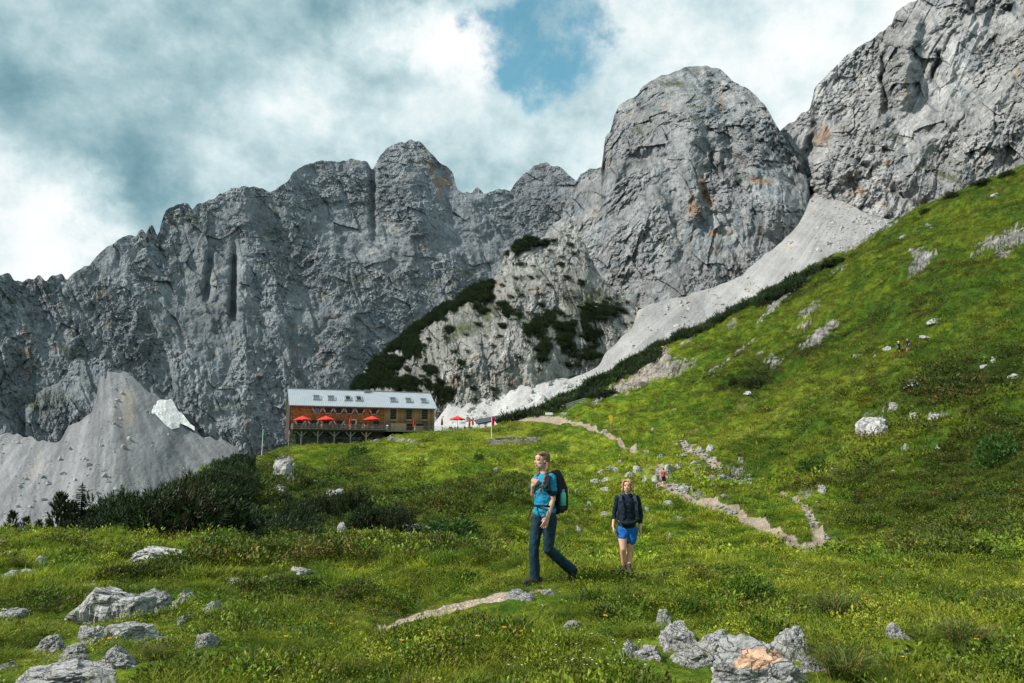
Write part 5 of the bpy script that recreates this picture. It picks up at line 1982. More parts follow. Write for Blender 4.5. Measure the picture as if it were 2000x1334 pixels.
def parasol_closed(base, h, label, mat=M_REDD):
    t = empty('parasol', base, 0)
    tag(t, label, 'parasol', 'red parasols on the hut terraces')
    MB().tube([(0, 0, 0), (0, 0, h)], .045).build('pole', M_GREYW, t)
    MB().box((-.3, -.3, 0), (.3, .3, .12)).build('base', M_STEEL, t)
    c = MB()
    n = 12
    prof = [(h + .05, .03), (h - .25, .10), (h - .8, .20), (h - 1.4, .27), (h - 1.95, .32), (h - 2.05, .25)]
    vs = []
    for z, r_ in prof:
        for k in range(n):
            rr = r_ * (1.0 if k % 2 else .72)
            vs.append((rr * math.cos(2 * math.pi * k / n), rr * math.sin(2 * math.pi * k / n), z))
    fs = [(i * n + k, i * n + (k + 1) % n, (i + 1) * n + (k + 1) % n, (i + 1) * n + k) for i in range(len(prof) - 1) for k in range(n)]
    c.add(vs, fs)
    c.build('folded_canopy', mat, t)
    MB().tube([(0, 0, h - 1.5), (0, 0, h - 1.42)], .29).build('strap', M_REDP, t)
    return t


for px, wpx, lab in ((592, 35, 'open red parasol at the left end of the raised terrace'), (637.5, 35, 'open red parasol left of the hut door on the raised terrace'), (727, 34, 'open red parasol at the right end of the raised terrace')):
    u, w_ = on_ray(px, 812, -3.2)
    parasol_open('parasol', hloc(u, -3.2), wpx / 8.6 / 2, max(w_, 2.9), lab)
u, w_ = on_ray(684.5, 813, -3.6)
parasol_closed(hloc(u, -3.6), w_, 'folded red parasol in front of the hut door')
u, w_ = on_ray(808.5, 816, -1.6)
parasol_closed(hloc(u, -1.6), w_, 'folded red parasol in front of the boarded wall')
u, w_ = on_ray(863.5, 814, 0)
parasol_closed(hloc(u, 0), w_, 'folded red parasol nearest the right corner of the hut')
u, w_ = on_ray(893.5, 812, 0)
parasol_open('parasol', hloc(u, 0), 16.5 / 8.2, w_, 'open red parasol on the lower terrace right of the hut')
u, w_ = on_ray(917, 817, 1.5)
parasol_closed(hloc(u, 1.5), w_ + .1, 'folded shorter red parasol at the end of the lower terrace')
u, w_ = on_ray(923.5, 814, .5)
parasol_closed(hloc(u, .5), w_, 'folded taller red parasol at the end of the lower terrace')

# tables, benches, guests
M_TABLE = simple('table_wood', (0.30, 0.20, 0.11), .7, .2, 3, bump=.1)


def picnic_table(loc, rz, label):
    t = empty('table', loc, rz)
    tag(t, label, 'table', 'tables with benches on the terraces')
    MB().box((-.9, -.38, .70), (.9, .38, .75)).build('tabletop', M_TABLE, t)
    for s in (-1, 1):
        MB().box((-.9, s * .72 - .14, .42), (.9, s * .72 + .14, .46)).build('bench', M_TABLE, t)
        l = MB()
        l.bar((s * .7, -.3, .7), (s * .7, -.7, 0), .07)
        l.bar((s * .7, .3, .7), (s * .7, .7, 0), .07)
        l.bar((s * .7, -.8, .4), (s * .7, .8, .4), .07)
        l.build('leg', M_TABLE, t)
    return t


TLAB = ['brown table with benches at the far left end of the raised terrace', 'brown table with benches under the right edge of the leftmost open parasol', 'brown table between the two left open parasols of the raised terrace',
        'brown table under the second open parasol from the left', 'brown table with benches just right of the second open parasol', 'brown table left of the folded parasol at the hut door', 'brown table right of the hut door on the raised terrace',
        'brown table left of the third open parasol on the raised terrace', 'brown table at the right end of the raised terrace', 'brown table left of the open parasol on the lower terrace', 'brown table under the open parasol on the lower terrace',
        'brown table just right of the open parasol on the lower terrace', 'brown table beside the two folded parasols at the end of the lower terrace']
TAB = []
for i, px in enumerate((584, 602, 621, 640, 658, 676, 700, 716, 732)):
    u = hu(px, 835) + 1.0
    TAB.append(hloc(u, -2.9 - .5 * (i % 2)))
    picnic_table(TAB[-1], ROT + .1 * (i % 3), TLAB[i])
for i, px in enumerate((880, 893, 906, 920)):
    u, _ = on_ray(px, 832, -.3)
    TAB.append(hloc(u, -.3 + .7 * (i % 2)))
    picnic_table(TAB[-1], ROT + .2 * (i % 2), TLAB[9 + i])
u, w_ = on_ray(818, 831, -2.0)
ct = empty('serving_counter', hloc(u, -2.0), ROT)
tag(ct, 'pale green counter before the boarded wall of the hut', 'counter')
MB().box((-1.0, -.35, .0), (1.0, .35, .95)).build('counter_body', M_PALEW, ct)
MB().box((-1.1, -.42, .95), (1.1, .42, 1.05)).build('counter_top', simple('pale_green_cloth', (0.35, 0.48, 0.30), .8), ct)
u, w_ = on_ray(757, 834, -1.0)
bn = empty('waste_bin', hloc(u, -1.0), ROT)
tag(bn, 'grey waste bin with white lid between the two halves of the hut', 'bin')
MB().tube([(0, 0, 0), (0, 0, 1.05)], .32, 12).build('bin_body', M_STEEL, bn)
MB().tube([(0, 0, 1.05), (0, 0, 1.2)], [.34, .2], 12).build('lid', M_WHITE, bn)


# ------------------------------------------------------------------ small structures around the hut
def stand(px, row, **k):
    return hit(px, row, **k)


def flagpole(px, row, top_row, label, flagmat, f0, f1, wpx, side=1, shape=None):
    b = stand(px, row)
    pxm = b.y / F
    t = empty('flagpole', b)
    tag(t, label, 'flagpole')
    h = (row - top_row) * pxm
    MB().tube([(0, 0, -.3), (0, 0, h)], [.07, .04]).build('pole', M_WHITE, t)
    z0, z1 = h - (f1 - top_row) * pxm, h - (f0 - top_row) * pxm
    wd = wpx * pxm
    m = MB()
    nx, nz = 7, 9
    vs = [(side * (.05 + wd * i / (nx - 1) * (1 - .25 * j / nz)), .12 * math.sin(i * 1.5 + j * .5), z1 + (z0 - z1) * j / (nz - 1)) for j in range(nz) for i in range(nx)]
    m.add(vs, [(j * nx + i, j * nx + i + 1, (j + 1) * nx + i + 1, (j + 1) * nx + i) for j in range(nz - 1) for i in range(nx - 1)])
    m.build('flag', flagmat, t)
    return t


flagpole(511, 893, 838, 'white flagpole with a hanging green flag left of the hut', simple('green_flag', (0.02, 0.24, 0.13), .7, bump=0), 842, 854, 5)
fp = flagpole(960, 857, 807, 'white flagpole with a drooping red flag above the stone wall', M_REDD, 815, 831, 6)


def sign_post(px, row, top_row, label, arrows, mat_post=M_GREYW):
    b = stand(px, row)
    k = b.y / F
    t = empty('signpost', b)
    tag(t, label, 'signpost', 'yellow trail signposts')
    h = max((row - top_row) * k, 1.2)
    MB().tube([(0, 0, -.3), (0, 0, h)], .05).build('post', mat_post, t)
    for i, (z, s, wd) in enumerate(arrows):
        m = MB()
        L_ = wd * k
        hh = .09 * h
        zz = h * z
        q = [(0, -hh), (s * L_ * .8, -hh), (s * L_, 0), (s * L_ * .8, hh), (0, hh)]
        m.add([(x, -.07, zz + z_) for x, z_ in q] + [(x, -.05, zz + z_) for x, z_ in q], [(0, 1, 2, 3, 4), (9, 8, 7, 6, 5)] + [(a, 5 + a, 5 + (a + 1) % 5, (a + 1) % 5) for a in range(5)])
        m.build('sign_panel', M_YELLOW, t)
        if k < .12:
            l = MB()
            for j in range(2):
                l.box((min(s * L_ * .12, s * L_ * .7), -.078, zz + hh * (.3 - .75 * j)), (max(s * L_ * .12, s * L_ * .7), -.071, zz + hh * (.45 - .75 * j)))
            l.build('lettering', M_BLACK, t)
    return t


M_YELLOW = simple('yellow_sign_paint', (0.80, 0.52, 0.03), .5, .05, 3, bump=0)
sign_post(1193, 839, 812, 'yellow trail signpost with several arrows beside the path to the hut', [(.92, 1, 4), (.92, -1, 4), (.74, 1, 4), (.74, -1, 3), (.56, 1, 3)])
sign_post(1100, 803, 791, 'yellow trail signpost on the rise near the railing by the car park', [(.9, 1, 3), (.9, -1, 3), (.62, 1, 3)])
sign_post(1294, 688, 677, 'small yellow trail sign high on the pale rocky patch', [(.85, 1, 3), (.85, -1, 2)])

# dry stone wall below the path
A_, B_ = stand(953, 871), stand(1054, 864)
zA, zB = P(951, 856, A_.y).z, P(1055, 852, B_.y).z
wl = (B_ - A_)
wl.z = 0
sw = empty('dry_stone_wall', (A_.x, A_.y, zA - 2.6), math.atan2(wl.y, wl.x))
tag(sw, 'low curved dry stone wall holding the bank below the red flag', 'wall')
o = stone_wall_mesh(wl.length, 2.5, .8, .30, 12, (zB - zA) / wl.length).build('stones', mat_wallstone('wall_stone', (0.30, 0.255, 0.235)), sw)
o['kind'] = 'stuff'
MB().bar((1.2, .2, 2.62), (wl.length * .5, .2, 2.62 + (zB - zA) * .5), .5, .10).build('coping_plank', M_GREYW, sw)

# dark lean-to roof beside the car
a0, a1 = P(934, 827, 168), P(984, 817, 182)
sr = empty('shed_roof', a0)
tag(sr, 'low dark sloping shed roof behind the bank beside the parked car', 'shed')
d_ = a1 - a0
m = MB()
up = Vector((0, 0, .35))
bk = Vector((-1.2, 5.0, 1.1))
m.add([Vector((0, 0, 0)), d_, d_ + bk, bk, -up, d_ - up, d_ + bk - up, bk - up], [(0, 1, 2, 3), (7, 6, 5, 4), (0, 4, 5, 1), (1, 5, 6, 2), (2, 6, 7, 3), (3, 7, 4, 0)])
m.build('roof', M_STEEL if False else simple('dark_roof', (0.06, 0.065, 0.08), .5, bump=0), sr)
m = MB()
for k in range(5):
    p = d_ * (k / 4) + Vector((.2, .8, -.2))
    m = MB().bar(p, p - Vector((0, 0, 2.5)), .2)
    m.build('post', M_GREYW, sr)


# parked white car on the rise, only its upper half shows above the bank
def car(loc, rz):
    t = empty('parked_car', loc, rz)
    tag(t, 'white parked car half hidden behind the grassy bank', 'car')
    prof = [(-2.1, .35), (-2.15, .75), (-1.95, .98), (-1.2, 1.06), (-.55, 1.48), (.75, 1.52), (1.55, 1.12), (2.05, 1.0), (2.12, .6), (2.05, .35)]
    m = MB()
    n = len(prof)
    vs = []
    for y, k in ((-.86, 1), (-.78, .97), (.78, .97), (.86, 1)):
        for x, z in prof:
            yy = y * (.84 if z > 1.2 else 1)
            vs.append((x, yy, z))
    fs = []
    for q in range(3):
        for i in range(n):
            fs.append((q * n + i, q * n + (i + 1) % n, (q + 1) * n + (i + 1) % n, (q + 1) * n + i))
    fs += [tuple(range(n)), tuple(3 * n + i for i in reversed(range(n)))]
    m.add(vs, fs)
    M_CAR = simple('white_car_paint', (0.72, 0.73, 0.75), .25, .03, 1, 0, .6, 0)
    m.build('body', M_CAR, t)
    for s in (-1, 1):
        g = MB()
        g.add([(-1.05, s * .80, 1.08), (-.52, s * .745, 1.40), (.68, s * .745, 1.43), (1.35, s * .80, 1.12)], [(0, 1, 2, 3) if s < 0 else (3, 2, 1, 0)])
        g.build('side_window', M_GLASSB, t)
        for x in (-1.3, 1.35):
            w_ = MB().tube([(x, s * .70, .33), (x, s * .90, .33)], .33, 16).build('wheel', M_BLACK, t)
            MB().tube([(x, s * .88, .33), (x, s * .915, .33)], .2, 12).build('rim', M_STEEL, w_)
    MB().add([(-1.16, -.66, 1.09), (-1.16, .66, 1.09), (-.58, .62, 1.47), (-.58, -.62, 1.47)], [(0, 1, 2, 3)]).build('windscreen', M_GLASSB, t)
    MB().add([(.80, -.62, 1.52), (.80, .62, 1.52), (1.50, .66, 1.16), (1.50, -.66, 1.16)], [(0, 1, 2, 3)]).build('rear_window', M_GLASSB, t)
    return t


q = P(998, 821.5, 183)
car(q, math.radians(8))

# bench and roadside railing
b = stand(1073, 814)
bn = empty('bench', b, .2)
tag(bn, 'pale wooden bench beside the gravel path on the rise', 'bench')
MB().box((-.8, -.25, .42), (.8, .2, .48)).build('seat', M_WHITE, bn)
MB().box((-.8, .2, .5), (.8, .26, .95)).build('backrest', M_WHITE, bn)
for s in (-.65, .65):
    MB().box((s - .05, -.2, 0), (s + .05, .2, .42)).build('leg', M_GREYW, bn)
pts_ = [stand(1093, 801), stand(1118, 795), stand(1143, 788)]
gr = empty('guard_railing', pts_[0])
tag(gr, 'grey guard railing at the edge of the dark dwarf pines', 'railing')
railing('r', [tuple(p - pts_[0]) for p in pts_], gr, 2.2, 1.1, 3, M_STEEL, .25)
b = stand(1027, 815)
bd = empty('trail_board', b)
tag(bd, 'small brown information board beside the path next to the car', 'board')
for s in (-.55, .55):
    MB().box((s - .06, -.06, 0), (s + .06, .06, 1.5)).build('post', M_DARKW, bd)
MB().box((-.7, -.09, .7), (.7, -.062, 1.35)).build('panel', M_DARKW, bd)
MB().box((-.8, -.2, 1.5), (.8, .2, 1.6)).build('board_roof', M_DARKW, bd)

# ------------------------------------------------------------------ people
def icos(center, rad, rot=None, sub=2):
    bm = bmesh.new()
    bmesh.ops.create_icosphere(bm, subdivisions=sub, radius=1.0)
    M_ = Matrix.Translation(Vector(center)) @ ((rot or Matrix.Identity(3)).to_4x4()) @ Matrix.Diagonal((*rad, 1.0))
    bm.transform(M_)
    return bm


def pr_ell(bmt, center, rad, rot=None):
    b = icos(center, rad if hasattr(rad, '__len__') else (rad,) * 3, rot)
    me = bpy.data.meshes.new('t')
    b.to_mesh(me)
    b.free()
    bmt.from_mesh(me)
    bpy.data.meshes.remove(me)


def pr_cap(bmt, p, q, r1, r2, n=14, sq=1.0, ax=None):
    """tapered limb between two points, rounded at both ends; sq squeezes it across the axis ax"""
    p, q = Vector(p), Vector(q)
    d = q - p
    L_ = d.length
    if L_ < 1e-5:
        return
    d.normalize()
    a = Vector(ax) if ax is not None else (Vector((1, 0, 0)) if abs(d.x) < .8 else Vector((0, 1, 0)))
    s = (a - d * a.dot(d)).normalized()
    t = d.cross(s)
    rings = []
    prof = []
    for k in range(5):
        an = math.pi / 2 * (1 - k / 4)
        prof.append((-math.sin(an) * r1, math.cos(an) * r1))
    for k in range(1, 4):
        f = k / 4
        prof.append((L_ * f, r1 + (r2 - r1) * f))
    for k in range(5):
        an = math.pi / 2 * (k / 4)
        prof.append((L_ + math.sin(an) * r2, math.cos(an) * r2))
    for h, rr in prof:
        rr = max(rr, 1e-4)
        rings.append([bmt.verts.new(p + d * h + s * math.cos(2 * math.pi * i / n) * rr + t * math.sin(2 * math.pi * i / n) * rr * sq) for i in range(n)])
    for a_, b_ in zip(rings[:-1], rings[1:]):
        for i in range(n):
            bmt.faces.new((a_[i], a_[(i + 1) % n], b_[(i + 1) % n], b_[i]))
    bmt.faces.new(list(reversed(rings[0])))
    bmt.faces.new(rings[-1])


def pr_chain(bmt, pts, rads, n=14, sq=1.0, ax=None):
    for i in range(len(pts) - 1):
        pr_cap(bmt, pts[i], pts[i + 1], rads[i], rads[i + 1], n, sq, ax)


def fuse(name, bmt, voxel, mat, parent, smooth_it=6, disp=None, org=None):
    """merge overlapping solids into one continuous skin"""
    me = bpy.data.meshes.new(name)
    bmt.to_mesh(me)
    bmt.free()
    o = bpy.data.objects.new(name, me)
    COL.objects.link(o)
    rm = o.modifiers.new('r', 'REMESH')
    rm.mode = 'VOXEL'
    rm.voxel_size = voxel
    s_ = o.modifiers.new('s', 'SMOOTH')
    s_.factor = 0.5
    s_.iterations = smooth_it
    dg = bpy.context.evaluated_depsgraph_get()
    dg.update()
    ev = o.evaluated_get(dg)
    m2 = bpy.data.meshes.new_from_object(ev)
    bpy.data.objects.remove(o)
    n = len(m2.vertices)
    co = np.zeros(n * 3, np.float32)
    m2.vertices.foreach_get('co', co)
    co = co.reshape(-1, 3)
    if disp is not None:
        nr = np.zeros(n * 3, np.float32)
        m2.vertices.foreach_get('normal', nr)
        co = co + nr.reshape(-1, 3) * disp(co)[:, None]
    if org is not None:
        co = co - np.array(org)[None, :]
    m2.vertices.foreach_set('co', co.astype(np.float32).ravel())
    m2.polygons.foreach_set('use_smooth', np.ones(len(m2.polygons), bool))
    m2.materials.clear()
    m2.materials.append(mat)
    m2.name = name
    m2.update()
    return link(bpy.data.objects.new(name, m2), parent)


M_SKIN = simple('skin', (0.62, 0.36, 0.26), .5, .08, 30, bump=0, sss=.15)
M_LIP = simple('lips', (0.45, 0.14, 0.12), .45, .05, 30, bump=0)
M_TEETH = simple('teeth', (0.80, 0.77, 0.70), .3, .02, 30, bump=0)
M_EYE = simple('eye_dark', (0.03, 0.025, 0.02), .2, .02, 30, bump=0)
M_HAIR = simple('light_brown_hair', (0.165, 0.090, 0.042), .5, .35, 60, bump=.6, bdist=.004)
M_HAIRB = simple('blond_hair', (0.42, 0.27, 0.13), .5, .35, 60, bump=.6, bdist=.004)
M_TEE = simple('turquoise_shirt', (0.012, 0.235, 0.400), .8, .10, 9, bump=.25, bdist=.01)
M_PANTS = simple('dark_teal_trousers', (0.008, 0.030, 0.048), .8, .2, 9, bump=.35, bdist=.01)
M_NAVY = simple('navy_shirt', (0.004, 0.013, 0.027), .85, .2, 9, bump=.3, bdist=.01)
M_SHORTS = simple('bright_blue_shorts', (0.008, 0.120, 0.420), .8, .1, 9, bump=.25, bdist=.01)
M_BOOT = simple('dark_brown_boot', (0.045, 0.034, 0.032), .75, .3, 20, bump=.4, bdist=.006)
M_SOLE = simple('rubber_sole', (0.012, 0.012, 0.013), .8, .2, 10, bump=0)
M_TEAL = simple('mint_bottle', (0.10, 0.52, 0.45), .35, .03, 3, bump=0)
M_STRAPG = simple('grey_blue_strap', (0.030, 0.045, 0.060), .8, .3, 20, bump=.2)


def hand(bm, wrist, palm_end, side, curl, r0=.0085, palm_w=.038, fist=False):
    """palm and five unequal fingers; side = direction from little finger to index, curl = direction fingers bend towards"""
    wrist, palm_end = Vector(wrist), Vector(palm_end)
    d = (palm_end - wrist).normalized()
    side = Vector(side)
    side = (side - d * side.dot(d)).normalized()
    curl = Vector(curl)
    curl = (curl - d * curl.dot(d)).normalized()
    for k in (-1, -.33, .33, 1):
        pr_cap(bm, wrist + side * k * palm_w * .45, palm_end + side * k * palm_w * .86, .013, .0125, 8)
    lens = (.060, .076, .082, .074)
    for i, k in enumerate((-1, -.33, .33, 1)):
        b = palm_end + side * k * palm_w * .95
        L_ = lens[i]
        if fist:
            p1 = b + d * L_ * .35 + curl * L_ * .12
            p2 = p1 + curl * L_ * .42 - d * L_ * .05
            p3 = p2 - d * L_ * .30 + curl * .002
        else:
            f = side * (k * .06)
            p1 = b + (d + f + curl * .15).normalized() * L_ * .42
            p2 = p1 + (d + f + curl * .55).normalized() * L_ * .32
            p3 = p2 + (d + curl * .95).normalized() * L_ * .26
        pr_chain(bm, (b, p1, p2, p3), (r0 * 1.05, r0 * .98, r0 * .9, r0 * .72), 8)
    tb = wrist + d * .022 + side * palm_w * .75
    if fist:
        t1 = tb + d * .03 + side * .014 + curl * .018
        t2 = t1 + d * .012 - side * .016 + curl * .02
    else:
        t1 = tb + (d * .7 + side * .55 + curl * .3).normalized() * .036
        t2 = t1 + (d * .9 + side * .12 + curl * .4).normalized() * .030
    pr_chain(bm, (tb, t1, t2), (.0125, .0105, .0078), 8)


def head(bm, c, fwd, up, s=1.0):
    """skull, jaw, nose, chin, brow, cheeks, ears; returns the frame"""
    fwd, up = Vector(fwd).normalized(), Vector(up).normalized()
    lf = up.cross(fwd).normalized()
    up = fwd.cross(lf).normalized()
    R_ = Matrix((fwd, lf, up)).transposed()
    c = Vector(c)
    T = lambda a, b, d: c + (fwd * a + lf * b + up * d) * s
    E = lambda p, r: pr_ell(bm, T(*p), tuple(q * s for q in r), R_)
    E((-.018, 0, .030), (.094, .074, .088))
    E((.022, 0, -.030), (.066, .058, .074))
    E((.046, 0, -.082), (.030, .030, .022))
    E((.030, .036, -.060), (.036, .022, .030))
    E((.030, -.036, -.060), (.036, .022, .030))
    E((.050, .036, -.022), (.028, .020, .020))
    E((.050, -.036, -.022), (.028, .020, .020))
    E((.056, 0, .046), (.026, .052, .030))
    for q in (-1, 1):
        E((.066, q * .026, .022), (.014, .022, .008))
        E((-.010, q * .076, -.004), (.016, .007, .029))
    pr_cap(bm, T(.076, 0, .014), T(.100, 0, -.022), .007 * s, .011 * s, 10)
    E((.092, .010, -.026), (.010, .008, .007))
    E((.092, -.010, -.026), (.010, .008, .007))
    E((.082, 0, -.046), (.010, .022, .009))
    E((.080, 0, -.060), (.010, .018, .007))
    return T, R_, lf, up, fwd


def face_parts(T, R_, par, s, org, smile=True):
    o = Vector(org)

    def small(nm, items, mat):
        bm = bmesh.new()
        for p, r in items:
            pr_ell(bm, T(*p) - o, tuple(q * s for q in r), R_)
        me = bpy.data.meshes.new(nm)
        bm.to_mesh(me)
        bm.free()
        me.polygons.foreach_set('use_smooth', [True] * len(me.polygons))
        me.materials.append(mat)
        return link(bpy.data.objects.new(nm, me), par)
    for q in (-1, 1):
        e = small('eye', [((.0705, q * .030, .004), (.010, .0115, .0060))], M_TEETH)
        small('iris', [((.0785, q * .030, .004), (.0035, .0058, .0056))], M_EYE)
        small('eyebrow', [((.083, q * .030, .025), (.004, .016, .0032))], M_HAIR)
        small('eyelid', [((.074, q * .030, .0105), (.0085, .0130, .0022))], M_EYE)
    small('lips', [((.0875, 0, -.0475), (.0065, .024, .0042)), ((.086, 0, -.0605), (.0065, .019, .0045))], M_LIP)
    if smile:
        small('teeth', [((.0865, 0, -.0535), (.005, .016, .0035))], M_TEETH)


def boot(name, heel, toe, ankle, par, org, mat=M_BOOT, up=(0, 0, 1)):
    heel, toe, ankle = Vector(heel), Vector(toe), Vector(ankle)
    d = (toe - heel).normalized()
    u = (ankle - heel.lerp(toe, .25)).normalized()
    bm = bmesh.new()
    pr_chain(bm, (heel + u * .045, heel.lerp(toe, .45) + u * .05, toe - d * .04 + u * .036), (.040, .043, .036), 12)
    pr_cap(bm, heel + d * .02 + u * .05, ankle, .044, .047, 12)
    pr_cap(bm, heel.lerp(toe, .45) + u * .06, ankle + d * .01, .036, .044, 12)
    b = fuse(name, bm, .009, mat, par, 3, org=org)
    bm = bmesh.new()
    s = d.cross(u).normalized()
    o = Vector(org)
    pts = []
    for t, w_ in ((0, .030), (.10, .038), (.3, .036), (.55, .034), (.75, .045), (.9, .042), (1.0, .02)):
        pts.append((t, w_))
    V_ = []
    for t, w_ in pts:
        for q in (-1, 1):
            for h in (-.004, .022):
                V_.append(heel.lerp(toe, t) + s * q * w_ + u * h - o)
    F_ = []
    for i in range(len(pts) - 1):
        a, c = 4 * i, 4 * i + 4
        F_ += [(a, a + 2, c + 2, c), (a + 1, c + 1, c + 3, a + 3), (a, c, c + 1, a + 1), (a + 2, a + 3, c + 3, c + 2)]
    F_ += [(0, 1, 3, 2), (4 * len(pts) - 4, 4 * len(pts) - 2, 4 * len(pts) - 1, 4 * len(pts) - 3)]
    me = bpy.data.meshes.new('sole')
    me.from_pydata([tuple(v) for v in V_], [], F_)
    me.materials.append(M_SOLE)
    link(bpy.data.objects.new('sole', me), b)
    return b


def strap(name, pts, wd, th, mat, par, org):
    """flat webbing following points; broad side given by neighbours"""
    o = Vector(org)
    m = MB()
    for i in range(len(pts) - 1):
        p, q, nrm = Vector(pts[i][0]), Vector(pts[i + 1][0]), Vector(pts[i][1])
        d = (q - p).normalized()
        m.bar(p - o - d * wd * .1, q - o + d * wd * .1, wd, th, up=tuple(nrm))
    return m.build(name, mat, par)


def walker_one():
    Y0 = 9.3
    G = lambda px, row, dy=0.0: P(px, row, Y0 + dy)
    org = Vector((G(1046, 1146).x, Y0, hz(G(1046, 1146).x, Y0)))
    t = empty('person', org)
    tag(t, 'woman walking with braids, turquoise t-shirt, dark trousers and black backpack', 'person')
    fw = Vector((-.79, -.61, 0))          # body heading: to the left and a little towards the camera
    lf = Vector((.61, -.79, 0))           # her left side (near the camera)
    hipR, hipL = G(1052, 1012, .07), G(1074, 1012, -.07)
    kneeR, kneeL = G(1042.5, 1069, .03), G(1071, 1072, -.04)
    ankR, ankL = G(1045.5, 1131, .08), G(1113, 1112, .20)
    shR, shL = G(1048.5, 934, .12), G(1077, 933.5, -.13)
    elR, elL = G(1041, 965, .05), G(1080, 975, -.12)
    wrR, wrL = G(1041.5, 948, -.10), G(1070, 1010, -.17)
    neck = G(1063.5, 926, .0)
    hc = G(1057.5, 900, -.015)
    hf = Vector((-.86, -.50, .02))
    chest, waist, pelvis = G(1062, 950, 0), G(1063, 983, 0), G(1063, 1005, 0)
    bm = bmesh.new()
    T, R_, l_, u_, f_ = head(bm, hc, hf, (0.02, 0, 1), .98)
    pr_cap(bm, hc + Vector((.012, .01, -.06)), neck + Vector((0, 0, -.02)), .047, .054, 14)
    pr_ell(bm, chest, (.11, .15, .15), Matrix((fw, lf, Vector((0, 0, 1)))).transposed())
    pr_ell(bm, pelvis, (.10, .15, .11), Matrix((fw, lf, Vector((0, 0, 1)))).transposed())
    pr_cap(bm, chest, pelvis, .10, .11)
    pr_cap(bm, neck, chest, .06, .09)
    pr_cap(bm, shR, shL, .042, .042)
    pr_chain(bm, (shR, elR, wrR), (.042, .033, .024))
    pr_chain(bm, (shL, elL, wrL), (.043, .034, .0245))
    pr_chain(bm, (hipR, kneeR, ankR), (.078, .05, .036))
    pr_chain(bm, (hipL, kneeL, ankL), (.078, .05, .036))
    hand(bm, wrR, wrR + Vector((.010, -.022, .050)), (0.6, -.5, .4), (.75, .45, 0.0), fist=True)
    hand(bm, wrL, wrL + Vector((-.030, -.012, -.070)), (-.8, -.6, 0.2), (-.35, .75, 0))
    fuse('body', bm, .0062, M_SKIN, t, 3, org=org)
    face_parts(T, R_, t, .98, org)
    # hair: parted cap drawn back behind the ears, and two braids
    bm = bmesh.new()
    E = lambda p, r: pr_ell(bm, T(*p), r, R_)
    E((-.034, 0, .044), (.092, .083, .084))
    E((-.062, 0, .0), (.060, .072, .076))
    E((.012, .034, .088), (.058, .040, .026))
    E((.012, -.034, .088), (.058, .040, .026))
    E((-.022, .070, .026), (.040, .012, .040))
    E((-.022, -.070, .026), (.040, .012, .040))
    hr = fuse('hair', bm, .006, M_HAIR, t, 2, org=org, disp=lambda c: .0022 * perlin(c[:, 0] * 130 + c[:, 1] * 110, c[:, 2] * 26, 5))

    def braid(path, r0):
        bm = bmesh.new()
        for i in range(len(path) - 1):
            a, b = Vector(path[i]), Vector(path[i + 1])
            n = max(2, int((b - a).length / .020))
            for k in range(n):
                p = a.lerp(b, k / n)
                q = .008 * (1 if (k + i) % 2 else -1)
                rr = r0 * (1 - .35 * (i + k / n) / len(path))
                pr_ell(bm, p + Vector((q, q * .5, 0)), (rr, rr * .9, rr * 1.15))
        a, b = Vector(path[-1]), Vector(path[-1]) + (Vector(path[-1]) - Vector(path[-2])).normalized() * .06
        pr_cap(bm, a, b, r0 * .55, r0 * .25, 8)
        fuse('braid', bm, .005, M_HAIR, hr, 1, org=org)
    braid([T(-.045, .080, -.03), G(1069, 915, -.14), G(1065.5, 935, -.17), G(1059.5, 952, -.18), G(1053.5, 963, -.18)], .021)
    braid([T(-.045, -.070, -.03), G(1051.5, 925, -.03), G(1047.5, 942, -.06), G(1044, 956, -.07), G(1041, 966, -.07)], .018)
    # t-shirt with short sleeves
    bm = bmesh.new()
    RB = Matrix((fw, lf, Vector((0, 0, 1)))).transposed()
    pr_ell(bm, chest + Vector((0, 0, .02)), (.122, .166, .165), RB)
    pr_ell(bm, chest + fw * .045 + Vector((0, 0, -.01)), (.085, .135, .085), RB)
    pr_cap(bm, chest, waist, .128, .122, 18, 1.12, tuple(fw))
    pr_cap(bm, waist, G(1064, 998, 0), .122, .136, 18, 1.15, tuple(fw))
    pr_cap(bm, shR + Vector((.0, 0, .0)), shL, .052, .054)
    pr_cap(bm, neck + Vector((0, 0, -.055)), chest, .075, .11)
    pr_cap(bm, shL, shL.lerp(elL, .62), .060, .060)
    pr_cap(bm, shR, shR.lerp(elR, .62), .056, .056)
    wr = lambda c: .010 * fbm((c[:, 0] + .5 * c[:, 2]) * 13, (c[:, 2] - .3 * c[:, 0]) * 16, 3, 8)
    fuse('t_shirt', bm, .008, M_TEE, t, 5, org=org, disp=wr)
    bm = bmesh.new()
    pr_cap(bm, shL.lerp(elL, .64), shL.lerp(elL, .66), .0615, .0605, 18)
    fuse('sleeve_hem', bm, .007, M_PANTS, t, 1, org=org)
    # trousers
    bm = bmesh.new()
    pr_ell(bm, pelvis + Vector((0, 0, -.02)), (.118, .160, .085), RB)
    wrp = lambda c: .006 * fbm(c[:, 0] * 16 + c[:, 2] * 7, c[:, 2] * 9 - c[:, 0] * 10, 3, 12)
    pr_chain(bm, (hipR, kneeR, ankR + Vector((0, 0, -.01))), (.090, .063, .066), 16)
    pr_chain(bm, (hipL, kneeL, ankL + Vector((.01, 0, .0))), (.092, .066, .068), 16)
    pr_cap(bm, hipR, hipL, .09, .092)
    fuse('trousers', bm, .009, M_PANTS, t, 3, org=org, disp=wrp)
    gz = hz(org.x, org.y)
    h_ = Vector((G(1057, 1148, .10).x, ankR.y + .02, gz + .0))
    boot('boot', h_, h_ + Vector((-.235, -.135, 0)), ankR + Vector((.0, 0, -.005)), t, org)
    boot('boot', G(1124.5, 1110, .25), G(1117.5, 1139.5, .20), ankL + Vector((.02, 0, -.02)), t, org)
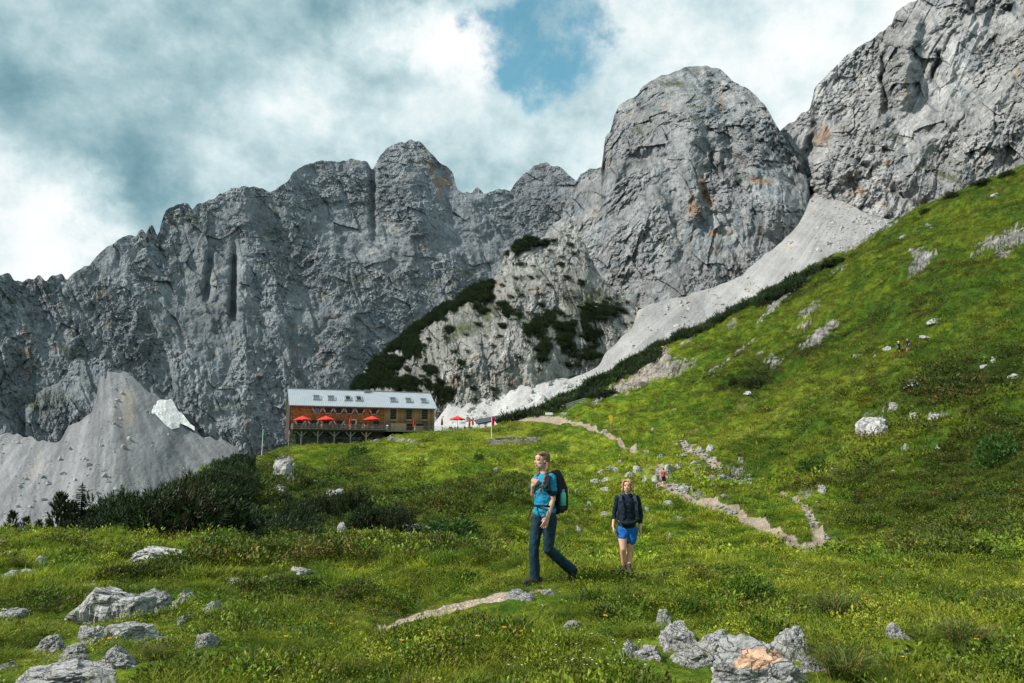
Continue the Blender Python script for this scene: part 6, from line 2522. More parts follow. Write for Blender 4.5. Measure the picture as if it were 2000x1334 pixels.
    # belts of the backpack belong to the pack
    pk = empty('backpack', G(1090, 1004, .1))
    tag(pk, 'black hiking backpack worn by the woman in the turquoise shirt', 'backpack')
    po = pk.location
    bm = bmesh.new()
    bk = -fw
    top, bot = G(1084, 930, .11), G(1087, 990, .12)
    pr_chain(bm, (top + bk * .02, G(1090.5, 955, .15), G(1093, 985, .16), bot + bk * .0), (.085, .120, .115, .098), 18, 1.0)
    pr_cap(bm, G(1081, 935, .06), G(1083, 992, .08), .10, .09)
    pr_ell(bm, G(1098, 985, .18), (.04, .078, .12), RB)
    fuse('pack_body', bm, .009, M_BLACK, pk, 5, org=po, disp=lambda c: .004 * fbm(c[:, 0] * 16, c[:, 2] * 14, 3, 2))
    bm = bmesh.new()
    pr_chain(bm, (G(1096.5, 974, -.01), G(1097, 990, .0)), (.052, .05), 12)
    fuse('side_pocket', bm, .008, M_STRAPG, pk, 3, org=po)
    sL = [(G(1078, 925, .02), (0, 0, 1)), (G(1073.5, 926.5, -.12), (0, -.3, 1)), (G(1070, 932, -.20), (-.6, -.8, .2)), (G(1068.5, 945, -.205), (-.6, -.8, 0)), (G(1071, 957, -.19), (-.6, -.8, 0)), (G(1078, 970, -.13), (0, -1, 0))]
    strap('shoulder_strap', sL, .062, .016, M_BLACK, pk, po)
    sR = [(G(1060, 925, .12), (0, 0, 1)), (G(1050, 930, .04), (-.5, -.5, .6)), (G(1046.8, 942, -.03), (-.8, -.6, 0)), (G(1047, 958, -.03), (-.8, -.6, 0)), (G(1048, 972, .0), (-.8, -.6, 0))]
    strap('shoulder_strap', sR, .05, .014, M_BLACK, pk, po)
    strap('chest_strap', [(G(1068.5, 947.6, -.215), (-.6, -.8, 0)), (G(1058, 948.6, -.185), (-.7, -.7, 0)), (G(1046.5, 949, -.05), (-.8, -.6, 0))], .022, .006, M_STRAPG, pk, po)
    strap('hip_belt', [(G(1084, 993, -.06), (0, -1, 0)), (G(1074, 989.5, -.165), (.2, -1, 0)), (G(1064, 988.6, -.19), (-.4, -.9, 0)), (G(1052, 987.5, -.14), (-.8, -.6, 0)), (G(1044, 988, -.02), (-1, -.2, 0))], .026, .008, M_BLACK, pk, po)
    strap('loose_strap_end', [(G(1045, 987, -.10), (-.8, -.6, 0)), (G(1038.5, 993, -.14), (-.8, -.6, 0)), (G(1035, 1005, -.15), (-.8, -.6, 0)), (G(1029, 1015.5, -.16), (-.8, -.6, 0))], .024, .006, M_BLACK, pk, po)
    strap('loose_strap_end', [(G(1061, 989, -.20), (-.6, -.8, 0)), (G(1061, 997, -.21), (-.6, -.8, 0)), (G(1058, 1004, -.21), (-.6, -.8, 0))], .018, .005, M_STRAPG, pk, po)
    bt = empty('water_bottle', G(1100, 973, -.05))
    tag(bt, 'mint green water bottle in the side pocket of the black backpack', 'bottle')
    MB().tube([(0, 0, -.09), (0, 0, .045), (0, 0, .070), (0, 0, .082)], [.036, .036, .026, .018], 16).build('bottle_body', M_TEAL, bt, True)
    MB().tube([(0, 0, .080), (0, 0, .108)], .021, 14).build('cap', M_STEEL, bt, True)


def walker_two():
    Y0 = 13.3
    G = lambda px, row, dy=0.0: P(px, row, Y0 + dy)
    gx = G(1224, 1115).x
    org = Vector((gx, Y0, hz(gx, Y0)))
    t = empty('person', org)
    tag(t, 'blond woman coming down in navy long-sleeved shirt and bright blue shorts', 'person')
    hc = G(1225.5, 950, -.04)
    hf = Vector((-.33, -.93, .06))
    shR, shL = G(1206.5, 972.5, 0), G(1244.5, 972.5, 0)
    elR, elL = G(1200.5, 1000, .03), G(1251, 1003, .03)
    wrR, wrL = G(1197.5, 1028, -.05), G(1250.5, 1031, -.05)
    hipR, hipL = G(1215.5, 1036, 0), G(1234.5, 1036, 0)
    kneeR, kneeL = G(1217, 1072, -.09), G(1229.5, 1077, .04)
    ankR, ankL = G(1218.5, 1104, .05), G(1229, 1112, -.02)
    neck, chest, waist, pelvis = G(1225.5, 966, .01), G(1225.5, 988, 0), G(1225.5, 1013, 0), G(1225, 1031, 0)
    bm = bmesh.new()
    T, R_, l_, u_, f_ = head(bm, hc, hf, (-.02, 0, 1), 1.02)
    pr_cap(bm, hc + Vector((.005, .02, -.06)), neck, .048, .056)
    pr_ell(bm, chest, (.16, .11, .15))
    pr_ell(bm, pelvis, (.15, .11, .10))
    pr_cap(bm, chest, pelvis, .10, .11)
    pr_cap(bm, neck, chest, .06, .09)
    pr_cap(bm, shR, shL, .045, .045)
    pr_chain(bm, (shR, elR, wrR), (.045, .036, .026))
    pr_chain(bm, (shL, elL, wrL), (.045, .036, .026))
    for hip, kn, an in ((hipR, kneeR, ankR), (hipL, kneeL, ankL)):
        mid = hip.lerp(kn, .5)
        calf = kn.lerp(an, .32) + Vector((0, .018, 0))
        foot = Vector((an.x, an.y - .02, min(an.z - .06, hz(an.x, an.y) + .05)))
        pr_chain(bm, (hip, mid, kn, calf, an, foot), (.090, .080, .054, .056, .037, .04), 16)
    hand(bm, wrR, wrR + Vector((.003, -.012, -.075)), (-.1, -1, 0), (.8, .1, 0))
    hand(bm, wrL, wrL + Vector((.003, -.012, -.075)), (.1, -1, 0), (-.8, .1, 0))
    fuse('body', bm, .0068, M_SKIN, t, 3, org=org)
    face_parts(T, R_, t, 1.02, org)
    bm = bmesh.new()
    E = lambda p, r: pr_ell(bm, T(*p), r, R_)
    E((-.030, 0, .048), (.098, .092, .088))
    E((-.045, 0, -.01), (.070, .094, .095))
    for q in (-1, 1):
        E((.008, q * .082, .01), (.040, .022, .062))
        E((-.005, q * .088, -.055), (.042, .026, .040))
        E((.035, q * .040, .096), (.050, .046, .026))
        E((.060, q * .062, .066), (.026, .020, .036))
        E((-.02, q * .095, -.085), (.032, .022, .026))
    fuse('hair', bm, .006, M_HAIRB, t, 2, org=org, disp=lambda c: .005 * perlin(c[:, 0] * 70, c[:, 2] * 26, 5) + .003 * perlin(c[:, 0] * 150, c[:, 2] * 50, 6))
    bm = bmesh.new()
    wr = lambda c: .010 * fbm((c[:, 0] + .4 * c[:, 2]) * 12, c[:, 2] * 14, 3, 8)
    pr_ell(bm, chest + Vector((0, 0, .02)), (.158, .120, .165))
    pr_ell(bm, chest + Vector((0, -.04, -.0)), (.14, .085, .085))
    pr_cap(bm, chest, waist, .13, .125, 18, 1.2, (0, 1, 0))
    pr_cap(bm, waist, G(1225, 1024, 0), .125, .13, 18, 1.25, (0, 1, 0))
    pr_cap(bm, shR, shL, .050, .050)
    pr_cap(bm, neck + Vector((0, 0, -.035)), chest, .080, .11)
    for a, b, c in ((shR, elR, wrR), (shL, elL, wrL)):
        pr_chain(bm, (a, b, b.lerp(c, .42 if a is shR else .62)), (.054, .046, .042))
    fuse('long_sleeved_shirt', bm, .009, M_NAVY, t, 4, org=org, disp=wr)
    bm = bmesh.new()
    pr_ell(bm, pelvis + Vector((0, 0, -.03)), (.165, .125, .085))
    pr_cap(bm, hipR, hipR.lerp(kneeR, .30), .108, .100, 18)
    pr_cap(bm, hipL, hipL.lerp(kneeL, .46), .108, .098, 18)
    pr_cap(bm, hipR, hipL, .105, .105)
    fuse('shorts', bm, .009, M_SHORTS, t, 4, org=org, disp=wr)
    for an in (ankR, ankL):
        g = hz(an.x, an.y - .1)
        h_ = Vector((an.x, an.y + .06, g))
        boot('boot', h_, h_ + Vector((0, -.26, 0)), Vector((an.x, an.y + .01, g + .12)), t, org)
    pk = empty('backpack', G(1225, 1030, .16))
    tag(pk, 'dark blue hiking backpack worn by the blond woman in shorts', 'backpack')
    po = pk.location
    bm = bmesh.new()
    pr_chain(bm, (G(1225, 972, .20), G(1225, 1000, .22), G(1225, 1026, .20)), (.12, .145, .12), 18)
    fuse('pack_body', bm, .012, M_STRAPG, pk, 4, org=po)
    for q, xs in ((-1, (1212.5, 1210.5, 1209, 1206.5)), (1, (1239, 1242, 1243.5, 1246))):
        strap('shoulder_strap', [(G(xs[0], 964.5, .05), (0, 0, 1)), (G(xs[0], 968, -.09), (0, -1, .5)), (G(xs[1], 980, -.165), (0, -1, .2)), (G(xs[2], 996, -.165), (0, -1, 0)), (G(xs[3], 1014, -.12), (0, -1, 0))], .05, .014, M_STRAPG, pk, po)
    strap('chest_strap', [(G(1210, 979.5, -.175), (0, -1, 0)), (G(1225, 981, -.19), (0, -1, 0)), (G(1242, 980, -.175), (0, -1, 0))], .022, .006, M_BLACK, pk, po)
    bm = bmesh.new()
    pr_chain(bm, (G(1206, 1016, -.03), G(1214, 1021, -.15), G(1225, 1022.5, -.18), G(1237, 1021, -.15), G(1246, 1016, -.03)), (.03, .034, .036, .034, .03), 12)
    fuse('hip_belt', bm, .008, M_BLACK, pk, 3, org=po)
    strap('hip_belt_webbing', [(G(1204, 1012, -.06), (0, -1, 0)), (G(1210, 1020, -.185), (-.3, -1, 0)), (G(1216, 1030, -.19), (0, -1, 0))], .026, .006, M_STRAPG, pk, po)


walker_one()
walker_two()


def small_person(px, row, hpx, label, top, legs, shirt, pack=None, hat=None, facing=0.0, cat='person', voxel=.018, group=None):
    b = stand(px, row)
    h = max(1.55, min(1.85, hpx * b.y / F))
    t = empty('person', b, facing)
    tag(t, label, cat, group)
    s = h / 1.75
    S = lambda x, y, z: Vector((x * s, y * s, z * s))
    bm = bmesh.new()
    pr_ell(bm, S(0, 0, 1.63), (.085 * s, .10 * s, .115 * s))
    pr_ell(bm, S(0, -.10, 1.60), (.02 * s, .03 * s, .03 * s))
    pr_cap(bm, S(0, 0, 1.55), S(0, 0, 1.42), .05 * s, .06 * s)
    pr_ell(bm, S(0, 0, 1.28), (.16 * s, .11 * s, .18 * s))
    pr_ell(bm, S(0, 0, .98), (.15 * s, .11 * s, .12 * s))
    pr_cap(bm, S(0, 0, 1.3), S(0, 0, 1.0), .11 * s, .12 * s)
    for q, fy, ky in ((-1, -.14, -.05), (1, .14, .02)):
        pr_chain(bm, (S(q * .17, 0, 1.40), S(q * .23, .04, 1.13), S(q * .22, -.10 * q, .90)), (.046 * s, .038 * s, .026 * s))
        pr_chain(bm, (S(q * .22, -.10 * q, .90), S(q * .22, -.13 * q, .81)), (.03 * s, .02 * s))
        pr_chain(bm, (S(q * .09, 0, .95), S(q * .10, ky, .50), S(q * .10, fy, .08)), (.09 * s, .058 * s, .04 * s))
        pr_chain(bm, (S(q * .10, fy, .05), S(q * .10, fy - .14, .04)), (.045 * s, .04 * s))
    fuse('body', bm, voxel, M_SKIN, t, 2)
    bm = bmesh.new()
    pr_ell(bm, S(0, 0, 1.28), (.18 * s, .13 * s, .20 * s))
    pr_cap(bm, S(0, 0, 1.25), S(0, 0, 1.02), .14 * s, .14 * s)
    for q in (-1, 1):
        pr_cap(bm, S(q * .17, 0, 1.40), S(q * .215, .03, 1.20), .06 * s, .056 * s)
    fuse('shirt', bm, voxel, shirt, t, 2)
    bm = bmesh.new()
    pr_ell(bm, S(0, 0, .96), (.17 * s, .13 * s, .12 * s))
    for q, ky in ((-1, -.04), (1, .01)):
        pr_cap(bm, S(q * .09, 0, .92), S(q * .10, ky, .60), .105 * s, .09 * s)
    fuse('shorts', bm, voxel, legs, t, 2)
    bm = bmesh.new()
    pr_ell(bm, S(0, .02, 1.665), (.105 * s, .115 * s, .10 * s))
    fuse('helmet' if hat else 'hair', bm, voxel, hat or top, t, 2)
    if pack:
        pk = empty('backpack', b, facing)
        tag(pk, pack[0], 'backpack')
        bm = bmesh.new()
        pr_chain(bm, (S(0, .20, 1.42), S(0, .24, 1.2), S(0, .20, 1.0)), (.11 * s, .14 * s, .12 * s))
        fuse('pack_body', bm, voxel, pack[1], pk, 2)
        for q in (-1, 1):
            MB().bar(S(q * .10, .10, 1.45), S(q * .10, -.14, 1.40), .05, .02).build('shoulder_strap', pack[1], pk)
            MB().bar(S(q * .10, -.14, 1.40), S(q * .12, -.10, 1.08), .05, .02).build('shoulder_strap', pack[1], pk)
    return t


M_PINKT = simple('pink_top', (0.36, 0.05, 0.08), .8, .2, 9, bump=0)
M_GRN = simple('olive_cloth', (0.05, 0.07, 0.06), .8, .2, 9, bump=0)
M_YHAT = simple('yellow_helmet', (0.75, 0.72, 0.16), .4, .05, 3, bump=0)
M_GHAT = simple('grey_helmet', (0.30, 0.32, 0.34), .4, .05, 3, bump=0)
small_person(1297, 952, 35, 'lone hiker in a pink top and black shorts on the stony trail', M_EYE, M_BLACK, M_PINKT, None, None, 2.9)
small_person(1757, 691, 27, 'climber with a pale yellow helmet standing on the high slope', M_EYE, M_BLACK, M_BLACK, ('black rucksack of the climber with the yellow helmet', M_GRN), M_YHAT, .5)
small_person(1774, 686, 26, 'climber with a grey helmet just right of the yellow-helmeted one', M_EYE, simple('dark_blue_shorts', (0.02, 0.025, 0.06), .8), M_BLACK, ('black rucksack of the climber with the grey helmet', M_BLACK), M_GHAT, -1.2)
small_person(1565, 552, 9, 'tiny distant hiker in red on the crest path high above', M_EYE, M_BLACK, M_REDD, None, None, 1.0, voxel=.03)

# seated guests
def seated_mesh(bodymat):
    return None


def seated(loc, rz, label, shirt, hair):
    t = empty('person', loc, rz)
    tag(t, label, 'person', 'guests seated on the hut terraces')
    for nm, me in SEAT[(shirt.name, hair.name)]:
        link(bpy.data.objects.new(nm, me), t)
    return t


SEAT = {}
SHIRTS = [simple('guest_%s_shirt' % n, c, .8, .1, 5, bump=0) for n, c in (('white', (.6, .6, .6)), ('blue', (.04, .10, .22)), ('black', (.02, .02, .02)), ('red', (.35, .04, .04)), ('green', (.05, .14, .09)), ('teal', (.03, .20, .24)))]
bm = bmesh.new()
pr_ell(bm, (0, 0, 1.22), (.09, .10, .115))
pr_cap(bm, (0, 0, 1.12), (0, 0, 1.0), .05, .06)
pr_ell(bm, (0, .0, .85), (.16, .11, .18))
pr_cap(bm, (0, 0, .9), (0, .02, .52), .11, .13)
for q in (-1, 1):
    pr_chain(bm, ((q * .17, 0, 1.0), (q * .22, -.08, .76), (q * .10, -.32, .80)), (.045, .038, .026))
    pr_chain(bm, ((q * .10, .02, .52), (q * .11, -.42, .52), (q * .11, -.40, .06)), (.085, .06, .04))
    pr_cap(bm, (q * .11, -.38, .04), (q * .11, -.54, .03), .045, .035)
tmp = fuse('body', bm, .025, M_SKIN, None, 2)
SB = tmp.data
bpy.data.objects.remove(tmp)
bm = bmesh.new()
pr_ell(bm, (0, 0, .86), (.18, .13, .20))
pr_cap(bm, (0, 0, .9), (0, .02, .54), .135, .14)
for q in (-1, 1):
    pr_cap(bm, (q * .17, 0, 1.0), (q * .21, -.05, .84), .06, .055)
tmp = fuse('shirt', bm, .025, SHIRTS[0], None, 2)
SS = tmp.data
bpy.data.objects.remove(tmp)
bm = bmesh.new()
pr_ell(bm, (0, .03, 1.26), (.105, .11, .10))
tmp = fuse('hair', bm, .025, M_HAIR, None, 2)
SH_ = tmp.data
bpy.data.objects.remove(tmp)
for s_ in SHIRTS:
    for h_ in (M_HAIR, M_HAIRB, M_EYE):
        a, b = SS.copy(), SH_.copy()
        a.materials.clear()
        a.materials.append(s_)
        b.materials.clear()
        b.materials.append(h_)
        SEAT[(s_.name, h_.name)] = [('body', SB), ('shirt', a), ('hair', b)]
r = random.Random(9)
SN = ['white', 'dark blue', 'black', 'red', 'green', 'teal']
HN = ['brown hair', 'fair hair', 'dark hair']
WHERE = ['left end of raised terrace', 'under leftmost open parasol', 'between two left open parasols', 'under second open parasol', 'right of second open parasol', 'left of door parasol', 'right of the hut door', 'left of third open parasol', 'right end of raised terrace',
         'left of lower terrace open parasol', 'under lower terrace open parasol', 'right of lower terrace open parasol', 'by lower terrace folded parasols']
for i, tb in enumerate(TAB):
    used_ = set()
    for k in range(3 if i < 9 else 2):
        for _ in range(20):
            a, b = r.randrange(6), r.randrange(3)
            if a not in used_:
                break
        used_.add(a)
        side = -1 if (k % 2 == 0) else 1
        off = HR_dir * r.uniform(-.55, .55) + HB_dir * side * .72
        seated(tb + off, ROT + (math.pi if side < 0 else 0), 'seated guest in %s shirt, %s, %s' % (SN[a], HN[b], WHERE[i]), SHIRTS[a], (M_HAIR, M_HAIRB, M_EYE)[b])

# ------------------------------------------------------------------ rocks
def rock_data(name, seed, sub=4, rough=.22, cuts=9, sharp=.0, flat=1.0, strata=0.0):
    rr = np.random.RandomState(seed)
    bm = bmesh.new()
    bmesh.ops.create_icosphere(bm, subdivisions=sub, radius=1.0)
    co = np.array([v.co[:] for v in bm.verts])
    co[:, 2] = np.sign(co[:, 2]) * np.abs(co[:, 2])**.55
    co[:, :2] = np.sign(co[:, :2]) * np.abs(co[:, :2])**.85
    co[:, 2] += .35 * (rr.rand() - .5) * co[:, 0] + .25 * co[:, 1]
    for k in range(cuts):
        n = rr.normal(size=3)
        n[2] = abs(n[2]) * .9
        n /= np.linalg.norm(n)
        d = rr.uniform(.42, .80)
        s = co @ n - d
        co = co - np.where(s > 0, s * .97, 0)[:, None] * n
    x, y, z = co.T
    a = fbm(x * 1.3 + seed, y * 1.3 + z * .7, 3, seed) + fbm(z * 1.5 + seed, x * 1.1 - y, 3, seed + 7)
    nr = co / (np.linalg.norm(co, axis=1, keepdims=True) + 1e-6)
    co = co + nr * (a * rough * .5)[:, None]
    f1, f2, idv = cells(x * 2.4 + y * 1.2, z * 3.0 + y * 1.4, seed)
    co = co + nr * (.10 * (idv - .5) - .07 * np.exp(-((f2 - f1) / .12)**2))[:, None] * (rough / .22)
    b = fbm(x * 5 + y * 3, z * 5 + seed, 4, seed + 11, .65)
    co = co + nr * (b * .05)[:, None] * (rough / .22)
    if strata:
        strata = strata * .45
        q = (z * 1.0 + x * (rr.rand() * 2 - 1)) * 4 + fbm(x * 1.2, y * 1.2, 2, seed)
        fr = q - np.floor(q)
        co = co + nr * (strata * (sm(0, .6, fr) - sm(.7, 1, fr)))[:, None]
    co = co - (co.max(0) + co.min(0)) / 2
    co = co / np.abs(co).max(0)
    for v, c in zip(bm.verts, co):
        v.co = c
    me = bpy.data.meshes.new(name)
    bm.to_mesh(me)
    bm.free()
    me.materials.append(M_ROCK)
    me.update()
    return me


SHARED = [rock_data('boulder_form', 100 + i, 4, .24, 10) for i in range(8)]
SMALL = [rock_data('stone_form', 130 + i, 3, .24, 8) for i in range(5)]


def put_rock(name, me, px, bot, wpx, hpx, label, group=None, cat='rock', rz=0.0, depth=.8, sink=.30, ymax=300, lean=0.0):
    b = hit(px, bot - 1, 2.5, ymax)
    k = b.y / F
    W_, H_ = wpx * k / 2, hpx * k
    sink = .46 if b.y < 45 else .36
    Hf = H_ * (.86 if b.y < 45 else .8) / (2 - 2 * sink)
    depth = depth * 1.25
    o = link(bpy.data.objects.new(name, me))
    o.location = (b.x, b.y + W_ * depth * .35, b.z + Hf * (1 - 2 * sink))
    o.scale = (W_ * 1.06, W_ * depth, Hf * 1.05)
    o.rotation_euler = (0, lean, rz)
    tag(o, label, cat, group)
    if b.y < 48:
        KEEP_OUT.append((o.location.x, o.location.y - W_ * depth * .15, W_ * .85, W_ * depth * .85 + .02))
    return o


NEAR = [
 # px centre, row bottom, width, height, label, strata
 (1552, 1281, 72, 54, 'rounded grey boulder upright behind the slab with the orange patch', 0),
 (1302, 1230, 38, 40, 'jagged upright limestone tooth in the right foreground grass', .05),
 (1328, 1262, 76, 44, 'cracked grey limestone lump below the upright tooth', .06),
 (1403, 1279, 62, 46, 'grey rock with a dark hollow between the tooth and the slab', .04),
 (1233, 1284, 38, 36, 'pointed pale grey stone leftmost of the foreground rock group', .03),
 (1272, 1290, 60, 26, 'low slanting stone right of the pointed pale grey stone', .05),
 (1348, 1297, 78, 26, 'long flat grey rock just left of the big slab', .04),
 (1123, 1233, 42, 20, 'bright white stone alone in the grass left of the foreground rocks', 0),
 (1590, 1312, 46, 28, 'low grey rock tucked against the right end of the slab', .03),
 (1444, 1261, 18, 12, 'small grey stone above the left shoulder of the slab', 0),
 (1758, 1246, 50, 28, 'dark shaded rock under the yellow green cushion at the right', .05),
 (1782, 1290, 36, 22, 'dark tilted rock below the shaded one at the right', .04),
 (1012, 1167, 40, 14, 'pale orange stone in the path at the walker\'s front foot', 0),
 (1032, 1172, 30, 12, 'grey stone touching the pale orange one in the path', 0),
 (1068, 1162, 26, 7, 'flat pale stone just behind the walker\'s front boot', 0),
 (298, 1099, 114, 38, 'long low pale boulder above the heath at the left', .03),
 (205, 1216, 122, 80, 'largest broad limestone hump of the left rock group', .05),
 (290, 1191, 60, 44, 'sloping grey rock joined to the right of the large hump', .05),
 (357, 1186, 42, 38, 'blocky rounded boulder right of the left rock group', 0),
 (412, 1197, 34, 26, 'small rounded boulder rightmost of the left rock group', 0),
 (356, 1218, 26, 34, 'narrow split rock under the blocky rounded boulder', .04),
 (180, 1219, 92, 28, 'flat slab under the left side of the large hump', .05),
 (171, 1259, 62, 44, 'dark creased rock left of the bumpy middle rock', .06),
 (248, 1262, 100, 52, 'bumpy pale rock in the middle of the left rock group', .04),
 (85, 1286, 56, 50, 'pale craggy rock at the lower left with grass in its crack', .06),
 (137, 1283, 50, 30, 'pale tilted rock right of the craggy one at the lower left', .05),
 (222, 1303, 68, 44, 'ribbed rock running down below the bumpy middle rock', .07),
 (140, 1300, 42, 20, 'small pale rock under the tilted one at the lower left', 0),
 (112, 1336, 146, 34, 'long flat pale slab at the lower left edge of the frame', .03),
 (12, 1312, 34, 22, 'white stone cut by the left edge of the frame', 0),
 (320, 1262, 30, 24, 'small rock among the yellow green cushions at the left', 0),
 (403, 1266, 38, 46, 'crumbling upright rock at the right end of the cushions', .06),
 (172, 1153, 30, 14, 'small flat stone above the large hump', 0),
 (53, 1123, 26, 13, 'flat stone in the left meadow below the pines', 0),
 (76, 1100, 18, 16, 'small tilted stone in the left meadow near the pine row', 0),
 (18, 1124, 22, 10, 'small flat stone near the left edge, upper meadow', 0),
 (376, 1106, 20, 18, 'small rock right of the long low pale boulder', 0),
 (455, 1138, 22, 9, 'tiny pale stone right of the left heath mound', 0),
 (20, 1208, 44, 22, 'pale slab at the left edge halfway down the meadow', .04),
 (12, 1226, 26, 11, 'thin pale slab at the left edge under the other slab', 0),
 (182, 1103, 18, 10, 'small pale stone left of the long low boulder', 0),
 (44, 1083, 16, 10, 'small pale stone just before the row of young pines', 0),
 (250, 1119, 20, 8, 'small stone below the long low boulder', 0),
 (130, 1115, 26, 9, 'thin pale outcrop in the middle of the left meadow', 0),
]
for i, (px, bot, wd, hh, lab, st) in enumerate(NEAR):
    if px < 460:
        wd, hh = wd * 1.2, hh * .84
        if hh > wd * .7:
            hh = wd * .6
    me = rock_data('rock', 200 + i, 5 if wd > 30 else 4, .19, 14, strata=st)
    put_rock('rock', me, px, bot, wd, hh, lab, rz=(i * 1.7) % 3.1 * .3, ymax=40)

# the big slab with the pale orange patch of freshly broken stone
me = rock_data('slab', 311, 6, .20, 9, strata=.02)
me.materials.clear()
me.materials.append(M_ROCKA)
slab = put_rock('rock', me, 1487, 1345, 218, 86, 'large grey limestone slab with a pale orange patch on top', depth=.55, ymax=20)
bpy.context.view_layer.update()
n = len(me.vertices)
co = np.zeros(n * 3, np.float32)
me.vertices.foreach_get('co', co)
co = co.reshape(-1, 3)
wm = np.array(slab.matrix_world)
wc = co @ wm[:3, :3].T + wm[:3, 3]
px_, row_ = project(wc[:, 0], wc[:, 1], wc[:, 2])
poly = np.array([(1450, 1270), (1466, 1266), (1500, 1267), (1516, 1270), (1531, 1284), (1508, 1296), (1486, 1307), (1472, 1312), (1464, 1304), (1436, 1304), (1434, 1298)])


def in_poly(x, y, P_):
    c = np.zeros(x.shape, bool)
    j = len(P_) - 1
    for i in range(len(P_)):
        xi, yi = P_[i]
        xj, yj = P_[j]
        c ^= ((yi > y) != (yj > y)) & (x < (xj - xi) * (y - yi) / (yj - yi + 1e-9) + xi)
        j = i
    return c


ins = in_poly(px_, row_, poly)
at = me.attributes.new('col', 'FLOAT_COLOR', 'POINT')
cc = np.ones((n, 4), np.float32)
cc[:, :3] = np.where(ins[:, None], np.array((0.80, 0.50, 0.33)), np.array((0.46, 0.455, 0.445)))
at.data.foreach_set('color', cc.ravel())

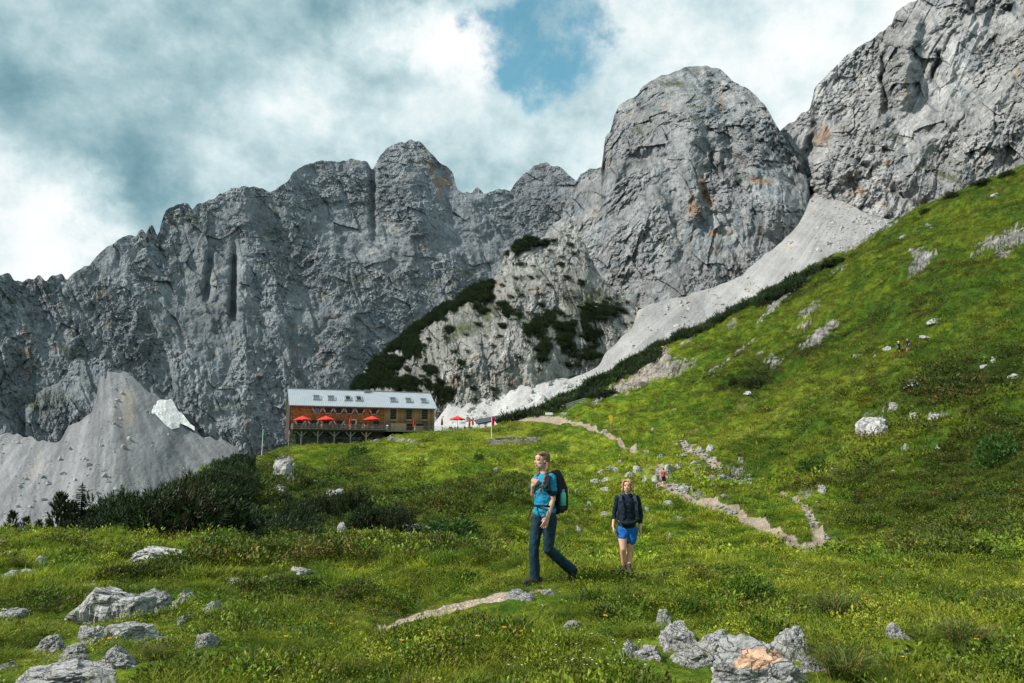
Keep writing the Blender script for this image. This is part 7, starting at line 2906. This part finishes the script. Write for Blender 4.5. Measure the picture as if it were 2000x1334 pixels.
MIDR = [
 ((795, 1047), 84, 24, 'long pale limestone ridge left of the green knoll, middle distance'), ((845, 1040), 46, 16, 'pale rock at the right end of the limestone ridge'),
 ((667, 1043), 24, 24, 'pale upright rock between the dark dwarf pine bushes'), ((553, 928), 36, 34, 'craggy grey rock on the shoulder below the green flag'),
 ((571, 944), 22, 14, 'small craggy rock just below the shoulder crag'), ((615, 947), 14, 10, 'grey stone alone on the bank under the terrace'),
 ((655, 973), 34, 20, 'broken grey rock in the middle of the hut hill'), ((541, 962), 26, 12, 'grey rock on the heathy bank left of the hut hill'),
 ((461, 932), 12, 9, 'small pale stone at the top of the pine thicket'), ((468, 963), 14, 8, 'small pale stone beside the pine thicket'), ((575, 912), 12, 9, 'small stone above the craggy shoulder rock'),
 ((588, 1124), 48, 16, 'flat pale rock in the heath below the pine bushes'), ((518, 1140), 32, 14, 'pale rock in the dark heath hollow at the left'),
 ((1008, 969), 13, 8, 'white stone by the walker\'s raised hand'), ((967, 921), 14, 6, 'flat grey stone below the stone wall'),
 ((1162, 945), 16, 10, 'pale wedge shaped stone between the two women'), ((1175, 948), 17, 12, 'dark grey stone right of the pale wedge'), ((1186, 941), 20, 9, 'flat grey stone above the dark one between the women'),
 ((1230, 932), 22, 12, 'wide grey boulder above the blond woman'), ((1246, 923), 20, 14, 'slanting grey boulder upper right of the wide one'), ((1193, 919), 26, 11, 'broad grey boulder on the slope left of the slanting one'),
 ((1203, 924), 14, 12, 'dark faced boulder leaning on the broad one'), ((1173, 926), 14, 8, 'grey stone left of the broad boulder'), ((1182, 960), 22, 9, 'flat stone left of the blond woman\'s head'),
 ((1151, 989), 13, 11, 'pale stone beside the black backpack'), ((1147, 1003), 18, 10, 'grey split stone right of the black backpack'), ((1180, 1010), 19, 13, 'rounded pale stone beside the blond woman\'s arm'),
 ((1130, 1041), 18, 14, 'pale stone right of the walker\'s knee'), ((1126, 1016), 12, 6, 'small white stone right of the walker\'s hand'), ((1102, 1042), 9, 8, 'small round stone near the walker\'s rear knee'),
 ((1125, 963), 14, 10, 'stone just right of the mint bottle'), ((1280, 943), 17, 18, 'pale speckled boulder left of the lone hiker'), ((1261, 940), 13, 13, 'pale boulder left of the speckled one'),
 ((1158, 1082), 26, 14, 'grey rock between the legs of the two women'), ((1179, 991), 9, 7, 'little stone left of the blond woman\'s elbow'), ((1264, 998), 11, 8, 'white stone right of the blond woman\'s elbow'),
 ((1272, 1021), 8, 11, 'upright pale stone right of the blond woman\'s hand'), ((1211, 906), 10, 8, 'stone high above the blond woman'), ((1290, 895), 13, 9, 'stone on the slope above the white boulder'),
 ((1304, 925), 26, 20, 'large white triangular boulder behind the lone hiker'), ((1325, 916), 20, 11, 'grey boulder right of the white triangular one'), ((1370, 880), 12, 9, 'grey stone left of the white tilted block'),
 ((1388, 881), 16, 15, 'white tilted block on the green slope above the trail'), ((1337, 959), 22, 12, 'grey boulder beside the trail right of the lone hiker'), ((1352, 958), 10, 11, 'dark upright stone by the trail'),
 ((1410, 935), 21, 10, 'flat grey boulder in the stony patch'), ((1390, 935), 22, 7, 'long flat stone left of the flat grey boulder'), ((1447, 908), 14, 17, 'slanting stone above the stony patch'),
 ((1335, 892), 24, 7, 'long flat slab above the boulders'), ((1357, 907), 15, 9, 'pale stone in the middle of the boulder field'), ((1305, 988), 21, 11, 'pale boulder in the grass below the trail'),
 ((1323, 1017), 25, 8, 'flat pale stone below the trail in the hollow'), ((1415, 971), 18, 7, 'flat white stone above the trail bend'), ((1393, 950), 19, 5, 'thin flat stone above the trail'),
 ((1310, 1051), 10, 10, 'small white stone deep in the hollow'), ((1362, 1048), 10, 6, 'small flat stone in the hollow right of the white one'), ((1308, 1075), 8, 5, 'tiny stone near the bottom of the hollow'),
 ((1626, 1065), 19, 9, 'grey stone beside the widened trail at the right'), ((1609, 963), 14, 18, 'grey crag above the upper trail branch'),
 ((1703, 853), 60, 46, 'large craggy limestone block standing on the right bank'), ((1726, 853), 22, 40, 'pointed right shoulder of the craggy block'), ((1788, 756), 34, 12, 'grey ledge rock on the heath above the craggy block'),
 ((1747, 796), 20, 11, 'small crag above the craggy block'), ((1788, 823), 20, 20, 'narrow crag right of the craggy block'), ((1834, 821), 34, 15, 'broken pale rocks right of the narrow crag'),
 ((1769, 880), 14, 16, 'leaning stone below the craggy block'), ((1942, 709), 12, 14, 'dark round boulder on the far right heath'), ((1922, 720), 14, 8, 'pale stone left of the dark round boulder'),
 ((1986, 740), 28, 12, 'long pale rock at the right edge of the heath'), ((1745, 928), 14, 12, 'pale stone on the yellow green bank'), ((1637, 921), 34, 8, 'long dark stone strip on the right bank'),
 ((1608, 961), 16, 14, 'grey rock left of the dark strip'), ((1833, 877), 9, 9, 'pale stone on the dark bank at the right'), ((1826, 631), 28, 11, 'pale oval boulder high on the slope above the climbers'),
 ((1766, 466), 20, 9, 'pale rock near the top of the high slope'), ((1943, 385), 13, 8, 'grey stone on the crest at the upper right'), ((1736, 683), 17, 8, 'pale slanting stone left of the climbers'),
 ((1710, 698), 9, 6, 'square pale stone below and left of the climbers'), ((1810, 661), 27, 7, 'long slanting slab right of the climbers'), ((1676, 698), 20, 6, 'low pale stones far left of the climbers'),
 ((1463, 773), 18, 9, 'pale rock under the dark bush on the slope'), ((1274, 845), 10, 10, 'grey stone beside the yellow signpost'), ((1180, 846), 10, 9, 'grey stone at the path left of the yellow signpost'),
 ((1465, 932), 10, 8, 'small stone at the right end of the stony patch'), ((1440, 890), 10, 5, 'thin stone right of the boulder field'),
]
for i, ((px, bot), wd, hh, lab) in enumerate(MIDR):
    put_rock('rock', SHARED[i % 8], px, bot, wd, hh, lab, rz=(i * 2.3) % 6.28, depth=.75)
# small stones nobody would tell apart, along the stony stretch of the trail
r = random.Random(31)
for (x0, y0, x1, y1, sx, n_) in ((1285, 900, 1300, 950, 14, 26), (1310, 945, 1360, 966, 10, 30), (1345, 870, 1400, 915, 8, 40), (1395, 915, 1398, 935, 8, 14), (1410, 930, 1470, 945, 9, 30), (1330, 862, 1350, 880, 6, 14), (1400, 990, 1440, 1005, 6, 16), (1580, 990, 1620, 1070, 10, 34), (1330, 900, 1380, 925, 12, 24)):
    for k in range(n_):
        t = r.random()
        put_rock('stone', SMALL[r.randrange(5)], x0 + (x1 - x0) * t + r.gauss(0, sx), y0 + (y1 - y0) * t + r.gauss(0, sx * .5), r.uniform(4, 9), r.uniform(2, 3.6), 'small grey stone among many in the stony stretch of the trail', 'small stones along the trail', 'stone', rz=r.uniform(0, 6))


# ------------------------------------------------------------------ bushes and trees that stand alone
M_SPRUCE = mat_leaf_obj('spruce_needles', (0.022, 0.042, 0.018), .45, .1, .6)
M_BARK = simple('bark', (0.08, 0.055, 0.04), .9, .3, 8, bump=.5)
M_BUSHG = mat_leaf_obj('broad_leaves', (0.045, 0.10, 0.018), .45, .3)


def spruce(px, row, hpx, label, seed, narrow=.30, name='spruce', Y=None, group=None):
    b = hit(px, row) if Y is None else None
    if Y is not None:
        q = P(px, row, Y)
        b = Vector((q.x, q.y, q.z))
    h = hpx * b.y / F
    t = empty(name, b)
    tag(t, label, 'tree', group)
    r = random.Random(seed)
    MB().tube([(0, 0, -.5), (0.02 * h, 0, h * .5), (0, 0, h * .98)], [h * .028, h * .018, h * .004]).build('trunk', M_BARK, t)
    V, Fc = [], []
    z = h * .04
    while z < h * .98:
        f = 1 - z / h
        L_ = h * narrow * (f**.85) * 1.0 + .04 * h
        nb = 7 if f > .3 else 5
        for k in range(nb):
            a = r.uniform(0, 6.283)
            ln = L_ * r.uniform(.65, 1.1)
            d = Vector((math.cos(a), math.sin(a), r.uniform(-.25, .25) + .15 * (1 - f)))
            s = Vector((-math.sin(a), math.cos(a), 0))
            nseg = 7
            for j in range(nseg):
                q0 = (j + .2) / nseg
                p = d * ln * q0 + Vector((0, 0, z - ln * .20 * math.sin(q0 * 2.6)))
                wl = ln * .30 * (1.1 - q0) + .02 * h
                for e in (-1, 1):
                    tip = p + s * e * wl + d * wl * .7 + Vector((0, 0, r.uniform(-.25, .10) * wl))
                    i = len(V)
                    n_ = Vector((0, 0, 1)) * wl * .10 + d * wl * .22
                    V += [tuple(p - d * wl * .20), tuple(p + n_), tuple(tip)]
                    Fc.append((i, i + 1, i + 2))
                i = len(V)
                tip = p + d * wl * 1.1
                V += [tuple(p - s * wl * .2), tuple(p + s * wl * .2), tuple(tip)]
                Fc.append((i, i + 1, i + 2))
        z += h * .034 * r.uniform(.8, 1.2)
    i = len(V)
    V += [(-.02 * h, 0, h * .94), (.02 * h, 0, h * .94), (0, 0, h * 1.02), (0, -.02 * h, h * .94), (0, .02 * h, h * .94)]
    Fc += [(i, i + 1, i + 2), (i + 3, i + 4, i + 2)]
    me = bpy.data.meshes.new('crown')
    me.from_pydata(V, [], Fc)
    me.materials.append(M_SPRUCE)
    link(bpy.data.objects.new('crown', me), t)
    return t


def young_pine(px, row, hpx, label, seed, Y):
    b = P(px, row - 6, Y)
    h = hpx * 1.12 * Y / F
    t = empty('young_pine', b)
    tag(t, label, 'tree')
    r = np.random.RandomState(seed)
    MB().tube([(0, 0, -.6), (.03 * h, 0, h * .5), (0, 0, h * .95)], [h * .03, h * .02, h * .006]).build('trunk', M_BARK, t)
    V, Fc = [], []
    for i in range(150):
        zf = r.rand()
        a = r.rand() * 6.283
        rad = h * .24 * (1 - zf)**.6 * (.3 + .7 * r.rand())
        p = Vector((math.cos(a) * rad, math.sin(a) * rad, h * (.02 + .86 * zf)))
        d = Vector((math.cos(a) * .6, math.sin(a) * .6, 1.0)) + Vector(r.normal(size=3) * .15)
        pine_shoot(V, Fc, p, d, h * .17, h * .055, r, 16)
    pine_shoot(V, Fc, Vector((0, 0, h * .84)), Vector((0, 0, 1)), h * .17, h * .045, r, 20)
    me = bpy.data.meshes.new('crown')
    me.from_pydata(V, [], Fc)
    me.materials.append(M_PINE)
    link(bpy.data.objects.new('crown', me), t)


young_pine(20, 1062, 50, 'young dark pine at the left edge of the frame, first of the row', 1, 30)
young_pine(46, 1064, 42, 'young dark pine second from the left edge', 2, 31)
young_pine(72, 1066, 38, 'small young pine third from the left edge', 3, 31)
young_pine(93, 1062, 36, 'smallest young pine left of the tall pine group', 4, 33)
young_pine(112, 1064, 82, 'tall slender pine on the left of the tall group', 5, 34)
young_pine(132, 1060, 66, 'bushy pine in the middle of the tall group', 6, 35)
young_pine(168, 1062, 52, 'low pine at the right foot of the tall spruce', 7, 36)
young_pine(128, 1070, 40, 'low bushy pine before the tall group', 17, 32)
spruce(151, 1056, 108, 'tallest young spruce of the group at the left', 8, .26, Y=36)
spruce(233, 1012, 64, 'lone young spruce rising behind the dwarf pine thicket', 9, .32, Y=66)


def bush(px, row, wpx, hpx, label, forms=None, idx=0, mat=None, cat='bush', name='dwarf_pine_bush'):
    b = hit(px, row - 1)
    k = b.y / F
    me = (forms or BUSHF)[idx % len(forms or BUSHF)]
    o = link(bpy.data.objects.new(name, me))
    o.location = (b.x, b.y + .1, b.z - .05 * hpx * k)
    o.scale = (wpx * k / 2, wpx * k / 2, hpx * k)
    tag(o, label, cat)
    return o


BUSHF = []
for s in range(4):
    me = pine_bush(70 + s, 420, 1.0, .92, .22, n=10)
    me.materials.append(M_PINE)
    BUSHF.append(me)
LEAFF = []
for s in range(3):
    me = leaf_mesh(900, 1.0, 1.0, .16, 90 + s, .6)
    me.materials.append(M_BUSHG)
    LEAFF.append(me)
for i, (px, row, wp, hp, lab) in enumerate((
        (676, 1005, 66, 36, 'upright dwarf pine bush on the middle slope, the highest there'), (640, 1020, 70, 34, 'dwarf pine bush left of and below the highest one'), (590, 1038, 90, 36, 'spreading dwarf pine bush at the foot of the middle slope'),
        (735, 1040, 90, 34, 'dark dwarf pine bush beside the pale upright rock'), (775, 1044, 50, 22, 'low dark bush left of the long pale ridge'), (778, 966, 46, 14, 'low reddish dark bush in the middle of the hut hill'),
        (485, 948, 34, 18, 'small dark bush beside the top of the pine thicket'), (500, 893, 12, 9, 'small dark bush at the foot of the green flagpole'), (1468, 760, 66, 36, 'large dark bush alone on the bright middle slope'),
        (1437, 752, 26, 18, 'dark bush against the left side of the large one'), (1922, 362, 44, 17, 'round dark bush on the crest, the largest at the upper right'), (1862, 386, 36, 18, 'dark bush on the crest left of the round one'),
        (1806, 418, 42, 18, 'dark bush on the crest, leftmost of the three'), (1975, 345, 40, 14, 'dark bush on the crest at the right edge'), (1385, 740, 24, 10, 'small dark bush in the stripes of the middle slope'),
        (985, 866, 10, 8, 'small bush growing on the dry stone wall'), (1003, 864, 16, 11, 'larger bush growing on the dry stone wall'), (1310, 1136, 38, 20, 'dark grass clump behind the near path with yellow flowers'), (1345, 1103, 46, 16, 'dark heath tussock in the hollow behind the blond woman'))):
    bush(px, row, wp * (1.45 if i < 5 else 1), hp * (1.9 if i < 5 else 1), lab, BUSHF, i)
for i, (px, row, wp, hp, lab, nm) in enumerate((
        (880, 1062, 120, 44, 'bright green knoll of juniper right of the long pale ridge', 'juniper_bush'), (930, 1075, 70, 30, 'darker juniper right of the bright green knoll', 'juniper_bush'), (700, 890, 40, 18, 'lush green bush on the hut hill under the terrace', 'green_bush'),
        (935, 902, 22, 14, 'small lush green bush below the stone wall', 'green_bush'), (300, 985, 26, 22, 'light green rowan in the pine thicket at the left', 'rowan_bush'), (365, 992, 34, 20, 'light green rowan in the middle of the pine thicket', 'rowan_bush'),
        (420, 915, 20, 16, 'light green rowan at the top of the pine thicket', 'rowan_bush'), (1178, 772, 16, 12, 'green bush at the foot of the pale rocky patch', 'green_bush'), (1955, 915, 90, 60, 'large dark green bush on the right bank', 'green_bush'), (1590, 925, 60, 26, 'dark bush on the bank left of the craggy block', 'green_bush'))):
    bush(px, row, wp, hp, lab, LEAFF, i, name=nm)

# tall grass tussocks of the foreground, told apart by place
TUS = [tuft_mesh(420, 1.0, .28, .018, .75, 300 + s, 4, droop=.5, heads=True) for s in range(3)]
m_, t_ = material('tussock_blades')
g_ = t_.n('ShaderNodeNewGeometry').outputs['Random Per Island']
M_TUS = finish(m_, t_, t_.mix(t_.ramp(g_, .55, .8), t_.vmath('SCALE', (0.060, 0.110, 0.016), None, t_.ramp(g_, 0, .6, .6, 1.6, False)), (0.32, 0.23, 0.08)), .6, spec=.2, transl=(.35, (0.10, 0.14, 0.03)))
for m in TUS:
    m.materials.append(M_TUS)
for i, (px, row, hp, lab) in enumerate(((1630, 1210, 72, 'tall dark green grass tussock in the right foreground'), (1885, 1265, 74, 'golden tipped grass tussock overhanging the dark hollow'), (1650, 1330, 95, 'large dark tussock at the lower right beside the slab'), (300, 1290, 40, 'grass tussock at the foot of the left rock group'),
                                        (470, 1320, 50, 'soft grass tussock at the lower left'), (690, 1318, 36, 'green grass tussock left of the near path'), (735, 1322, 34, 'green grass tussock right of the other one by the path'), (1560, 1120, 30, 'tall thin grass clump on the crest at the right'), (560, 1290, 34, 'yellowish grass tussock in the lower middle'), (1990, 1190, 50, 'grass tussock at the right edge'), (430, 1250, 40, 'grass tussock right of the left rock group'))):
    b = hit(px, row - 1)
    o = link(bpy.data.objects.new('grass_tussock', TUS[i % 3]))
    o.location = b
    s_ = hp * b.y / F
    o.scale = (s_, s_, s_ * .9)
    tag(o, lab, 'grass')

# flowers
M_YF = simple('yellow_petals', (0.80, 0.42, 0.01), .6, .1, 9, bump=0)
M_VF = simple('violet_petals', (0.10, 0.07, 0.45), .6, .1, 9, bump=0)
M_WF = simple('white_petals', (0.75, 0.74, 0.66), .6, .1, 9, bump=0)
M_PF = simple('pink_petals', (0.42, 0.12, 0.28), .6, .1, 9, bump=0)
M_STEM = simple('flower_stem', (0.06, 0.11, 0.02), .6, .1, 9, bump=0)


def flower(px, row, mat, rad, hgt, label, group):
    b = hit(px, row, 2.5, 40)
    t = empty('flower', b, px % 3)
    tag(t, label, 'flower', group)
    MB().tube([(0, 0, -.02), (.004, 0, hgt * .5), (0, .004, hgt)], .0022, 5).build('stem', M_STEM, t)
    V, Fc = [], []
    n = 12
    for k in range(n):
        a = 2 * math.pi * k / n
        i = len(V)
        V += [(0, 0, hgt), (math.cos(a - .26) * rad * .8, math.sin(a - .26) * rad * .8, hgt + rad * .35), (math.cos(a) * rad, math.sin(a) * rad, hgt + rad * .22), (math.cos(a + .26) * rad * .8, math.sin(a + .26) * rad * .8, hgt + rad * .35)]
        Fc.append((i, i + 1, i + 2, i + 3))
    me = bpy.data.meshes.new('petals')
    me.from_pydata(V, [], Fc)
    me.materials.append(mat)
    link(bpy.data.objects.new('petals', me), t)
    MB().tube([(0, 0, hgt - .004), (0, 0, hgt + rad * .4)], [rad * .3, rad * .22], 8).build('flower_head', mat, t)


for px, row in ((1309, 1134), (1316, 1129), (1672, 1110), (1901, 1103), (1964, 1126), (1692, 1200), (1911, 1290), (1770, 1331), (1183, 1241), (985, 1265), (1017, 1272), (838, 1270), (784, 1290), (932, 1283), (645, 1250), (556, 1283), (1722, 1150), (210, 1290)):
    flower(px, row, M_YF, .020, .16, 'yellow hawkweed flower scattered in the near meadow', 'yellow flowers in the near meadow')
for px, row in ((1140, 1180), (1844, 1166), (1915, 1180), (1843, 1297), (1750, 1165), (1855, 1330), (1090, 1105)):
    flower(px, row, M_VF, .016, .14, 'violet blue bellflower in the near meadow', 'violet flowers in the near meadow')
r = random.Random(5)
for k in range(46):
    px, row = r.choice(((1130, 1300), (1200, 1290), (1040, 1310), (1160, 1325), (1060, 1190), (1230, 1325)))
    flower(px + r.gauss(0, 34), min(1330, row + r.gauss(0, 14)), M_WF, .0085, .11, 'small white flower in the grass of the lower middle', 'white flowers in the near meadow')
for k in range(22):
    px, row = r.choice(((1370, 1215), (1420, 1225), (1560, 1222), (830, 1215), (1500, 1135)))
    flower(px + r.gauss(0, 30), row + r.gauss(0, 8), M_PF, .012, .14, 'small pink thyme flower near the foreground rocks', 'pink flowers near the rocks')

# ------------------------------------------------------------------ ground cover, laid round the rocks
cnt = []
tall = lambda n, r, x, y: np.where(r.rand(n) < 0.14 + 0.30 * sm(.2, .6, fbm(x / 2.2, y / 2.2, 3, 99)), r.randint(5, 8, n), r.randint(0, 5, n))
cnt.append(lay('meadow_grass', 62000, 3.4, 15, NEAR_T, M_GRASS, 'short and long green grass of the near meadow', 'grass', .6, 1.1, 1, pick=tall, tilt=.18, power=0.35))
cnt.append(lay('meadow_grass', 95000, 13, 46, MID_T, M_GRASS, 'green grass of the hollow behind the walkers', 'grass', .7, 1.2, 2, tilt=.2, power=0.5))
cnt.append(lay('meadow_grass', 120000, 42, 250, FAR_T, M_GRASS, 'green grass on the hut hill and the high slope', 'grass', .6, 1.15, 3, tilt=.15, power=0.5))
hk = lambda x, y, z, h, r: r.rand(len(x)) < 0.10 + 0.90 * h
hcol = lambda c, h, r, x, y: np.where((r.rand(len(c)) < .10)[:, None], c * 0.4 + G_RUST * .8, c)
cnt.append(lay('low_heath', 52000, 3.6, 18, NEAR_L, M_HEATHL, 'dark green low heath between the near rocks', 'heath', .7, 1.35, 4, keep=lambda x, y, z, h, r: r.rand(len(x)) < 0.08 + 0.92 * h, colk=hcol, power=.5))
cnt.append(lay('low_heath', 60000, 15, 56, MID_L, M_HEATHL, 'dark green low heath in the hollow and on the right bank', 'heath', .55, 1.3, 5, keep=hk, colk=hcol, power=.6))
cnt.append(lay('low_heath', 60000, 48, 245, FAR_L, M_HEATHL, 'dark heath patches on the high slope', 'heath', .5, 1.3, 6, keep=hk, colk=hcol, power=.6))
# yellow-green mats and broad leaved herbs in the foreground
YG = np.array((0.40, 0.42, 0.045))
ygk = lambda x, y, z, h, r: r.rand(len(x)) < sm(.25, .6, fbm(x / 1.3, y / 1.3, 4, 123) + .5 * patchsum(*project(x, y, z), [(1740, 1190, 70, 26, 10, 2.2), (1690, 1250, 50, 56, 0, 2.0), (1030, 1200, 40, 30, 0, 1.2), (320, 1240, 50, 24, 0, 2.2), (1060, 1190, 30, 20, 0, .6), (1950, 1250, 60, 60, 0, .5), (980, 1300, 100, 14, 0, .5), (850, 1290, 60, 16, 0, .4)])) * .75
cnt.append(lay('lady_mantle', 15000, 3.6, 16, HERBS, M_HERB, 'broad leaved green herbs in the near meadow', 'herbs', .6, 1.2, 8, keep=lambda x, y, z, h, r: r.rand(len(x)) < sm(.05, .5, fbm(x / 1.6, y / 1.6, 3, 128)) * .6, colk=lambda c, h, r, x, y: c * .5 + np.array((.045, .11, .015)), power=.5, tilt=.3))
cnt.append(lay('cushion_herb', 30000, 3.6, 20, NEAR_L, M_HERB, 'yellow green cushions of small leaves in the near meadow', 'herbs', .5, 1.1, 9, keep=ygk, colk=lambda c, h, r, x, y: c * .35 + YG * (0.5 + .5 * r.rand(len(c)))[:, None], power=.5))



# blocks lying on the scree
for nm_, (PXs, ROWs, Vs, Ns), n_, lab_ in (('scree_blocks', SCL, 2600, 'loose blocks scattered down the left scree fan'), ('scree_blocks', SCR, 4200, 'loose blocks scattered down the right scree fan')):
    r_ = np.random.RandomState(n_)
    i_ = r_.randint(1, Vs.shape[0] - 2, n_ * 3)
    j_ = r_.randint(1, Vs.shape[1] - 2, n_ * 3)
    pxx, rww = PXs[i_, j_], ROWs[i_, j_]
    w_ = .10 + .9 * sm(-.1, .6, fbm(pxx / 30, rww / 60, 3, 61)) + (1.5 * sm(1580, 1640, pxx) if n_ == 4200 else 1.2 * np.exp(-((pxx - 240 + (rww - 750) * .25) / 14)**2))
    ok = (r_.rand(n_ * 3) < w_ * .5) & (rww < 1060)
    i_, j_ = i_[ok][:n_], j_[ok][:n_]
    p_ = Vs[i_, j_]
    n__ = len(p_)
    sc_ = .28 + 1.5 * r_.rand(n__)**5 + .35 * r_.rand(n__)
    forms_ = [m_.copy() for m_ in SMALL]
    scatter(nm_, p_, r_.rand(n__, 3) * 6.28, np.stack([sc_ * 1.2, sc_, sc_ * .7], 1), np.ones((n__, 3)), r_.randint(0, 5, n__), forms_, M_ROCK, lab_, 'rocks')
